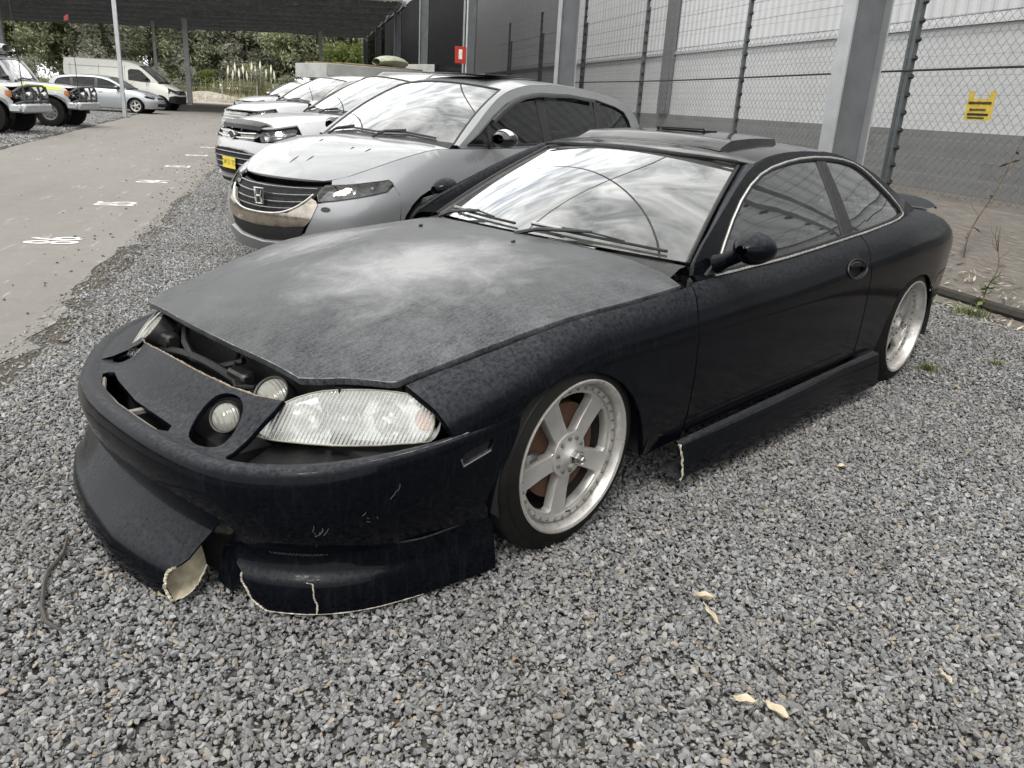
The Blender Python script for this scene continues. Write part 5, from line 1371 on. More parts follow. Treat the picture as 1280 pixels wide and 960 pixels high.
# wipers
for y0, y1, xo in ((-.53, -.02, 0), (.06, .62, 0)):
    wm = MB()
    def wp(t, w_, h_): 
        p = K_screen(np.array([t]), np.array([w_]))[0]; return p + np.array([.35*h_, 0, .93*h_])
    t0_, t1_ = y0/.70, y1/.70
    bl_ = [wp(t, .045 + .03*(1-abs(2*i/11-1))*0 + (.025 if y0 < 0 else .02)*(1-i/11), .014) for i, t in enumerate(np.linspace(t0_, t1_, 12))]
    wm.tube(bl_, .0055, 6)
    arm = [wp(t0_-.03, -.045, .022), wp(t0_+.10, .0, .034), wp((t0_+t1_)/2, .062, .030)]
    wob = wm.build('wiper', M('rubber'), coupe)
    am = MB(); am.tube(arm, [.010, .008, .006], 6); am.tube([bl_[2]+np.array([0, 0, .006]), bl_[5]+np.array([.002, 0, .016]), bl_[8]+np.array([0, 0, .006])], .0045, 5)
    am.build('wiper_arm', M('black_trim'), wob)
    wk = MB(); wk.tube([bl_[0]+np.array([.004, 0, .006]), bl_[3]+np.array([.004, 0, .008])], [.006, .005], 5); wk.build('wiper_spine', simple('worn_metal', (.45, .45, .44), .35, .8), wob)

# ---------------------------------------------------------------- cabin
cb = MB(); cb.box((-.86, 0, .62), (.38, 1.36, .26), bev=.06); cb.box((-.74, 0, .74), (.24, 1.3, .10), bev=.04)
for s_ in (1, -1): cb.box((-1.35, s_*.77, .58), (1.3, .06, .40), bev=.02)
cb.box((-1.5, 0, .42), (1.1, .22, .22), bev=.04); cb.box((-2.72, 0, .86), (.45, 1.1, .04), bev=.01)
cb.build('dashboard', M('dash'), coupe)
pp_ = MB(); pp_.box((-.72, .25, .828), (.17, .24, .002), Matrix.Rotation(.1, 3, 'Y')); pp_.build('paper_sheet', simple('paper', (.75, .75, .72), .8), coupe)
for y in (.37, -.37):
    st = MB(); st.box((-1.62, y, .48), (.52, .50, .18), bev=.06); st.box((-1.90, y, .78), (.16, .48, .56), Matrix.Rotation(-.28, 3, 'Y'), bev=.06)
    so = st.build('seat', M('seat_cloth'), coupe)
    hd = MB(); hd.box((-1.985, y, 1.085), (.09, .26, .16), Matrix.Rotation(-.2, 3, 'Y'), bev=.035); hd.build('headrest', M('seat_cloth'), so)
rs_ = MB(); rs_.box((-2.35, 0, .50), (.4, 1.2, .14), bev=.05); rs_.box((-2.56, 0, .70), (.14, 1.2, .42), Matrix.Rotation(-.3, 3, 'Y'), bev=.05); rs_.build('rear_seat', M('seat_cloth'), coupe)
sw = MB(); q = Matrix.Rotation(R(-65), 3, 'Y')
sw.tube([tuple(Vector((-1.13, -.37, .80)) + q @ Vector((.185*math.cos(a), .185*math.sin(a), 0))) for a in np.linspace(0, 2*math.pi, 33)[:-1]], .014, 7, closed=True)
sw.tube([(-1.13, -.55, .80), (-1.10, -.37, .79), (-1.13, -.19, .80)], .014, 6); sw.tube([(-1.12, -.37, .79), (-.95, -.37, .72)], .03, 8); sw.build('steering_wheel', M('dash'), coupe)
im = MB(); im.box((-1.27, 0, 1.095), (.03, .24, .06), bev=.012); im.build('rear_view_mirror', M('black_trim'), coupe)
# ================================================================ other vehicles: one builder, each with its own lines
def make_wheel_proto(name, Rt, Rr, width, nsp, rim_mat, tyre_mat='tyre', steel=False, spw=.03):
    m = MB(); m.lathe([(Rr+.004, -.01), (Rr+.006, 0), (Rr, .003), (Rr-.012, -.004), (Rr-.02, -.02), (Rr-.03, -.03), (Rr-.032, -width+.02), (Rr, -width)], 36)
    wo = m.build(name, M(rim_mat), None, angle=35)
    t = MB(); t.lathe([(Rr, -.01), (Rr+.008, .004), (Rr+.03, .012), ((Rr+Rt)/2+.01, .014), (Rt-.02, .004), (Rt-.004, -.014), (Rt, -.035), (Rt, -width*.5), (Rt, -width+.03), (Rt-.02, -width), (Rr, -width)], 44)
    t.build('tyre', M(tyre_mat), wo)
    fy = lambda a, b: np.stack([a, -.030+.016*np.clip(1-np.hypot(a, b)/(Rr*.6), 0, 1), b], -1)
    holes = []
    ro = Rr-.034
    for k in range(nsp):
        a0 = 2*math.pi*k/nsp; hw_ = math.pi/nsp
        if steel: holes.append(ell(ro*.80*math.cos(a0), ro*.80*math.sin(a0), ro*.13, ro*.13, 10)); continue
        def pol(r_, d): return (r_*math.cos(a0+d), r_*math.sin(a0+d))
        def wi(r_): return hw_ - math.asin(min(.95, spw/r_))
        pts = []
        for r_ in (ro*.42, ro*.62, ro*.90):
            if wi(r_) > .03: pts.append(pol(r_, -wi(r_)))
        pts += [pol(ro*.95, d) for d in np.linspace(-wi(ro*.95)*.85, wi(ro*.95)*.85, 4)]
        for r_ in (ro*.90, ro*.62, ro*.42):
            if wi(r_) > .03: pts.append(pol(r_, wi(r_)))
        if len(pts) > 4: holes.append(pts)
    panel(fy, ell(0, 0, ro+.004, ro+.004, 36), holes=holes, step=.03, flange=.03, out=(0, 1, 0)).build('wheel_face', M(rim_mat), wo, angle=35)
    h = MB(); h.lathe([(Rr*.2, -.03), (Rr*.19, -.008), (Rr*.15, -.004), (0, -.004)], 20); h.build('hub_cap', M('alloy' if not steel else 'dull_chrome'), wo)
    d = MB(); d.lathe([(Rr-.03, -.10), (0, -.10)], 28); d.build('brake_disc', M('dark_void'), wo)
    return wo

class Car:
    def __init__(s, name, label, cat, world_xy, heading, P, paint, group, wheel, z=0.0):
        s.P = P; s.t = thing(name, label, cat, (world_xy[0], world_xy[1], z), R(heading), group); s.paint = M(paint)
        s.plan = Plan(P['plan']); sx = s.plan.sx
        bs = lambda pr_: spl([(sx(x), v) for x, v in pr_])
        s.zc, s.ztop, s.itop, s.ibot, s.kf = bs(P['zc']), bs(P['ztop']), bs(P['itop']), bs(P['ibot']), bs(P['kf'])
        s.side = side_map(s.plan, s.zc, s.ztop, s.itop, s.ibot, P['zb'], s.kf)
        s.wheel = wheel; s.body(); s.green(); s.wheels()
    def full(s, a, z):                      # wrapped round the nose: a < 0 is the far side
        a = np.asarray(a, float); p = s.side(np.abs(a), z); p[..., 1] = np.where(a < 0, -p[..., 1], p[..., 1]); return p
    def fulr(s, a, z):                      # wrapped round the tail
        L = s.plan.L; a = np.asarray(a, float); m = a > L; p = s.side(np.where(m, 2*L-a, a), z); p[..., 1] = np.where(m, -p[..., 1], p[..., 1]); return p
    def pt(s, a, z, d=0.0):
        p = s.full(np.array([a]), np.array([z]))[0]
        if d:
            x, y, nx, ny = s.plan.at(abs(a)); p = p + np.array([nx*d, (ny if a >= 0 else -ny)*d, 0])
        return p
    def two(s, mb, name, mat, **kw): return mb.build(name, mat, s.t, **kw), mb.mirror().build(name, mat, s.t, **kw)
    def body(s):
        P = s.P; sx = s.plan.sx; zb = P['zb']; st = P.get('step', .045)
        xf = P['x_bump']; arches = P['arches']
        def arc(c, n=13, a0=0.0, a1=math.pi): return [(c[0]+c[2]*math.cos(a), c[1]+c[3]*math.sin(a)) for a in np.linspace(a0, a1, n)]
        A0, A1 = arches
        top = lambda x0, x1, n: [(x, float(s.ztop(sx(x)))-.002) for x in np.linspace(x0, x1, n)]
        hx = P['x_lamp']    # fender front above the bumper
        ab = lambda A, z: math.sqrt(max(0, 1-((z-A[1])/A[3])**2))*A[2] if z > A[1] else A[2]
        f0 = A0[0]-ab(A0, zb+.02)
        d = P['doors']
        fo = [(f0, zb)] + [(d[0]+.004, zb)] + [(d[0]+.004, z) for z in np.linspace(zb+.1, float(s.ztop(sx(d[0])))-.03, 4)] + top(d[0]+.006, hx, 12) + P['fender_front'] + arc(A0)[1:-1]
        s.two(panel(s.side, [(sx(x), z) for x, z in fo], step=st, flange=.015, out=(0, 1, .2)), 'fender', s.paint)
        for i in range(len(d)-1):
            x0, x1 = d[i]-.004, d[i+1]+.004
            last = i == len(d)-2
            if last and P.get('door_arch', True):
                A = A1; rz = arc(A, 13); pts = [p for p in rz if p[0] > x1+.01 and p[1] > zb]
                do = [(x0, zb)] + ([(A[0]+A[2]+.0, zb)] if pts else [(x1, zb)]) + pts + [(x1, pts[-1][1]+.01 if pts else zb+.1)] + [(x1, float(s.ztop(sx(x1)))-.002)] + top(x1+.02, x0-.02, 8) + [(x0, float(s.ztop(sx(x0)))-.002)]
            else: do = [(x0, zb), (x1, zb), (x1, float(s.ztop(sx(x1)))-.002)] + top(x1+.02, x0-.02, 8) + [(x0, float(s.ztop(sx(x0)))-.002)]
            L_, R_ = s.two(panel(s.side, [(sx(x), z) for x, z in do], step=st, flange=.012, out=(0, 1, .2)), 'door', s.paint)
            hm = MB(); hz = float(s.ztop(sx(x1)))-.13; hx_ = x1+.16
            hm.tube([s.side(np.array([sx(x)]), np.array([hz]))[0]+np.array([0, o_, 0]) for x, o_ in ((hx_+.09, .004), (hx_+.07, .028), (hx_-.06, .028), (hx_-.09, .004))], .012, 6)
            hm.build('door_handle', M(P.get('handle', 'chrome')) if P.get('handle') else s.paint, L_); hm.mirror().build('door_handle', s.paint, R_)
        xr = P['x_tail']; x1 = d[-1]-.004
        ar = arc(A1, 15); arl = [p for p in ar if p[0] < x1-.005]
        qo = [(x1, float(s.ztop(sx(x1)))-.002)] + top(x1-.02, xr, 10) + [(xr, .62), (xr, zb+.12), (arl[-1][0]-.02, zb+.02)] + [p for p in arl[::-1] if p[1] > zb+.02]
        qo += [(x1, max(arl[0][1]+.005, zb))] if arl[0][1] > zb+.05 else [(x1, zb)]
        s.two(panel(s.side, [(sx(x), z) for x, z in qo], step=st, flange=.012, out=(0, 1, .2)), 'quarter_panel', s.paint)
        L = s.plan.L; tr = [(sx(xr)+.006, zb+.10), (sx(xr)+.006, .60), (sx(xr)+.006, float(s.ztop(sx(xr)))-.004)]
        to = tr + [(L, float(s.ztop(L))-.004)] + [(2*L-a, b) for a, b in reversed(tr)] + [(L, zb+.06)]
        panel(s.fulr, to, step=.09, flange=.01, out=(-1, 0, 0)).build('rear_bumper', s.paint, s.t)
        # front bumper cover with openings
        hol = [[(a, b) for a, b in h] for h in P.get('front_holes', [])]
        ft = P['front_top']      # list of (s, z) from centre outwards
        fb = P['front_end']      # list of (x, z) down the bumper's rear edge
        half = [(a, b) for a, b in ft] + [(sx(x), z) for x, z in fb]
        bot = P.get('front_bottom', [(0.0, zb)])
        out = [(-a, b) for a, b in reversed(half)] + half[1 if half[0][0] == 0 else 0:] + [(a, b) for a, b in reversed(bot)] + [(-a, b) for a, b in bot if a > 0]
        panel(s.full, out, holes=hol, step=st*.7, flange=.02, out=(1, 0, 0)).build('front_bumper', s.paint, s.t)
        # dark core so that nothing shows through
        c = MB(); c.box(((P['nose']+P['rear'])/2-.05, 0, zb+.14), (P['nose']-P['rear']-.5, P['w']-.62, .22)); c.box((P['x_cowl']/2+.25, 0, zb+.38), (.7, P['w']-.75, .34)); c.box(((P['x_cowl']+P['rear'])/2, 0, zb+.30), (P['x_cowl']-P['rear']-.5, P['w']-.40, .30))
        c.build('chassis', M('dark_void'), s.t, smooth=False)
        for A in arches:
            m = MB(); rows = []
            for a in np.linspace(-.2, math.pi+.2, 16): rows.append([(A[0]+(A[2]+.01)*math.cos(a), y, A[1]+(A[3]+.01)*math.sin(a)) for y in (P['w']/2-.05, P['w']/2-.32)])
            m.grid(rows); m.add([(A[0]+A[2]*math.cos(a), P['w']/2-.32, A[1]+A[3]*math.sin(a)) for a in np.linspace(0, 6.283, 20)[:-1]], [tuple(range(19))])
            s.two(m, 'arch_liner', M('dark_void'))
        # bonnet
        sc_, sw_ = P['hood_corner_s'], sx(P['x_cowl']+.03)
        xcf, xcr, zcf, zcr = P['hood_centre']
        Sb = np.linspace(sc_, sw_, 40); EP = s.side(Sb, s.ztop(Sb)+.001)
        bb = (Sb-sc_)/(sw_-sc_)
        ex, ey, ez = [np.interp(np.linspace(0, 1, 40), bb, EP[:, i]) for i in range(3)]
        czf = spl(P['hood_cz'])
        def hood(a, b):
            a = np.asarray(a, float); b = np.asarray(b, float); g_ = np.linspace(0, 1, 40)
            x1, y1, z1 = np.interp(b, g_, ex), np.interp(b, g_, ey)-.004, np.interp(b, g_, ez)
            xc = xcf+(xcr-xcf)*b; zc_ = czf(b); m_ = np.abs(a)**P.get('hood_pow', 2.2)
            return np.stack([xc+(x1-xc)*m_, a*y1, zc_+(z1-zc_)*np.abs(a)**P.get('hood_zpow', 2.8)], -1)
        s.hood = hood
        hw_ = P['w']/2
        bo = panel(hood, [(-1, 0), (1, 0), (1, 1), (-1, 1)], step=.05, flange=.018, out=(0, 0, 1), scale=(hw_, abs(xcr-xcf)))
        s.bonnet = bo.build('bonnet', s.paint, s.t)
    def green(s):
        P = s.P; sx = s.plan.sx
        xs = np.linspace(P['x_cowl']+.1, P['x_tail'], 60); SS = np.array([sx(x) for x in xs]); ZB = s.ztop(SS); BP = s.side(SS, ZB)
        zr, yr, pw = P['flank_ref']
        def flank(x, z):
            x = np.asarray(x, float); z = np.asarray(z, float)
            zb = np.interp(-x, -BP[:, 0], ZB); yb = np.interp(-x, -BP[:, 0], BP[:, 1])
            t = np.clip((z-zb)/(zr-zb), -.2, 1.25); return np.stack([x, yb-(yb-yr)*np.sign(t)*np.abs(t)**pw, z], -1)
        s.flank = flank; f1 = lambda x, z: flank(np.array([x]), np.array([z]))[0]
        drip = P['drip']; _, dp = curve(drip, 240)
        dz = lambda x: float(np.interp(-x, -dp[:, 0], dp[:, 1]))
        rear = P['rear_edge']
        belt = [(x, float(s.ztop(sx(x)))+.002) for x in np.linspace(rear[-1][0]+.02, drip[0][0]-.02, 30)]
        wins = P['windows']
        fo = [tuple(p) for p in drip] + rear + belt
        hol = P['dlo']
        s.two(panel(flank, fo, holes=[hol], step=.05, flange=.012, out=(0, 1, .2)), 'side_frame', s.paint)
        if P.get('trim_strip', True):
            m = MB(); m.tube([f1(a, b)+np.array([0, .001, 0]) for a, b in hol], .010, 6, closed=True); s.two(m, 'window_trim', M(P.get('trim', 'black_trim')))
        for w_ in wins: s.two(panel(flank, w_, step=.1, flange=0, out=(0, 1, 0), off=-.010), 'side_window', M(P.get('side_glass', 'dark_glass')))
        for q in P['pillars']: s.two(panel(flank, q, step=.06, flange=.01, out=(0, 1, 0), off=-.004), 'window_pillar', M('black_trim'))
        if P.get('visor'):
            m = MB(); vp = P['visor']
            r1 = [f1(a, b)+np.array([0, .004, 0]) for a, b in vp]; r2 = [f1(a, b-.035)+np.array([0, .032, 0]) for a, b in vp]
            m.grid([r1, [(np.array(a)*.5+np.array(b)*.5)+np.array([0, .008, .006]) for a, b in zip(r1, r2)], r2]); s.two(m, 'window_visor', M('black_trim'))
        # screen
        (bx, by, bz), (bcx, bcz), (tx, ty, tz), (tcx, tcz) = P['screen']
        def screen(t, w_):
            t = np.asarray(t, float); w_ = np.asarray(w_, float)
            b = np.stack([bcx+(bx-bcx)*t**2, by*t, bcz+(bz-bcz)*t**2], -1); q = np.stack([tcx+(tx-tcx)*t**2, ty*t, tcz+(tz-tcz)*t**2], -1)
            p = b*(1-w_)[..., None]+q*w_[..., None]; k = P.get('screen_bulge', .03)*np.sin(np.pi*w_); p[..., 2] += k; p[..., 0] += k*.5; return p
        s.screen = screen; s1 = lambda t, w_: screen(np.array([t]), np.array([w_]))[0]
        ws = panel(screen, [(-1, 0), (1, 0), (1, 1), (-1, 1)], step=.08, flange=0, out=(1, 0, 1), scale=(by, .9)).build('windscreen', M(P.get('screen_glass', 'screen_glass')), s.t)
        m = MB(); m.tube([s1(-1, w_) for w_ in np.linspace(0, 1, 10)] + [s1(t, 1.0) for t in np.linspace(-.95, .95, 14)] + [s1(1, w_) for w_ in np.linspace(1, 0, 10)], .011, 5); m.build('screen_seal', M('black_trim'), ws)
        # pillar strip
        x0d, x1d = drip[0][0], P['drip_top_x']; m = MB(); rows = []
        for w_ in np.linspace(0, 1, 14):
            a = s1(1.0, w_); xd = x0d+(x1d-x0d)*w_; b = f1(xd, dz(xd)); c_ = (a+b)/2+np.array([.006, .008, .008])
            rows.append([a+np.array([0, 0, -.012]), a+np.array([0, .002, .003]), c_, b+np.array([0, 0, .002]), b+np.array([0, -.006, -.012])])
        m.grid(rows); s.two(m, 'pillar', s.paint, angle=60)
        # roof
        rz = spl(P['roof_z'])
        def roof(x, y):
            x = np.asarray(x, float); y = np.asarray(y, float); Ed = np.array([f1(q, dz(q)) for q in x]); a = np.clip(np.abs(y)/Ed[:, 1], 0, 1)
            zc_ = np.maximum(rz(x), Ed[:, 2]); return np.stack([x, y, zc_-(zc_-Ed[:, 2])*a**2.6], -1)
        s.roof = roof
        xe = drip[-1][0]; hf = [(tcx-.01, 0)] + [(tcx+(tx-tcx)*t**2-.01, ty*t) for t in (.3, .6, .85, 1.0)] + [(x, float(f1(x, dz(x))[1])-.003) for x in np.linspace(x1d-.01, xe, 14)] + [(xe, 0)]
        ro = [(a, -b) for a, b in reversed(hf[1:-1])] + hf
        s.roof_o = panel(roof, ro, step=.07, flange=.012, out=(0, 0, 1)).build('roof', s.paint, s.t)
        # tailgate / rear window
        m = MB(); rows = []
        for a, b in [drip[-1]] + rear:
            p = f1(a, b); rows.append([(p[0]-.05*(1-(t*t)), p[1]*t*.995, p[2]+.006*(1-t*t)) for t in np.linspace(-1, 1, 9)])
        m.grid(rows); tg = m.build('tailgate', s.paint, s.t)
        k = len(rows); g = MB(); g.grid([[(q[0]-.012, q[1]*.8, q[2]+.004) for q in r_] for r_ in rows[:max(2, k-1)]]); g.build('rear_window', M('dark_glass'), tg)
        # cabin
        m = MB(); cx = P['x_cowl']; m.box((cx-.25, 0, bz-.14), (.55, P['w']-.42, .20), bev=.06); m.box((cx-1.6, 0, P['zb']+.50), (2.6, P['w']-.30, .05)); m.build('dashboard', M('dash'), s.t)
        for y in (.37, -.37):
            m = MB(); m.box((cx-1.25, y, P['zb']+.62), (.5, .48, .16), bev=.05); m.box((cx-1.52, y, P['zb']+.90), (.15, .46, .60), Matrix.Rotation(-.25, 3, 'Y'), bev=.05); so = m.build('seat', M('seat_cloth'), s.t)
            h = MB(); h.box((cx-1.62, y, P['zb']+1.24), (.09, .25, .17), bev=.03); h.build('headrest', M('seat_cloth'), so)
        # wipers and cowl
        m = MB(); rows = [[s1(t, -.045)+np.array([.05, 0, -.03]), s1(t, -.02)+np.array([.02, 0, .0]), s1(t, .03)+np.array([0, 0, .004])] for t in np.linspace(-1, 1, 15)]
        m.grid(rows); m.build('cowl', M('black_trim'), s.t)
        for t0, t1 in P.get('wipers', ((-.75, -.02), (.02, .78))):
            m = MB(); m.tube([s1(t, .05+.03*(1-abs(i/4-1)))+np.array([.008, 0, .012]) for i, t in enumerate(np.linspace(t0, t1, 9))], .009, 5); m.tube([s1(t0+.02, -.03)+np.array([.01, 0, .02]), s1(t0+.15, .03)+np.array([.015, 0, .035]), s1((t0+t1)/2, .085)+np.array([.01, 0, .025])], .011, 5); m.build('wiper', M('black_trim'), s.t)
        # mirrors
        mx, mz = P['mirror']; p = f1(mx, max(mz-.06, float(s.ztop(sx(mx)))))
        for sg in (1, -1):
            m = MB(); rows = []
            for a in np.linspace(0, 1, 8):
                k = math.sin(math.pi*min(1, .10+a*.62))**.6
                rows.append([(mx+.10-.15*a, sg*(p[1]+.15+.115*k*math.cos(th)), mz+.075*k*math.sin(th)) for th in np.linspace(0, 6.283, 17)[:-1]])
            m.grid(rows, closed_v=True); m.add([rows[-1][i] for i in range(16)], [tuple(range(16))]); m.tube([(mx+.0, sg*(p[1]-.01), mz-.06), (mx+.01, sg*(p[1]+.07), mz-.04)], .03, 7)
            mo = m.build('door_mirror', M(P['mirror_mat']) if P.get('mirror_mat') else s.paint, s.t)
            if P.get('mirror_lamp'):
                q = MB(); q.grid([[(mx+.10-.15*a+.004, sg*(p[1]+.15+.119*math.sin(math.pi*min(1, .10+a*.62))**.6*math.cos(th)), mz+.079*math.sin(math.pi*min(1, .10+a*.62))**.6*math.sin(th)) for th in np.linspace(.5, 1.9, 9)] for a in (.25, .4, .55)]); q.build('mirror_lamp', M('chrome'), mo)
    def wheels(s):
        first = True
        for A in s.P['arches']:
            for sg in (1, -1):
                w_ = copy_tree(s.wheel); w_.parent = s.t
                w_.location = (A[0], sg*(s.P['w']/2-.035), s.P['Rt']); w_.rotation_euler = (0, random.uniform(0, 6), 0 if sg > 0 else math.pi)
    # feature helpers -------------------------------------------------
    def patch(s, name, poly, mat, off=.003, flange=.01, step=.03, parent=None, mirror=False):
        m = panel(s.full, poly, step=step, flange=flange, out=(1, .3, 0), off=off); o = m.build(name, mat, parent or s.t)
        if mirror: m.mirror().build(name, mat, parent or s.t)
        return o
    def bar(s, name, pts, r_, mat, d=.0, parent=None, closed=False, mirror=False):
        m = MB(); m.tube([s.pt(a, b, d) for a, b in pts], r_, 6, closed=closed); o = m.build(name, mat, parent or s.t)
        if mirror: m.mirror().build(name, mat, parent or s.t)
        return o
    def lamp(s, poly, bowls, name='headlamp', depth=.07, back='reflector', mirror=True):
        for sg in ((1, -1) if mirror else (1,)):
            f = (lambda m: m) if sg > 0 else (lambda m: m.mirror())
            o = f(panel(s.full, poly, step=.03, flange=.02, out=(1, .5, 0), off=.004)).build(name, M('clear_lens'), s.t)
            f(panel(s.full, poly, step=.04, flange=0, out=(1, .5, 0), off=-depth)).build('lamp_housing', M(back), o)
            for a, z, r_, mt in bowls:
                c = Vector(s.pt(a, z, -depth*.45)); q = Vector((1, .25, .05)).normalized().to_track_quat('Z', 'Y').to_matrix(); m = MB()
                m.grid([[tuple(c + q @ Vector((r_*k*math.cos(th), r_*k*math.sin(th), .5*r_*(k*k-1)))) for th in np.linspace(0, 6.283, 17)[:-1]] for k in (.1, .4, .7, 1.0)], closed_v=True)
                f(m).build('lamp_reflector', M(mt), o)
            r = MB(); r.tube([s.pt(a, b, .004) for a, b in dens(poly, .03)], .005, 5, closed=True); f(r).build('lamp_rim', M('black_trim'), o)

carpaint('silver_paint', (.265, .272, .288), dirt_amt=.22, metal=.55, rough=.30)
carpaint('white_paint', (.40, .41, .425), dirt_amt=.16, metal=0.0, rough=.28)
carpaint('van_paint', (.66, .66, .62), dirt=(.28, .28, .22), dirt_amt=.30, metal=0.0, rough=.4, coat=.3)
carpaint('pale_silver', (.36, .38, .40), dirt_amt=.18, metal=.5, rough=.3)
simple('chrome_dark', (.36, .33, .29), .16, 1.0, var=.2)
simple('plate_yellow', (.62, .48, .03), .5, var=.1)
simple('gloss_black', (.010, .010, .011), .08, coat=1.0, var=.2)
simple('smoke_chrome', (.25, .26, .28), .2, .9, var=.2)
W5 = make_wheel_proto('wheel', .325, .225, .20, 5, 'alloy')
W7 = make_wheel_proto('wheel', .36, .225, .22, 7, 'alloy')
WS = make_wheel_proto('wheel', .355, .215, .22, 8, 'dull_chrome', steel=True)
WD = make_wheel_proto('wheel', .415, .215, .25, 8, 'grey_plastic', steel=True)

# ---------------------------------------------------------------- silver minivan
HP = dict(plan=[(.955, 0), (.935, .20), (.885, .38), (.80, .55), (.67, .70), (.50, .80), (.28, .86), (0, .885), (-.6, .895), (-1.5, .90), (-2.6, .895), (-3.2, .87), (-3.6, .80), (-3.8, .60), (-3.86, .3), (-3.87, 0)],
    zc=[(.955, .46), (.5, .50), (0, .62), (-.6, .64), (-2, .68), (-3, .72), (-3.87, .72)], ztop=[(.955, .715), (.90, .718), (.80, .742), (.55, .82), (.2, .91), (-.15, .965), (-.5, .965), (-1, .965), (-2, .995), (-3, 1.03), (-3.5, 1.04), (-3.87, 1.04)],
    itop=[(.955, .13), (.90, .14), (.80, .15), (.55, .17), (.2, .15), (-.15, .125), (-.5, .10), (-1, .09), (-2, .09), (-3, .10), (-3.87, .10)], ibot=[(.955, .10), (.5, .05), (0, .02), (-1, .035), (-3, .03), (-3.87, .08)],
    kf=[(.955, .5), (.5, .6), (0, .6), (-.5, .3), (-3.87, .4)], zb=.20, w=1.79, nose=.955, rear=-3.87, Rt=.325, arches=[(0, .33, .375, .365), (-2.83, .33, .38, .37)],
    x_bump=.35, x_lamp=.80, fender_front=[(.795, .712), (.70, .726), (.55, .742), (.43, .762), (.405, .745), (.39, .70), (.365, .66), (.362, .55)], doors=[-.52, -1.62, -2.70], x_tail=-3.55,
    front_holes=[], x_cowl=-.28, hood_centre=(.80, -.20, .77, 1.0), hood_cz=[(0, .735), (.2, .825), (.5, .92), (.8, .985), (1, 1.01)], hood_corner_s=.50,
    flank_ref=(1.50, .60, 1.15), drip=[(-.36, .985), (-.60, 1.13), (-.86, 1.28), (-1.12, 1.395), (-1.40, 1.462), (-1.75, 1.497), (-2.3, 1.50), (-2.8, 1.475), (-3.2, 1.425), (-3.45, 1.37)], drip_top_x=-1.16,
    rear_edge=[(-3.60, 1.26), (-3.68, 1.12), (-3.54, 1.045)], dlo=[(-.46, .995), (-.78, .985), (-1.6, 1.0), (-2.4, 1.02), (-3.0, 1.045), (-3.38, 1.075), (-3.42, 1.10), (-3.36, 1.22), (-3.28, 1.30), (-3.1, 1.345), (-2.7, 1.40), (-2.2, 1.425), (-1.7, 1.42), (-1.4, 1.385), (-1.12, 1.315), (-.88, 1.21), (-.62, 1.07)],
    windows=[[(-.50, .998), (-.76, .99), (-.76, 1.13), (-.62, 1.055)], [(-.81, .99), (-1.58, 1.0), (-1.60, 1.40), (-1.4, 1.375), (-1.12, 1.305), (-.88, 1.20), (-.81, 1.16)], [(-1.70, 1.005), (-2.60, 1.03), (-2.66, 1.39), (-2.2, 1.415), (-1.72, 1.41)], [(-2.74, 1.04), (-3.38, 1.08), (-3.36, 1.21), (-3.28, 1.29), (-3.1, 1.335), (-2.78, 1.38)]],
    pillars=[[(-.755, .985), (-.815, .985), (-.815, 1.18), (-.755, 1.145)], [(-1.575, 1.0), (-1.705, 1.0), (-1.725, 1.425), (-1.60, 1.41)], [(-2.595, 1.03), (-2.745, 1.035), (-2.785, 1.40), (-2.66, 1.405)]],
    visor=[(-.84, 1.195), (-1.0, 1.27), (-1.2, 1.35), (-1.4, 1.398), (-1.62, 1.425), (-2.2, 1.437), (-2.66, 1.41)],
    screen=((-.36, .72, .985), (-.20, 1.01), (-1.16, .575, 1.425), (-1.05, 1.47)), roof_z=[(-1.05, 1.475), (-1.5, 1.535), (-2.2, 1.545), (-3, 1.50), (-3.45, 1.44)], mirror=(-.74, 1.05), mirror_mat='gloss_black', mirror_lamp=True,
    wipers=((-.80, .02), (.04, .80)),
    front_top=[(0, .42), (.40, .44), (.60, .50)], front_end=[(.68, .665), (.55, .715), (.42, .755), (.365, .76), (.355, .66), (.372, .50), (.38, .35), (.37, .22)], front_bottom=[(0.0, .235), (.45, .235), (.80, .22)])
# the bumper's painted lower part starts below the chrome bar
HP['front_top'] = [(0, .285), (.28, .31), (.40, .37), (.45, .46), (.50, .585)]
HP['front_end'] = [(.665, .634), (.55, .655), (.46, .678), (.405, .715), (.385, .69), (.362, .64), (.374, .50), (.38, .35), (.37, .22)]
honda = Car('silver_minivan', 'silver minivan with a black grille and chrome bar parked beside the black coupe', 'car', (-2.06, -3.30), 10.5, HP, 'silver_paint', 'cars parked nose to the lane', W5)
gr = [(0, .702), (.24, .700), (.50, .715), (.48, .67), (.40, .573), (.27, .505), (0, .487)]
full_ = lambda half: [(-a, b) for a, b in reversed(half) if a > 0] + half if half[0][0] == 0 else None
def sym(half): return half + [(-a, b) for a, b in reversed(half) if a > 0]
go = honda.patch('grille', sym(gr), M('dark_void'), off=-.03, flange=0)
for k, (z0, z1, se) in enumerate(((.672, .682, .47), (.622, .640, .445), (.572, .592, .40), (.527, .545, .33))):
    honda.bar('grille_bar', [(a, z0+(z1-z0)*(abs(a)/se)**2*1.0) for a in np.linspace(-se, se, 25)], .0042, M('smoke_chrome'), -.012, go)
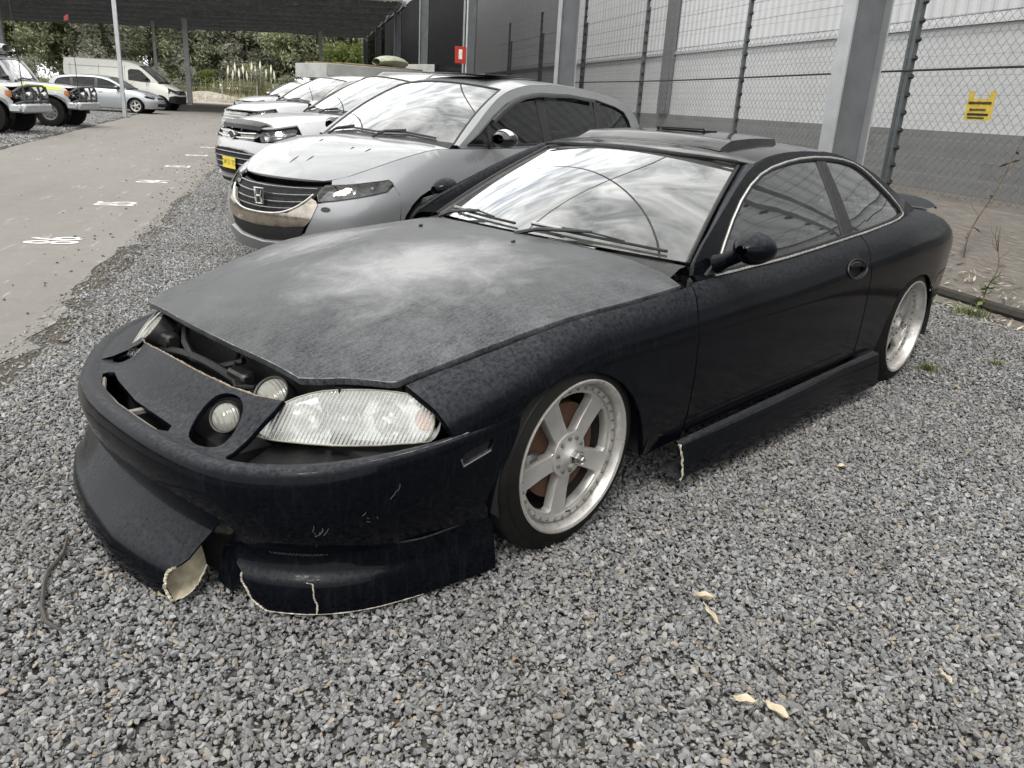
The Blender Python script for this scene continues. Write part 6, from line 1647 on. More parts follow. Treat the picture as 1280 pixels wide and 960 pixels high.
# chrome smile bar
cb_ = [(0, .487), (.27, .505), (.40, .575), (.44, .62), (.485, .60), (.50, .575), (.452, .468), (.407, .425), (.25, .405), (0, .395)]
co = honda.patch('chrome_bar', sym(cb_), M('chrome_dark'), off=.006, flange=.03, step=.025)
honda.bar('chrome_edge', [(a, .490+.155*(abs(a)/.46)**3.0) for a in np.linspace(-.46, .46, 31)], .007, M('dull_chrome'), .010, co)
m = MB(); ec = honda.pt(0, .60, .012)
for pts in ([(-.048, .055), (.048, .055), (.040, -.052), (-.040, -.052)],): m.tube([(ec[0]+.006+.0*b, a, ec[2]+b) for a, b in pts], .007, 6, closed=True)
for sg in (-1, 1): m.tube([(ec[0]+.010, sg*.030, ec[2]+.044), (ec[0]+.010, sg*.018, ec[2]), (ec[0]+.010, sg*.025, ec[2]-.042)], .008, 6)
m.tube([(ec[0]+.010, -.02, ec[2]+.002), (ec[0]+.010, .02, ec[2]+.002)], .008, 6)
m.build('emblem', M('chrome'), go)
m = MB(); m.box((ec[0]+.0, 0, ec[2]), (.012, .095, .105), bev=.004); m.build('emblem_back', M('gloss_black'), go)
lw = [(0, .392), (.25, .402), (.405, .422), (.37, .36), (.28, .318), (.10, .295), (0, .29)]
honda.patch('lower_intake', sym(lw), M('dark_void'), off=.004, flange=.004)
chin = [(0, .280), (.28, .300), (.42, .345), (.50, .33), (.62, .27), (.82, .25), (.82, .205), (.5, .20), (0, .20)]
honda.patch('chin_spoiler', sym(chin), M('silver_paint'), off=.022, flange=.03)
sxh = honda.plan.sx
honda.lamp([(.505, .60), (.49, .64), (.515, .685), (.54, .705), (.75, .723), (.95, .745), (1.05, .757), (1.07, .735), (1.02, .684), (.90, .660), (.79, .640), (.62, .612)], [(.62, .665, .034, 'smoke_chrome'), (.78, .682, .031, 'smoke_chrome'), (.93, .708, .022, 'smoke_chrome')], back='grey_plastic')
m = MB(); c_ = honda.pt(sxh(.60), .62, .004); honda.patch('washer_cover', ell(.56, .55, .034, .016, 12), M('black_trim'), off=.004)
m = MB(); fx = [(sxh(.66), .33), (sxh(.50), .335), (sxh(.48), .30), (sxh(.62), .285)]; honda.patch('fog_recess', fx, M('dark_void'), off=.004, flange=0)
m = MB(); m.box((0, 0, 0), (.86, .72, .012), bev=.005)
sr2 = m.build('sunroof', M('roof_glass'), honda.t); sr2.location = (-1.66, 0, 1.553); sr2.rotation_euler = (0, .01, 0)
for a_, b_, l_ in ((-.12, .30, .16), (.10, .33, .12), (-.35, .72, .08), (.52, .62, .10), (.30, .60, .07)):
    pts = [honda.hood(np.array([a_+k*l_*.10]), np.array([b_-k*l_*.25]))[0]+np.array([0, 0, .001]) for k in range(4)]; m = MB(); m.tube(pts, [.001, .004, .003, .001], 4); m.build('paint_chip', M('dark_void'), honda.bonnet)

# ---------------------------------------------------------------- white sport utility wagon
FP_ = dict(plan=[(.92, 0), (.91, .30), (.88, .52), (.80, .70), (.66, .82), (.42, .90), (0, .925), (-.7, .93), (-2, .93), (-2.9, .925), (-3.4, .88), (-3.75, .78), (-3.9, .55), (-3.95, .25), (-3.96, 0)],
    zc=[(.92, .60), (.5, .66), (0, .78), (-.7, .78), (-3.96, .82)], ztop=[(.92, .93), (.80, .95), (.55, .99), (.2, 1.05), (-.15, 1.085), (-.5, 1.09), (-1.2, 1.10), (-2.4, 1.13), (-3.4, 1.18), (-3.96, 1.18)],
    itop=[(.92, .10), (.80, .12), (.55, .14), (.2, .13), (-.15, .11), (-.5, .09), (-3.96, .09)], ibot=[(.92, .08), (.5, .05), (0, .03), (-3.96, .06)], kf=[(.92, .6), (0, .6), (-.5, .3), (-3.96, .4)],
    zb=.28, w=1.86, nose=.92, rear=-3.96, Rt=.36, arches=[(0, .37, .42, .41), (-2.84, .37, .42, .41)], x_bump=.42, x_lamp=.46, fender_front=[(.44, .95), (.42, .88), (.43, .78), (.43, .60)], doors=[-.55, -1.62, -2.62], x_tail=-3.60,
    x_cowl=-.34, hood_centre=(.86, -.24, .96, 1.10), hood_cz=[(0, .955), (.25, 1.035), (.6, 1.095), (1, 1.125)], hood_corner_s=.60, hood_zpow=3.4,
    flank_ref=(1.62, .64, 1.1), drip=[(-.42, 1.11), (-.66, 1.26), (-.90, 1.41), (-1.15, 1.535), (-1.4, 1.595), (-1.8, 1.625), (-2.4, 1.63), (-3.0, 1.61), (-3.4, 1.57), (-3.62, 1.52)], drip_top_x=-1.20,
    rear_edge=[(-3.74, 1.40), (-3.80, 1.25), (-3.58, 1.185)], dlo=[(-.52, 1.12), (-1.6, 1.13), (-2.6, 1.16), (-3.3, 1.20), (-3.5, 1.23), (-3.46, 1.38), (-3.36, 1.46), (-2.6, 1.54), (-1.9, 1.55), (-1.5, 1.53), (-1.2, 1.46), (-.9, 1.33)],
    windows=[[(-.56, 1.125), (-1.55, 1.135), (-1.57, 1.525), (-1.5, 1.52), (-1.2, 1.45), (-.9, 1.32)], [(-1.68, 1.14), (-2.55, 1.16), (-2.57, 1.535), (-1.9, 1.54), (-1.69, 1.535)], [(-2.68, 1.17), (-3.3, 1.205), (-3.48, 1.235), (-3.44, 1.37), (-3.36, 1.45), (-2.69, 1.525)]],
    pillars=[[(-1.54, 1.13), (-1.69, 1.13), (-1.70, 1.545), (-1.56, 1.54)], [(-2.54, 1.155), (-2.69, 1.165), (-2.70, 1.54), (-2.56, 1.55)]], visor=[(-.80, 1.30), (-1.0, 1.395), (-1.2, 1.475), (-1.5, 1.54), (-1.7, 1.555)],
    screen=((-.42, .76, 1.11), (-.26, 1.13), (-1.20, .625, 1.555), (-1.08, 1.605)), roof_z=[(-1.08, 1.61), (-1.5, 1.665), (-2.3, 1.69), (-3.2, 1.665), (-3.62, 1.60)], mirror=(-.72, 1.19),
    front_top=[(0, .84), (.35, .84), (.50, .835), (.60, .82)], front_end=[(.74, .80), (.62, .84), (.48, .90), (.44, .90), (.43, .75), (.43, .55), (.44, .42), (.42, .30)], front_bottom=[(0.0, .28), (.45, .28), (.80, .29)])
FP_['front_top'] = [(0, .795), (.35, .80), (.50, .80), (.62, .79)]
ford = Car('white_wagon', 'white sport utility wagon with black bonnet protector and yellow number plate', 'car', (-3.60, -6.64), -4.5, FP_, 'white_paint', 'cars parked nose to the lane', W7)
sxf = ford.plan.sx
go = ford.patch('grille', sym([(0, .905), (.40, .905), (.55, .895), (.585, .87), (.50, .815), (.30, .80), (0, .798)]), M('gloss_black'), off=-.012, flange=0)
for z in (.825, .875): ford.bar('grille_bar', [(a, z+.012*(abs(a)/.5)**2) for a in np.linspace(-.53, .53, 21)], .010, M('dull_chrome'), .0, go)
m = MB(); fc = ford.pt(0, .848, .012); m.add([(fc[0]+.012, .088*math.cos(a), fc[2]+.044*math.sin(a)) for a in np.linspace(0, 6.283, 25)[:-1]], [tuple(range(24))]); em = m.build('emblem', simple('badge_blue', (.012, .018, .05), .25, coat=.6), go)
m = MB(); m.tube([(fc[0]+.012, .09*math.cos(a), fc[2]+.046*math.sin(a)) for a in np.linspace(0, 6.283, 25)[:-1]], .007, 6, closed=True); m.build('emblem_ring', M('chrome'), em)
tm = text_mb('Ford', .055); tm.v = [(fc[0]+.0135, a, fc[2]+b) for a, b, c in tm.v]; tm.build('emblem_script', M('chrome'), em, smooth=False)
lo = [(0, .70), (.35, .695), (.55, .66), (.64, .60), (.58, .47), (.45, .40), (0, .395)]
go = ford.patch('lower_grille', sym(lo), M('dark_void'), off=.004, flange=.006)
for z in (.465, .53, .595, .655): ford.bar('grille_bar', [(a, z) for a in np.linspace(-.57, .57, 21)], .008, M('smoke_chrome'), .012, go)
ford.bar('grille_surround', dens(sym(lo), .05), .012, M('gloss_black'), .008, go, closed=True)
ford.patch('chin_strip', sym([(0, .375), (.5, .38), (.72, .40), (.72, .36), (.5, .345), (0, .34)]), M('pale_silver'), off=.015, flange=.02)
ford.patch('chin_intake', sym([(0, .335), (.5, .34), (.6, .33), (.5, .292), (0, .29)]), M('dark_void'), off=.003, flange=.002)
pl2 = MB(); fp2 = ford.pt(0, .53, .03); pl2.box((fp2[0], 0, .53), (.006, .372, .134), bev=.002); po = pl2.build('number_plate', M('plate_yellow'), ford.t)
tm = text_mb('CW 51 TO', .088); tm.v = [(fp2[0]+.0045, a, .53+b) for a, b, c in tm.v]; tm.build('plate_lettering', M('black_trim'), po, smooth=False)
m = MB(); m.tube([(fp2[0]+.001, a, .53+b) for a, b in ((-.185, -.066), (.185, -.066), (.185, .066), (-.185, .066))], .003, 4, closed=True); m.build('plate_frame', M('black_trim'), po)
ford.lamp([(.595, .885), (.64, .905), (sxf(.66), .935), (sxf(.52), .955), (sxf(.47), .945), (sxf(.50), .90), (sxf(.62), .855), (.72, .805), (.66, .80)], [(.70, .86, .05, 'chrome'), (sxf(.62), .905, .035, 'chrome')], back='badge_blue')
# bonnet protector
m = MB(); rows = []
for a in np.linspace(-.97, .97, 27):
    p0 = ford.hood(np.array([a]), np.array([.16]))[0]; p1 = ford.hood(np.array([a]), np.array([.0]))[0]
    rows.append([p0+np.array([0, 0, .012]), (p0+p1)/2+np.array([.01, 0, .035]), p1+np.array([.015, 0, .022]), p1+np.array([.02, 0, -.025])])
m.grid(rows); m.build('bonnet_protector', M('black_trim'), ford.bonnet)
for sg in (1, -1):
    m = MB(); m.tube([ford.roof(np.array([x]), np.array([sg*.60]))[0]+np.array([0, 0, z]) for x, z in ((-1.45, .0), (-1.55, .05), (-2.2, .06), (-3.0, .055), (-3.15, 0))], .018, 6); m.build('roof_rail', M('galv'), ford.t)
# ---------------------------------------------------------------- white sedans further along
def sedan(P0, dz=0.0, **kw):
    P = dict(P0); P.update(kw); return P
SP_ = dict(plan=[(.90, 0), (.885, .30), (.83, .52), (.72, .70), (.52, .82), (.28, .865), (0, .875), (-1, .885), (-2.2, .885), (-2.9, .86), (-3.3, .78), (-3.55, .60), (-3.65, .3), (-3.67, 0)],
    zc=[(.90, .52), (0, .62), (-3.67, .70)], ztop=[(.90, .745), (.72, .765), (.45, .82), (.1, .89), (-.2, .925), (-.6, .93), (-2, .97), (-3, 1.0), (-3.67, .98)], itop=[(.90, .10), (.45, .15), (.1, .13), (-.2, .11), (-.6, .09), (-2.4, .10), (-3.67, .12)], ibot=[(.90, .07), (0, .03), (-3.67, .06)],
    kf=[(.90, .6), (0, .6), (-.6, .3), (-3.67, .6)], zb=.20, w=1.77, nose=.90, rear=-3.67, Rt=.325, arches=[(0, .33, .37, .36), (-2.66, .33, .37, .36)], x_bump=.36, x_lamp=.40, fender_front=[(.385, .80), (.36, .72), (.365, .55)], doors=[-.50, -1.50, -2.42], x_tail=-3.30,
    x_cowl=-.30, hood_centre=(.80, -.20, .77, .96), hood_cz=[(0, .765), (.25, .84), (.6, .92), (1, .965)], hood_corner_s=.56,
    flank_ref=(1.40, .57, 1.15), drip=[(-.38, .945), (-.62, 1.08), (-.86, 1.21), (-1.12, 1.315), (-1.4, 1.37), (-1.8, 1.39), (-2.2, 1.375), (-2.55, 1.31)], drip_top_x=-1.16, rear_edge=[(-2.80, 1.20), (-3.0, 1.09), (-3.05, 1.005)],
    dlo=[(-.48, .955), (-1.5, .97), (-2.3, 1.0), (-2.75, 1.03), (-2.72, 1.10), (-2.5, 1.22), (-2.2, 1.29), (-1.8, 1.315), (-1.4, 1.30), (-1.12, 1.24), (-.82, 1.12)],
    windows=[[(-.52, .96), (-1.42, .972), (-1.45, 1.30), (-1.4, 1.295), (-1.12, 1.235), (-.82, 1.115)], [(-1.56, .975), (-2.3, 1.005), (-2.72, 1.035), (-2.70, 1.095), (-2.5, 1.21), (-2.2, 1.28), (-1.8, 1.305), (-1.57, 1.30)]], pillars=[[(-1.41, .965), (-1.57, .97), (-1.58, 1.31), (-1.44, 1.31)]],
    screen=((-.38, .70, .945), (-.22, .975), (-1.16, .56, 1.335), (-1.04, 1.38)), roof_z=[(-1.04, 1.385), (-1.5, 1.43), (-2.0, 1.425), (-2.55, 1.35)], mirror=(-.68, 1.0),
    front_top=[(0, .70), (.35, .70), (.55, .685)], front_end=[(.66, .665), (.50, .70), (.38, .74), (.36, .66), (.37, .45), (.37, .24)], front_bottom=[(0.0, .21), (.45, .21), (.78, .22)])
def dress_sedan(c, dark=False):
    sxs = c.plan.sx
    g = c.patch('grille', sym([(0, .755), (.36, .755), (.44, .735), (.36, .655), (0, .645)]), M('gloss_black'), off=.003, flange=.004)
    for z in (.675, .705, .735): c.bar('grille_bar', [(a, z) for a in np.linspace(-.35, .35, 9)], .006, M('dull_chrome'), .008, g)
    c.patch('lower_intake', sym([(0, .45), (.45, .44), (.58, .38), (.45, .32), (0, .315)]), M('dark_void'), off=.003, flange=.003)
    c.lamp([(.50, .755), (.60, .775), (sxs(.60), .815), (sxs(.42), .845), (sxs(.39), .83), (sxs(.50), .775), (.68, .70), (.56, .68), (.49, .69)], [(.60, .725, .042, 'chrome'), (sxs(.56), .77, .03, 'chrome')], back='gloss_black')
ford.t.scale = (.965, .965, .965)
sed3 = Car('white_crossover', 'white crossover with dark angular headlamps just beyond the white wagon', 'car', (-6.60, -12.55), -.5, sedan(FP_), 'white_paint', 'cars parked nose to the lane', W7)
_s3 = sed3.plan.sx
sed3.patch('grille', sym([(0, .90), (.40, .90), (.50, .89), (.44, .74), (0, .73)]), M('gloss_black'), off=.004, flange=.004)
for z in (.78, .83, .87): sed3.bar('grille_bar', [(a, z) for a in np.linspace(-.42, .42, 9)], .007, M('dull_chrome'), .010)
sed3.patch('lower_intake', sym([(0, .62), (.50, .61), (.62, .55), (.50, .42), (0, .41)]), M('dark_void'), off=.003, flange=.003)
sed3.lamp([(.52, .885), (.62, .91), (_s3(.66), .945), (_s3(.50), .965), (_s3(.48), .945), (_s3(.60), .895), (.72, .82), (.58, .80), (.52, .82)], [(.62, .86, .045, 'chrome'), (_s3(.64), .90, .03, 'chrome')], back='gloss_black')
# ================================================================ vehicles further off
def P2(base, **kw): d = dict(base); d.update(kw); return d
suv4 = Car('white_hatch', 'white tall hatchback parked furthest along, beyond the white crossover', 'car', tuple(E(30.0, -1.25).xy), 0.0, P2(FP_), 'white_paint', 'cars parked nose to the lane', W7)
sx4 = suv4.plan.sx
suv4.patch('grille', sym([(0, .905), (.40, .905), (.55, .895), (.50, .70), (0, .69)]), M('gloss_black'), off=.004, flange=0)
suv4.lamp([(.595, .885), (.64, .905), (sx4(.66), .935), (sx4(.47), .945), (sx4(.62), .855), (.72, .805), (.66, .80)], [(.70, .86, .05, 'chrome')], back='gloss_black')
# flatbed truck backed into its bay, tray towards the lane
fb = thing('flatbed_truck', 'white flatbed truck with timber and a bundle on its high tray', 'truck', tuple(E(35.0, 2.45)), R(180-3), 'vehicles at the far end of the row')
def bxp(name, c, s, mat, parent, bev=.01, rot=None):
    m = MB(); m.box(c, s, rot, bev); return m.build(name, M(mat), parent)
simple('tray_white', (.34, .345, .335), .5, var=.2, scale=2); simple('timber', (.24, .20, .13), .85, var=.35, scale=3, bump=.3); simple('bundle', (.30, .31, .24), .8, var=.3, scale=4)
bxp('tray_floor', (.2, 0, 1.66), (4.6, 2.1, .08), 'tray_white', fb)
for c, s in (((-2.08, 0, 1.88), (.04, 2.1, .38)), ((.2, 1.04, 1.88), (4.5, .04, .38)), ((.2, -1.04, 1.88), (4.5, .04, .38))): bxp('drop_side', c, s, 'tray_white', fb)
bxp('headboard', (2.48, 0, 2.0), (.06, 2.1, .70), 'tray_white', fb)
bxp('chassis', (.9, 0, 1.15), (5.6, .8, .30), 'dark_steel', fb)
bxp('cab', (3.6, 0, 1.55), (1.5, 1.9, 1.5), 'white_paint', fb, .12); bxp('cab_window', (3.75, .955, 1.95), (.8, .02, .45), 'dark_glass', fb, .004); bxp('cab_window', (3.75, -.955, 1.95), (.8, .02, .45), 'dark_glass', fb, .004)
for x in (-.5, 3.5):
    for sg in (1, -1):
        w_ = copy_tree(WS); w_.parent = fb; w_.location = (x, sg*.95, .36); w_.rotation_euler = (0, 0, 0 if sg > 0 else math.pi)
for k, (y, x0, l, z) in enumerate(((.55, -.3, 3.2, 2.10), (.25, .1, 3.6, 2.11), (-.2, -.5, 3.0, 2.10), (-.6, .3, 3.4, 2.11), (.1, .6, 2.6, 2.15))):
    m = MB(); m.box((0, 0, 0), (l, .24, .05), None, .006); o = m.build('timber_plank', M('timber')); o.parent = None
    q = fb.matrix_basis if False else Matrix.Rotation(R(177), 4, 'Z'); p = E(35.0, 2.45) + (q @ Vector((x0, y, z)))*1.15; o.location = p; o.rotation_euler = (0, 0, R(177)+.02*(k-2)); o.scale = (1.15, 1.15, 1.15)
    tag(o, 'weathered timber plank lying across the sides of the flatbed tray', 'plank', 'planks on the flatbed tray')
m = MB(); rows = []
for a in np.linspace(0, 1, 9): rows.append([(-.6+1.2*a, .42*math.cos(th)*(math.sin(math.pi*(.08+.84*a))**.35), .02+.17*(1+math.sin(th))*(math.sin(math.pi*(.08+.84*a))**.35)) for th in np.linspace(0, 6.283, 15)[:-1]])
m.grid(rows, closed_v=True); o = m.build('canvas_bundle', M('bundle')); o.scale = (1.15, 1.15, 1.15); o.location = E(35.0, 2.45) + (Matrix.Rotation(R(177), 4, 'Z') @ Vector((1.0, -.1, 2.17)))*1.15; o.rotation_euler = (0, 0, R(177)); tag(o, 'pale canvas bundle lying on the planks of the flatbed', 'bundle')

fb.scale = (1.15, 1.15, 1.15)
# ---------------------------------------------------------------- across the lane
HV = math.degrees(AZ)+270
LP_ = dict(plan=[(.62, 0), (.615, .3), (.60, .55), (.55, .68), (.40, .78), (.1, .84), (-.6, .85), (-2.2, .85), (-3.2, .85), (-3.7, .83), (-3.83, .70), (-3.86, .4), (-3.87, 0)],
    zc=[(.62, .85), (-3.87, .90)], ztop=[(.62, 1.10), (.4, 1.12), (-.3, 1.17), (-.9, 1.19), (-3.87, 1.20)], itop=[(.62, .06), (.4, .07), (-.9, .05), (-3.87, .05)], ibot=[(.62, .03), (-3.87, .03)], kf=[(.62, .7), (-.6, .4), (-3.87, .4)],
    zb=.55, w=1.72, nose=.62, rear=-3.87, Rt=.415, arches=[(0, .46, .50, .44), (-2.73, .46, .50, .44)], x_bump=.4, x_lamp=.45, fender_front=[(.52, 1.05), (.52, .80)], doors=[-.85, -1.80, -2.45], x_tail=-3.72, door_arch=False,
    x_cowl=-.80, hood_centre=(.58, -.75, 1.13, 1.23), hood_cz=[(0, 1.13), (.3, 1.18), (1, 1.225)], hood_corner_s=.52, hood_zpow=4,
    flank_ref=(1.85, .70, 1.0), drip=[(-.86, 1.22), (-1.0, 1.45), (-1.15, 1.68), (-1.25, 1.79), (-1.5, 1.845), (-2.4, 1.86), (-3.4, 1.85), (-3.72, 1.82)], drip_top_x=-1.28, rear_edge=[(-3.80, 1.6), (-3.83, 1.35), (-3.70, 1.205)],
    dlo=[(-.98, 1.24), (-2.4, 1.24), (-3.6, 1.25), (-3.6, 1.68), (-2.4, 1.70), (-1.35, 1.70), (-1.24, 1.66)], windows=[[(-1.0, 1.245), (-1.74, 1.245), (-1.74, 1.69), (-1.35, 1.69), (-1.24, 1.65)], [(-1.86, 1.245), (-3.58, 1.255), (-3.58, 1.67), (-1.86, 1.69)]], pillars=[[(-1.73, 1.24), (-1.87, 1.24), (-1.87, 1.70), (-1.73, 1.70)]],
    screen=((-.88, .72, 1.235), (-.80, 1.25), (-1.28, .67, 1.76), (-1.22, 1.80)), screen_bulge=.015, roof_z=[(-1.2, 1.81), (-1.6, 1.885), (-2.6, 1.90), (-3.72, 1.86)], mirror=(-1.05, 1.32), mirror_mat='black_trim',
    front_top=[(0, .70), (.4, .70), (.62, .71)], front_end=[(.50, .72), (.49, .62)], front_bottom=[(0, .56), (.5, .56)])
simple('hivis', (.45, .62, .01), .5, var=.1); simple('bullbar', (.075, .08, .085), .45, .5, var=.3, scale=6); simple('flag_red', (.22, .035, .03), .8)
def cruiser(u, v, label, pod):
    p = E(u, v); c = Car('white_offroader', label, 'car', (p.x, p.y), HV-8, P2(LP_), 'white_paint', 'white off-roaders across the lane', WD)
    s_ = c.plan.sx
    g = c.patch('grille', sym([(0, 1.04), (.38, 1.04), (.40, .76), (0, .74)]), M('gloss_black'), off=.012, flange=.01)
    for z in (.82, .90, .98): c.bar('grille_bar', [(a, z) for a in (-.36, 0, .36)], .012, M('grey_plastic'), .018, g)
    c.lamp([(.44, 1.02), (.60, 1.02), (.61, .84), (.44, .84)], [(.52, .93, .075, 'chrome')], depth=.05)
    c.patch('corner_lamp', [(s_(.55), 1.02), (s_(.44), 1.02), (s_(.44), .87), (s_(.55), .87)], simple('dull_amber', (.34, .12, .04), .35, var=.3), off=.010, mirror=True)
    m = panel(c.side, [(s_(.40), 1.03), (s_(-.1), 1.06), (s_(-.80), 1.07), (s_(-.80), 1.165), (s_(-.2), 1.155), (s_(.35), 1.105)], step=.06, flange=0, out=(0, 1, 0), off=.004); c.two(m, 'stripe', M('hivis'))
    m = panel(c.side, [(s_(x), z) for x, z in [(.53, .62), (.545, .78), (.45, .90), (.30, .965), (0, .985), (-.30, .965), (-.45, .90), (-.55, .70), (-.50, .70), (-.44, .80), (-.28, .89), (0, .912), (.28, .89), (.44, .80), (.49, .64)]], step=.05, flange=.05, out=(0, 1, 0), off=.055); c.two(m, 'wheel_flare', M('white_paint'))
    b = MB()
    for y in (-.62, -.22, .22, .62): b.tube([(.80, y, .62), (.82, y, .95), (.78, y, 1.13)], .03, 7)
    b.tube([(.62, -.78, .98), (.76, -.66, 1.10), (.80, -.4, 1.15), (.80, .4, 1.15), (.76, .66, 1.10), (.62, .78, .98)], .032, 7)
    b.tube([(.66, -.78, .72), (.80, -.64, .78), (.80, .64, .78), (.66, .78, .72)], .03, 7)
    bo_ = b.build('bull_bar', M('bullbar'), c.t)
    q = MB(); q.box((.78, 0, .62), (.16, 1.5, .22), None, .04); q.box((.62, .72, .62), (.30, .16, .20), None, .04); q.box((.62, -.72, .62), (.30, .16, .20), None, .04); q.build('bumper_beam', M('galv'), bo_)
    for y in (-.42, .42): q = MB(); q.lathe([(.0, .05), (.07, .045), (.085, .0), (.06, -.06), (0, -.07)], 16, (.84, y, .93), 'x'); q.build('spot_lamp', M('reflector'), bo_)
    a = MB(); a.tube([(.78, -.60, 1.1), (.78, -.60, 2.1), (.74, -.60, 3.1)], [.012, .008, .005], 5); a.build('aerial', M('black_trim'), c.t)
    if pod:
        m = MB(); m.add([(.74, -.60, 3.1), (.73, -.60, 2.94), (.62, -.64, 2.90), (.62, -.60, 3.03)], [(0, 1, 2, 3)]); fl2 = m.build('safety_flag', M('flag_red'), c.t)
        m = MB(); rows = []
        for aa in np.linspace(0, 1, 9): k = math.sin(math.pi*(.06+.88*aa))**.25; rows.append([(-1.3-1.7*aa, .45*k*math.cos(th), 2.10+.16*k*math.sin(th)) for th in np.linspace(0, 6.283, 15)[:-1]])
        m.grid(rows, closed_v=True); m.build('roof_pod', M('tray_white'), c.t)
        m = MB(); [m.box((x, 0, 1.92), (.05, 1.3, .05)) for x in (-1.5, -2.7)]; m.build('roof_rack', M('black_trim'), c.t, smooth=False)
    c.t.scale = (.96, .96, .96); return c
cruiser(26.8, -6.75, 'white off-roader with lime stripe, bull bar and white roof pod next to the silver wagon', True)
cruiser(22.6, -6.95, 'white off-roader with lime stripe, only its nose and bull bar in view', False)
p = E(41.4, -7.05)
wag = Car('silver_wagon', 'pale silver station wagon parked between the off-roader and the white van', 'car', (p.x, p.y), HV-10, P2(HP, visor=None), 'pale_silver', 'vehicles parked across the lane', W5)
sxw = wag.plan.sx
wag.patch('grille', sym([(0, .70), (.40, .70), (.42, .62), (0, .61)]), M('gloss_black'), off=.004); wag.patch('lower_intake', sym([(0, .45), (.5, .45), (.5, .32), (0, .32)]), M('dark_void'), off=.004)
wag.patch('nose_panel', sym([(0, .74), (.56, .74), (.66, .60), (.60, .45), (0, .34)]), M('pale_silver'), off=.001, flange=0)
wag.lamp([(.50, .74), (sxw(.66), .795), (sxw(.42), .845), (sxw(.50), .755), (.70, .675), (.56, .66)], [(.64, .72, .045, 'chrome')])
wag.patch('fog_lamp', ell(.80, .42, .06, .05, 12), M('chrome'), off=.006, mirror=True)
VP = dict(plan=[(.88, 0), (.87, .4), (.82, .70), (.68, .88), (.42, .97), (0, 1.0), (-1, 1.03), (-3, 1.035), (-4.4, 1.03), (-4.62, .98), (-4.66, .6), (-4.67, 0)],
    zc=[(.88, .75), (0, .95), (-4.67, 1.0)], ztop=[(.88, 1.0), (.6, 1.07), (.35, 1.17), (.0, 1.30), (-.6, 1.34), (-4.67, 1.36)], itop=[(.88, .14), (.6, .17), (.35, .16), (0, .10), (-.6, .04), (-4.67, .03)], ibot=[(.88, .05), (-4.67, .03)], kf=[(.88, .6), (0, .5), (-.7, .3), (-4.67, .3)],
    zb=.34, w=2.04, nose=.88, rear=-4.67, Rt=.345, arches=[(0, .36, .43, .41), (-3.68, .36, .43, .41)], x_bump=.4, x_lamp=.42, fender_front=[(.44, 1.0), (.44, .62)], doors=[-.62, -1.55], door_arch=False, x_tail=-4.55,
    x_cowl=.02, hood_centre=(.78, .10, 1.03, 1.32), hood_cz=[(0, 1.02), (.4, 1.17), (1, 1.33)], hood_corner_s=.66,
    flank_ref=(2.30, .90, 1.6), drip=[(-.06, 1.33), (-.35, 1.62), (-.62, 1.88), (-.85, 2.05), (-1.15, 2.18), (-1.6, 2.27), (-2.4, 2.31), (-4.3, 2.32), (-4.58, 2.30)], drip_top_x=-.92, rear_edge=[(-4.63, 2.0), (-4.63, 1.6), (-4.50, 1.365)],
    dlo=[(-.40, 1.37), (-.80, 1.36), (-1.46, 1.42), (-1.46, 1.86), (-1.36, 1.93), (-.95, 1.93), (-.82, 1.86), (-.45, 1.50)], windows=[[(-.42, 1.38), (-.80, 1.37), (-1.45, 1.43), (-1.45, 1.85), (-1.36, 1.92), (-.95, 1.92), (-.83, 1.85), (-.47, 1.49)]], pillars=[[(-.80, 1.37), (-.84, 1.37), (-.84, 1.86), (-.80, 1.84)]],
    screen=((-.05, .86, 1.35), (.10, 1.36), (-.92, .78, 2.07), (-.80, 2.12)), roof_z=[(-.8, 2.13), (-1.3, 2.30), (-2.2, 2.38), (-4.58, 2.37)], mirror=(-.62, 1.50), mirror_mat='black_trim',
    front_top=[(0, .80), (.5, .80), (.80, .84)], front_end=[(.50, .88), (.45, .80), (.45, .60)], front_bottom=[(0, .34), (.6, .36)])
p = E(47.8, -6.95)
van = Car('white_van', 'grimy white high-roof cargo van parked beyond the silver wagon', 'van', (p.x, p.y), HV-10, VP, 'van_paint', 'vehicles parked across the lane', WS)
sxv = van.plan.sx
van.patch('bumper_lower', sym([(0, .72), (.5, .72), (.86, .76), (sxv(.47), .70), (sxv(.46), .42), (.5, .36), (0, .35)]), M('grey_plastic') if False else M('black_trim'), off=.012, flange=.02, step=.06)
van.patch('grille', sym([(0, .98), (.45, .98), (.5, .84), (0, .82)]), M('gloss_black'), off=.006)
van.lamp([(.58, .98), (sxv(.66), 1.05), (sxv(.52), 1.08), (sxv(.52), .92), (.74, .86), (.60, .88)], [(.74, .96, .05, 'chrome')])
m = panel(van.side, [(sxv(-1.7), .58), (sxv(-3.1), .58), (sxv(-3.1), .66), (sxv(-1.7), .66)], step=.1, flange=.01, out=(0, 1, 0), off=.014); van.two(m, 'side_moulding', M('black_trim'))
for x in (-1.62, -2.9, -4.3):
    m = MB(); m.tube([van.side(np.array([sxv(x)]), np.array([z]))[0]+np.array([0, .002, 0]) for z in (.4, .8, 1.3)] + [van.flank(np.array([x]), np.array([z]))[0]+np.array([0, .002, 0]) for z in (1.5, 1.8, 2.1)], .008, 4); van.two(m, 'panel_seam', M('grey_plastic'))
m = MB(); m.tube([van.flank(np.array([x]), np.array([1.98]))[0]+np.array([0, .004, 0]) for x in np.linspace(-1.7, -4.4, 8)], .012, 4); van.two(m, 'roof_seam', M('grey_plastic'))
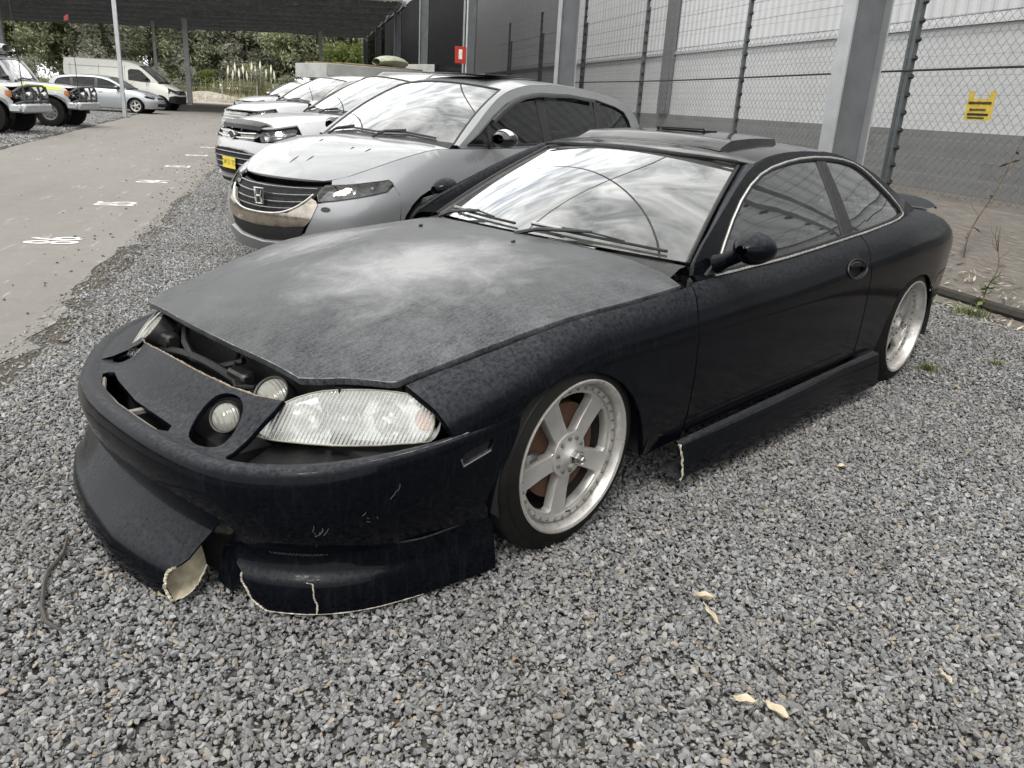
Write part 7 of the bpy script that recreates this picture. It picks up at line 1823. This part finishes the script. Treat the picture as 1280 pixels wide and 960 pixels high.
# white pickup mostly hidden behind the wagon
p = E(36.5, -15.0); pk = thing('white_pickup', 'white pickup with a ladder frame, mostly hidden behind the silver wagon', 'truck', (p.x, p.y, 0), R(HV-10), 'vehicles parked across the lane')
bxp('cab', (-.9, 0, 1.15), (2.0, 1.7, .9), 'white_paint', pk, .2); bxp('cab_roof', (-1.1, 0, 1.62), (1.3, 1.45, .30), 'white_paint', pk, .12); bxp('tray', (-3.0, 0, 1.05), (2.2, 1.75, .55), 'tray_white', pk, .03); bxp('bonnet', (.3, 0, .95), (1.2, 1.6, .5), 'white_paint', pk, .15)
m = MB(); [m.tube([(x, -.8, 1.3), (x, -.8, 1.85), (x, .8, 1.85), (x, .8, 1.3)], .03, 6) for x in (-2.1, -3.8)]; m.tube([(-2.1, -.8, 1.85), (-3.8, -.8, 1.85)], .03, 6); m.tube([(-2.1, .8, 1.85), (-3.8, .8, 1.85)], .03, 6); m.build('ladder_frame', M('black_trim'), pk)
for x in (.2, -2.9):
    for sg in (1, -1): w_ = copy_tree(WD); w_.parent = pk; w_.location = (x, sg*.8, .415); w_.rotation_euler = (0, 0, 0 if sg > 0 else math.pi)
for w_ in (W5, W7, WS, WD):
    for ch in list(w_.children): bpy.data.objects.remove(ch)
    bpy.data.objects.remove(w_)
# ================================================================ bush behind the yard
def leaf_material(name, a, b, c):
    t = NT(name); v = t.coord(); oi = t.n('ObjectInfo').outputs['Random']
    n = t.noise(v, .55, 4, .6); f = t.noise(v, 9, 3, .6)
    col = t.ramp(n, (.30, a), (.5, b), (.72, c)); col = t.mix(t.math('MULTIPLY', f, .6), col, a)
    col = t.mix(t.math('MULTIPLY', oi, .35), col, b)
    d = t.n('BsdfDiffuse', {'Color': col}).outputs[0]; tl_ = t.n('BsdfTranslucent', {'Color': col}).outputs[0]; g = t.n('BsdfGlossy', {'Color': (.5, .5, .5, 1), 'Roughness': .5}).outputs[0]
    s = t.n('MixShader', {0: .35, 1: d, 2: tl_}).outputs[0]; MATS[name] = t.done(t.n('MixShader', {0: .04, 1: s, 2: g}).outputs[0])
leaf_material('leaf_olive', (.22, .245, .14), (.37, .40, .25), (.50, .52, .35))
leaf_material('leaf_dark', (.17, .19, .105), (.29, .32, .19), (.41, .43, .28))
leaf_material('leaf_bright', (.075, .10, .025), (.14, .18, .045), (.24, .28, .09))
leaf_material('leaf_grey', (.19, .198, .15), (.31, .32, .25), (.43, .435, .35))
simple('bark_pale', (.42, .39, .34), .85, var=.35, scale=3, bump=.3); simple('bark_dark', (.075, .063, .05), .9, var=.4, scale=5, bump=.5)
simple('dry_grass', (.40, .34, .20), .9, var=.35, scale=.5); simple('plume', (.72, .68, .58), .9, var=.15, scale=2); simple('grass_olive', (.19, .19, .09), .9, var=.4, scale=.5)
def tree_mesh(seed, H, spread, trunk_r, nclump, nleaf, lean, bare, leaf_l=.42, leaf_w=.14, droop=.5):
    rnd = random.Random(seed); wood = MB(); leaf = MB(); tips = []
    top = Vector((lean*H*.3, rnd.uniform(-.1, .1)*H*.4, H*.86))
    tp = []
    for i in range(9):
        a = i/8; tp.append(Vector((top.x*a**1.4+.10*math.sin(a*5+seed), top.y*a**1.2+.10*math.sin(a*4+seed*2), top.z*a)))
    wood.tube(tp, [trunk_r*(1-.85*(i/8))+.015 for i in range(9)], 7)
    for k in range(nclump):
        a = rnd.uniform(bare, 1.0)**.9; j = min(7, int(a*8)); b = tp[j].lerp(tp[j+1], a*8-j if a < 1 else 1)
        th = rnd.uniform(0, 6.283); ln = spread*rnd.uniform(.35, 1.0)*(1.15-.6*abs(a-.55)*1.2)
        e = b+Vector((math.cos(th)*ln, math.sin(th)*ln, ln*rnd.uniform(.1, .75))); mid = b.lerp(e, .5)+Vector((0, 0, .12*ln))
        wood.tube([b, mid, e], [trunk_r*.28*(1-.5*a), trunk_r*.16*(1-.5*a), .012], 5); tips.append((e, rnd.uniform(.5, 1.0)*spread*.42))
        if rnd.random() < .6: tips.append((mid+Vector((rnd.uniform(-.4, .4), rnd.uniform(-.4, .4), rnd.uniform(0, .5))), spread*.26))
    per = max(8, nleaf//len(tips))
    for c, r_ in tips:
        for q in range(per):
            d = Vector((rnd.gauss(0, 1), rnd.gauss(0, 1), rnd.gauss(0, .75))); d = d.normalized()*r_*rnd.random()**.45
            p = c+d+Vector((0, 0, -droop*r_*.3*rnd.random())); th = rnd.uniform(0, 6.283); el = rnd.uniform(-1.2, .5)
            ax = Vector((math.cos(th)*math.cos(el), math.sin(th)*math.cos(el), math.sin(el)))*leaf_l*rnd.uniform(.6, 1.3)
            sd_ = ax.cross(Vector((rnd.gauss(0, 1), rnd.gauss(0, 1), rnd.gauss(0, 1))))
            if sd_.length < 1e-6: continue
            sd_ = sd_.normalized()*leaf_w*rnd.uniform(.7, 1.3)
            leaf.add([p-ax*.5, p+sd_*.5, p+ax*.5, p-sd_*.5], [(0, 1, 2, 3)])
    return wood, leaf
KINDS = {}
def tree_kind(key, name, label, cat, wood_mat, leaf_mat_, args):
    w_, l = tree_mesh(*args); t = thing(name, label, cat, (0, 0, 0), 0)
    w_.build('trunk', M(wood_mat), t); l.build('crown', M(leaf_mat_), t, smooth=False); KINDS[key] = t; t['used'] = 0
tree_kind('she', 'feathery_tree', 'feathery olive green tree in the bush behind the yard', 'tree', 'bark_dark', 'leaf_olive', (1, 11.0, 3.0, .20, 52, 12500, .2, .12))
tree_kind('grey', 'grey_green_tree', 'soft grey green tree in the bush behind the yard', 'tree', 'bark_dark', 'leaf_grey', (2, 9.0, 2.8, .17, 46, 11500, -.2, .08))
tree_kind('dark', 'dark_tree', 'dark dense tree in the bush behind the yard', 'tree', 'bark_dark', 'leaf_dark', (3, 12.0, 3.6, .24, 58, 14000, .1, .10))
tree_kind('gum', 'pale_gum_tree', 'gum tree with bare pale trunk in the bush behind the yard', 'tree', 'bark_pale', 'leaf_olive', (4, 13.5, 3.2, .19, 26, 4200, .6, .52))
tree_kind('shrub', 'bright_shrub', 'bright green leafy shrub', 'shrub', 'bark_dark', 'leaf_bright', (5, 4.6, 1.7, .07, 34, 5000, .1, .05, .26, .11))
tree_kind('low', 'grey_shrub', 'low grey green shrub at the foot of the bush', 'shrub', 'bark_dark', 'leaf_grey', (6, 2.6, 1.5, .05, 26, 3200, .1, .03, .24, .09))
def plant(key, u, v, s_=1.0, label=None, group='trees in the bush behind the yard', sz=1.0):
    src = KINDS[key]
    if not src['used']: o = src; src['used'] = 1
    else: o = copy_tree(src)
    o.location = E(u, v, -.05); o.rotation_euler = (0, 0, random.uniform(0, 6.283)); o.scale = (s_, s_, s_*sz); o['label'] = label or KINDS[key]['label']; o['group'] = group
    if 'used' in o and o is not src: del o['used']
    return o
random.seed(41)
base_lab = {k: KINDS[k]['label'] for k in KINDS}
rowA = [('dark', -46), ('gum', -41), ('dark', -36.5), ('gum', -33.5), ('dark', -30), ('dark', -25.5), ('she', -22), ('grey', -18.5), ('she', -15), ('grey', -11.2), ('dark', -8.2), ('grey', -5.0), ('she', -1.6), ('dark', 1.2), ('grey', 4.0), ('she', 7.2), ('dark', 10.5), ('she', 14)]
for k, v in rowA: plant(k, 95+random.uniform(-2, 3), v*1.06+random.uniform(-.5, .5), random.uniform(1.05, 1.35), base_lab[k])
for v in np.arange(-64, 26, 3.4):
    k = random.choice(('dark', 'she', 'dark')); plant(k, 107+random.uniform(-3, 3), v+random.uniform(-1, 1), random.uniform(1.4, 1.9), base_lab[k].replace('in the bush behind the yard', 'rising behind the front row of the bush'))
plant('shrub', 88, 4.3, 1.25, 'bright green leafy tree beyond the far end of the columns', 'shrubs in front of the bush'); plant('shrub', 66, -20.5, .95, 'bright green shrub behind the roof pod of the off-roader', 'shrubs in front of the bush')
plant('shrub', 90, -9.2, .62, 'dark-based green shrub beside the white plumes', 'shrubs in front of the bush'); plant('shrub', 64, -23.5, .7, 'light green shrub behind the white pickup', 'shrubs in front of the bush')
for v, s_ in ((-28, 1.1), (-24.5, .9), (-19.5, 1.0), (-16.5, .9), (-13.2, .8), (-10.8, .9), (-4.2, .9), (-1.2, .8), (1.8, 1.0), (7.5, 1.2)):
    plant('low', 88+random.uniform(-1, 2), v, s_*1.1, base_lab['low'], 'shrubs in front of the bush')
for k in KINDS:
    if 'used' in KINDS[k]: del KINDS[k]['used']
# dry grass and rank growth
def grass(name, u0, u1, v0, v1, n, h0, h1, mat, label, seed):
    rnd = random.Random(seed); m = MB()
    for k in range(n):
        u = rnd.uniform(u0, u1); v = rnd.uniform(v0, v1); h = rnd.uniform(h0, h1)*(.6+.6*abs(math.sin(u*1.3+v*.9))); a = rnd.uniform(0, 6.283); w_ = rnd.uniform(.015, .03); dx_, dy_ = math.cos(a)*w_, math.sin(a)*w_; lx, ly = rnd.gauss(0, .25)*h, rnd.gauss(0, .25)*h
        m.add([(u-dx_, -v-dy_, 0), (u+dx_, -v+dy_, 0), (u+lx*.4+dx_*.6, -v+ly*.4+dy_*.6, h*.6), (u+lx, -v+ly, h), (u+lx*.4-dx_*.6, -v+ly*.4-dy_*.6, h*.6)], [(0, 1, 2, 4), (4, 2, 3)])
    o = env_obj(name, 0, 0, 0, m, M(mat), smooth=False); tag(o, label, 'grass', kind='stuff')
grass('dry_grass', 82, 88, -30, 9, 9000, .25, .9, 'dry_grass', 'pale dry grass along the edge of the bush', 1)
grass('rank_grass', 86.5, 94, -30, 10, 9000, .6, 1.7, 'grass_olive', 'tall olive grass in front of the trees', 2)
grass('dry_grass', 50, 80, -30, -12, 2500, .1, .4, 'dry_grass', 'sparse dry grass behind the parked vehicles', 3)
# pampas plumes
pm = thing('pampas_grass', 'clump of pampas grass with tall white plumes in front of the trees', 'grass', E(88.5, -5.2), AZ); rnd = random.Random(5); lv = MB()
for k in range(700):
    a = rnd.uniform(0, 6.283); r_ = rnd.uniform(.3, 2.2); h = rnd.uniform(1.0, 2.2); b = Vector((rnd.gauss(0, .9), rnd.gauss(0, 2.0), 0)); d = Vector((math.cos(a), math.sin(a), 0)); n_ = Vector((-d.y, d.x, 0))*.02
    lv.add([b-n_, b+n_, b+d*r_*.4+n_*.7+Vector((0, 0, h)), b+d*r_+Vector((0, 0, h*.75)), b+d*r_*.4-n_*.7+Vector((0, 0, h))], [(0, 1, 2, 4), (4, 2, 3)])
lv.build('leaves', M('grass_olive'), pm, smooth=False)
for k, (y, h) in enumerate(((1.9, 3.4), (1.5, 3.0), (1.15, 3.7), (.75, 3.2), (.35, 3.6), (0, 3.0), (-.3, 3.8), (-.8, 3.5), (-1.2, 4.0), (-1.7, 3.3), (-2.2, 3.7), (-2.6, 3.2))):
    m = MB(); x = rnd.uniform(-.4, .4); l = rnd.uniform(-.15, .15); m.tube([(x, y, 0), (x+l*.3, y+l*.5, h-.9), (x+l*.5, y+l*.8, h-.7), (x+l*.7, y+l, h-.4), (x+l, y+l*1.2, h)], [.015, .015, .09, .10, .01], 6); m.build('plume', M('plume'), pm)
# mound of dumped stone at the edge of the bush
m = MB(); rows = []
for i in range(15): rows.append([(math.cos(a)*2.6*(1-i/14)**.8, math.sin(a)*4.2*(1-i/14)**.8, .9*(i/14)**.7+.06*math.sin(a*7+i*2)) for a in np.linspace(0, 6.283, 33)[:-1]])
m.grid(rows, closed_v=True); o = env_obj('stone_heap', 84.5, -8.8, -.02, m, simple('heap', (.30, .28, .25), .95, var=.4, scale=3, bump=.8, bscale=6)); tag(o, 'low grey heap of stone at the edge of the dry grass', 'heap')
# far boundary fence
ff = thing('boundary_fence', 'low wire boundary fence in front of the dry grass', 'fence', E(81, -14, 0), AZ)
for k in range(9):
    m = MB(); m.tube([(0, 0, 0), (0, 0, 1.6)], .04, 6); p_ = m.build('post', M('galv'), ff); p_.location = (0, 14-k*3.0, 0)
for z in (.4, .8, 1.2, 1.55):
    m = MB(); m.tube([(0, 14, z), (0, -10, z)], .008, 4); m.build('wire', M('galv'), ff)
# ================================================================ small things on the ground
def leaf_mat(): return simple('dead_leaf', (.48, .42, .31), .75, var=.25, scale=30, bump=.2)
LF = [(3.2, 0, 0)]
def ground_leaf(x, y, l, w_, a, curl, label):
    m = MB(); rows = []
    for i, t in enumerate(np.linspace(0, 1, 9)):
        hw = w_*math.sin(math.pi*min(1, t*1.02+.03))**.8*(1-.25*t); row = []
        for s_ in (-1, -.5, 0, .5, 1):
            row.append(((t-.5)*l, s_*hw + .15*w_*math.sin(t*3), .012 + curl*(s_*s_)*w_ + .25*curl*l*(t-.5)**2*2 + .004*math.sin(t*9+s_*3)))
        rows.append(row)
    m.grid(rows); m.tube([((t-.5)*l, .15*w_*math.sin(t*3), .0135+.25*curl*l*(t-.5)**2*2) for t in np.linspace(-.12, .95, 9)], [.0014]*6+[.001]*3, 5)
    o = m.build('fallen_leaf', leaf_mat(), smooth=True); o.location = (x, y, .016); o.rotation_euler = (random.uniform(-.15, .15), random.uniform(-.15, .15), a)
    tag(o, label, 'leaf', 'dry leaves on the gravel'); return o
random.seed(14)
ground_leaf(-.057, 1.343, .062, .016, 2.3, .8, 'curled tan leaf lying above another tan leaf on the gravel')
ground_leaf(-.005, 1.40, .080, .009, 1.1, .4, 'long narrow pale leaf lying next to a curled tan leaf')
ground_leaf(.235, 1.640, .056, .017, 2.1, .6, 'broad pale leaf, the left one of a close pair on the gravel')
ground_leaf(.206, 1.705, .066, .016, 1.5, .5, 'broad pale leaf with ragged edge, the right one of a close pair')
ground_leaf(-.232, 1.932, .05, .009, .9, .4, 'single thin pale leaf alone on open gravel')
ground_leaf(-1.285, 1.204, .05, .014, 2.6, .5, 'single brown leaf alone beside the coupe\'s sill')
m = MB(); m.tube([(1.15, -.10, .028), (1.19, -.01, .026), (1.255, .07, .03), (1.285, .14, .028), (1.315, .23, .026), (1.325, .30, .028), (1.30, .37, .02)], [.004, .006, .0065, .006, .0065, .006, .004], 6)
tag(m.build('rubber_strap', simple('strap', (.055, .05, .045), .8, var=.4)), 'short dark strip of rubber lying on the gravel by the broken lip', 'strap')
# weeds: two dead stalks on the bank and green tufts
def stalk(u, v, z, h, lean, label, leaves, green):
    t = thing('weed_stalk', label, 'weed', E(u, v, z), AZ, 'weed stalks by the bank')
    rnd = random.Random(int(u*100)); P = []
    for i in range(14):
        a = i/13; P.append((lean[0]*a*a + .02*math.sin(a*9), lean[1]*a*a + .02*math.sin(a*7+1), h*a))
    m = MB(); m.tube(P, [.007*(1-.75*i/13) for i in range(14)], 5)
    for k in range(7):
        i = rnd.randint(4, 12); a = rnd.uniform(0, 6.28); p = Vector(P[i]); l = rnd.uniform(.06, .16)
        m.tube([p, p+Vector((math.cos(a)*l*.5, math.sin(a)*l*.5, l*.5)), p+Vector((math.cos(a)*l*.7, math.sin(a)*l*.7, l))], [.003, .002, .001], 4)
    m.build('stem', simple('dead_stem', (.13, .10, .07), .9, var=.3), t)
    lm = MB()
    for k in range(leaves):
        i = rnd.randint(1, 13) if not green else rnd.randint(0, 5); p = Vector(P[i]); a = rnd.uniform(0, 6.28); l = rnd.uniform(.03, .09); d = Vector((math.cos(a), math.sin(a), rnd.uniform(-.7, .5)))*l; s_ = Vector((-math.sin(a), math.cos(a), rnd.uniform(-.4, .4)))*l*.22
        lm.add([p, p+d*.5+s_, p+d, p+d*.5-s_], [(0, 1, 2, 3)])
    lm.build('leaves', simple('weed_green', (.10, .13, .035), .7, var=.4, scale=9) if green else simple('weed_dead', (.12, .085, .055), .85, var=.4, scale=9), t, smooth=False)
stalk(5.85, 5.62, .26, 1.20, (-.35, -.10), 'tall dead stalk leaning on the bank behind the coupe', 34, False)
stalk(5.02, 5.12, .03, .62, (.02, .03), 'thin upright stalk with green leaves at its foot by the edging', 60, True)
def tuft(u, v, r_, h, n, label):
    rnd = random.Random(int(u*77+v*31)); m = MB()
    for k in range(n):
        a = rnd.uniform(0, 6.28); q = rnd.uniform(0, r_); x, y = q*math.cos(a), q*math.sin(a); b = rnd.uniform(0, 6.28); l = h*rnd.uniform(.5, 1); w_ = .003
        d = Vector((math.cos(b), math.sin(b), 0)); n_ = Vector((-d.y, d.x, 0))*w_; p = Vector((x, y, 0))
        m.add([p-n_, p+n_, p+d*l*.3+n_*.8+Vector((0, 0, l*.7)), p+d*l*.8+Vector((0, 0, l*.9)), p+d*l*.3-n_*.8+Vector((0, 0, l*.7))], [(0, 1, 2, 4), (4, 2, 3)])
    o = env_obj('grass_tuft', u, v, .005, m, simple('tuft_green', (.10, .125, .04), .8, var=.5, scale=12), smooth=False); tag(o, label, 'grass', 'grass tufts in the gravel')
tuft(3.62, 3.41, .07, .07, 70, 'small green tuft in the gravel beside the rear wheel')
tuft(3.70, 3.95, .06, .05, 50, 'small yellowish tuft in open gravel past the rear wheel')
tuft(4.85, 4.80, .15, .09, 160, 'spreading light green weed on the litter by the edging')
tuft(5.6, 4.95, .10, .07, 60, 'low green weed tuft against the timber edging behind the coupe')

# twigs and crumbs of dead leaf among the stones
random.seed(77); m = MB()
for k in range(520):
    r_ = random.uniform(.6, 6.5); a = math.atan2(_fh.y, _fh.x)+random.uniform(-.75, .75); x, y = CAM.x+r_*math.cos(a), CAM.y+r_*math.sin(a)
    if abs(y) < .95 and -4 < x < 1.15: continue
    if (Vector((x, y, 0))-E0).dot(EV) < VE+.1: continue
    a = random.uniform(0, 6.283); l = random.uniform(.006, .022); z = .017+random.uniform(0, .008)
    if random.random() < .45:
        m.tube([(x-l*math.cos(a), y-l*math.sin(a), z), (x+.002, y, z+.003), (x+l*1.3*math.cos(a+.2), y+l*1.3*math.sin(a+.2), z+.002)], [.0006, .0010, .0005], 4)
    else:
        w_ = l*random.uniform(.25, .5); c_, s_ = math.cos(a), math.sin(a)
        m.add([(x-l*c_*.6, y-l*s_*.6, z), (x-w_*s_, y+w_*c_, z+.004), (x+l*c_*.6, y+l*s_*.6, z+.002), (x+w_*s_, y-w_*c_, z+.003)], [(0, 1, 2, 3)])
tag(m.build('dry_litter', simple('dry_crumbs', (.19, .135, .085), .9, var=.5, scale=7), smooth=False), 'tiny brown twigs and leaf crumbs scattered over the gravel', 'litter', kind='stuff')
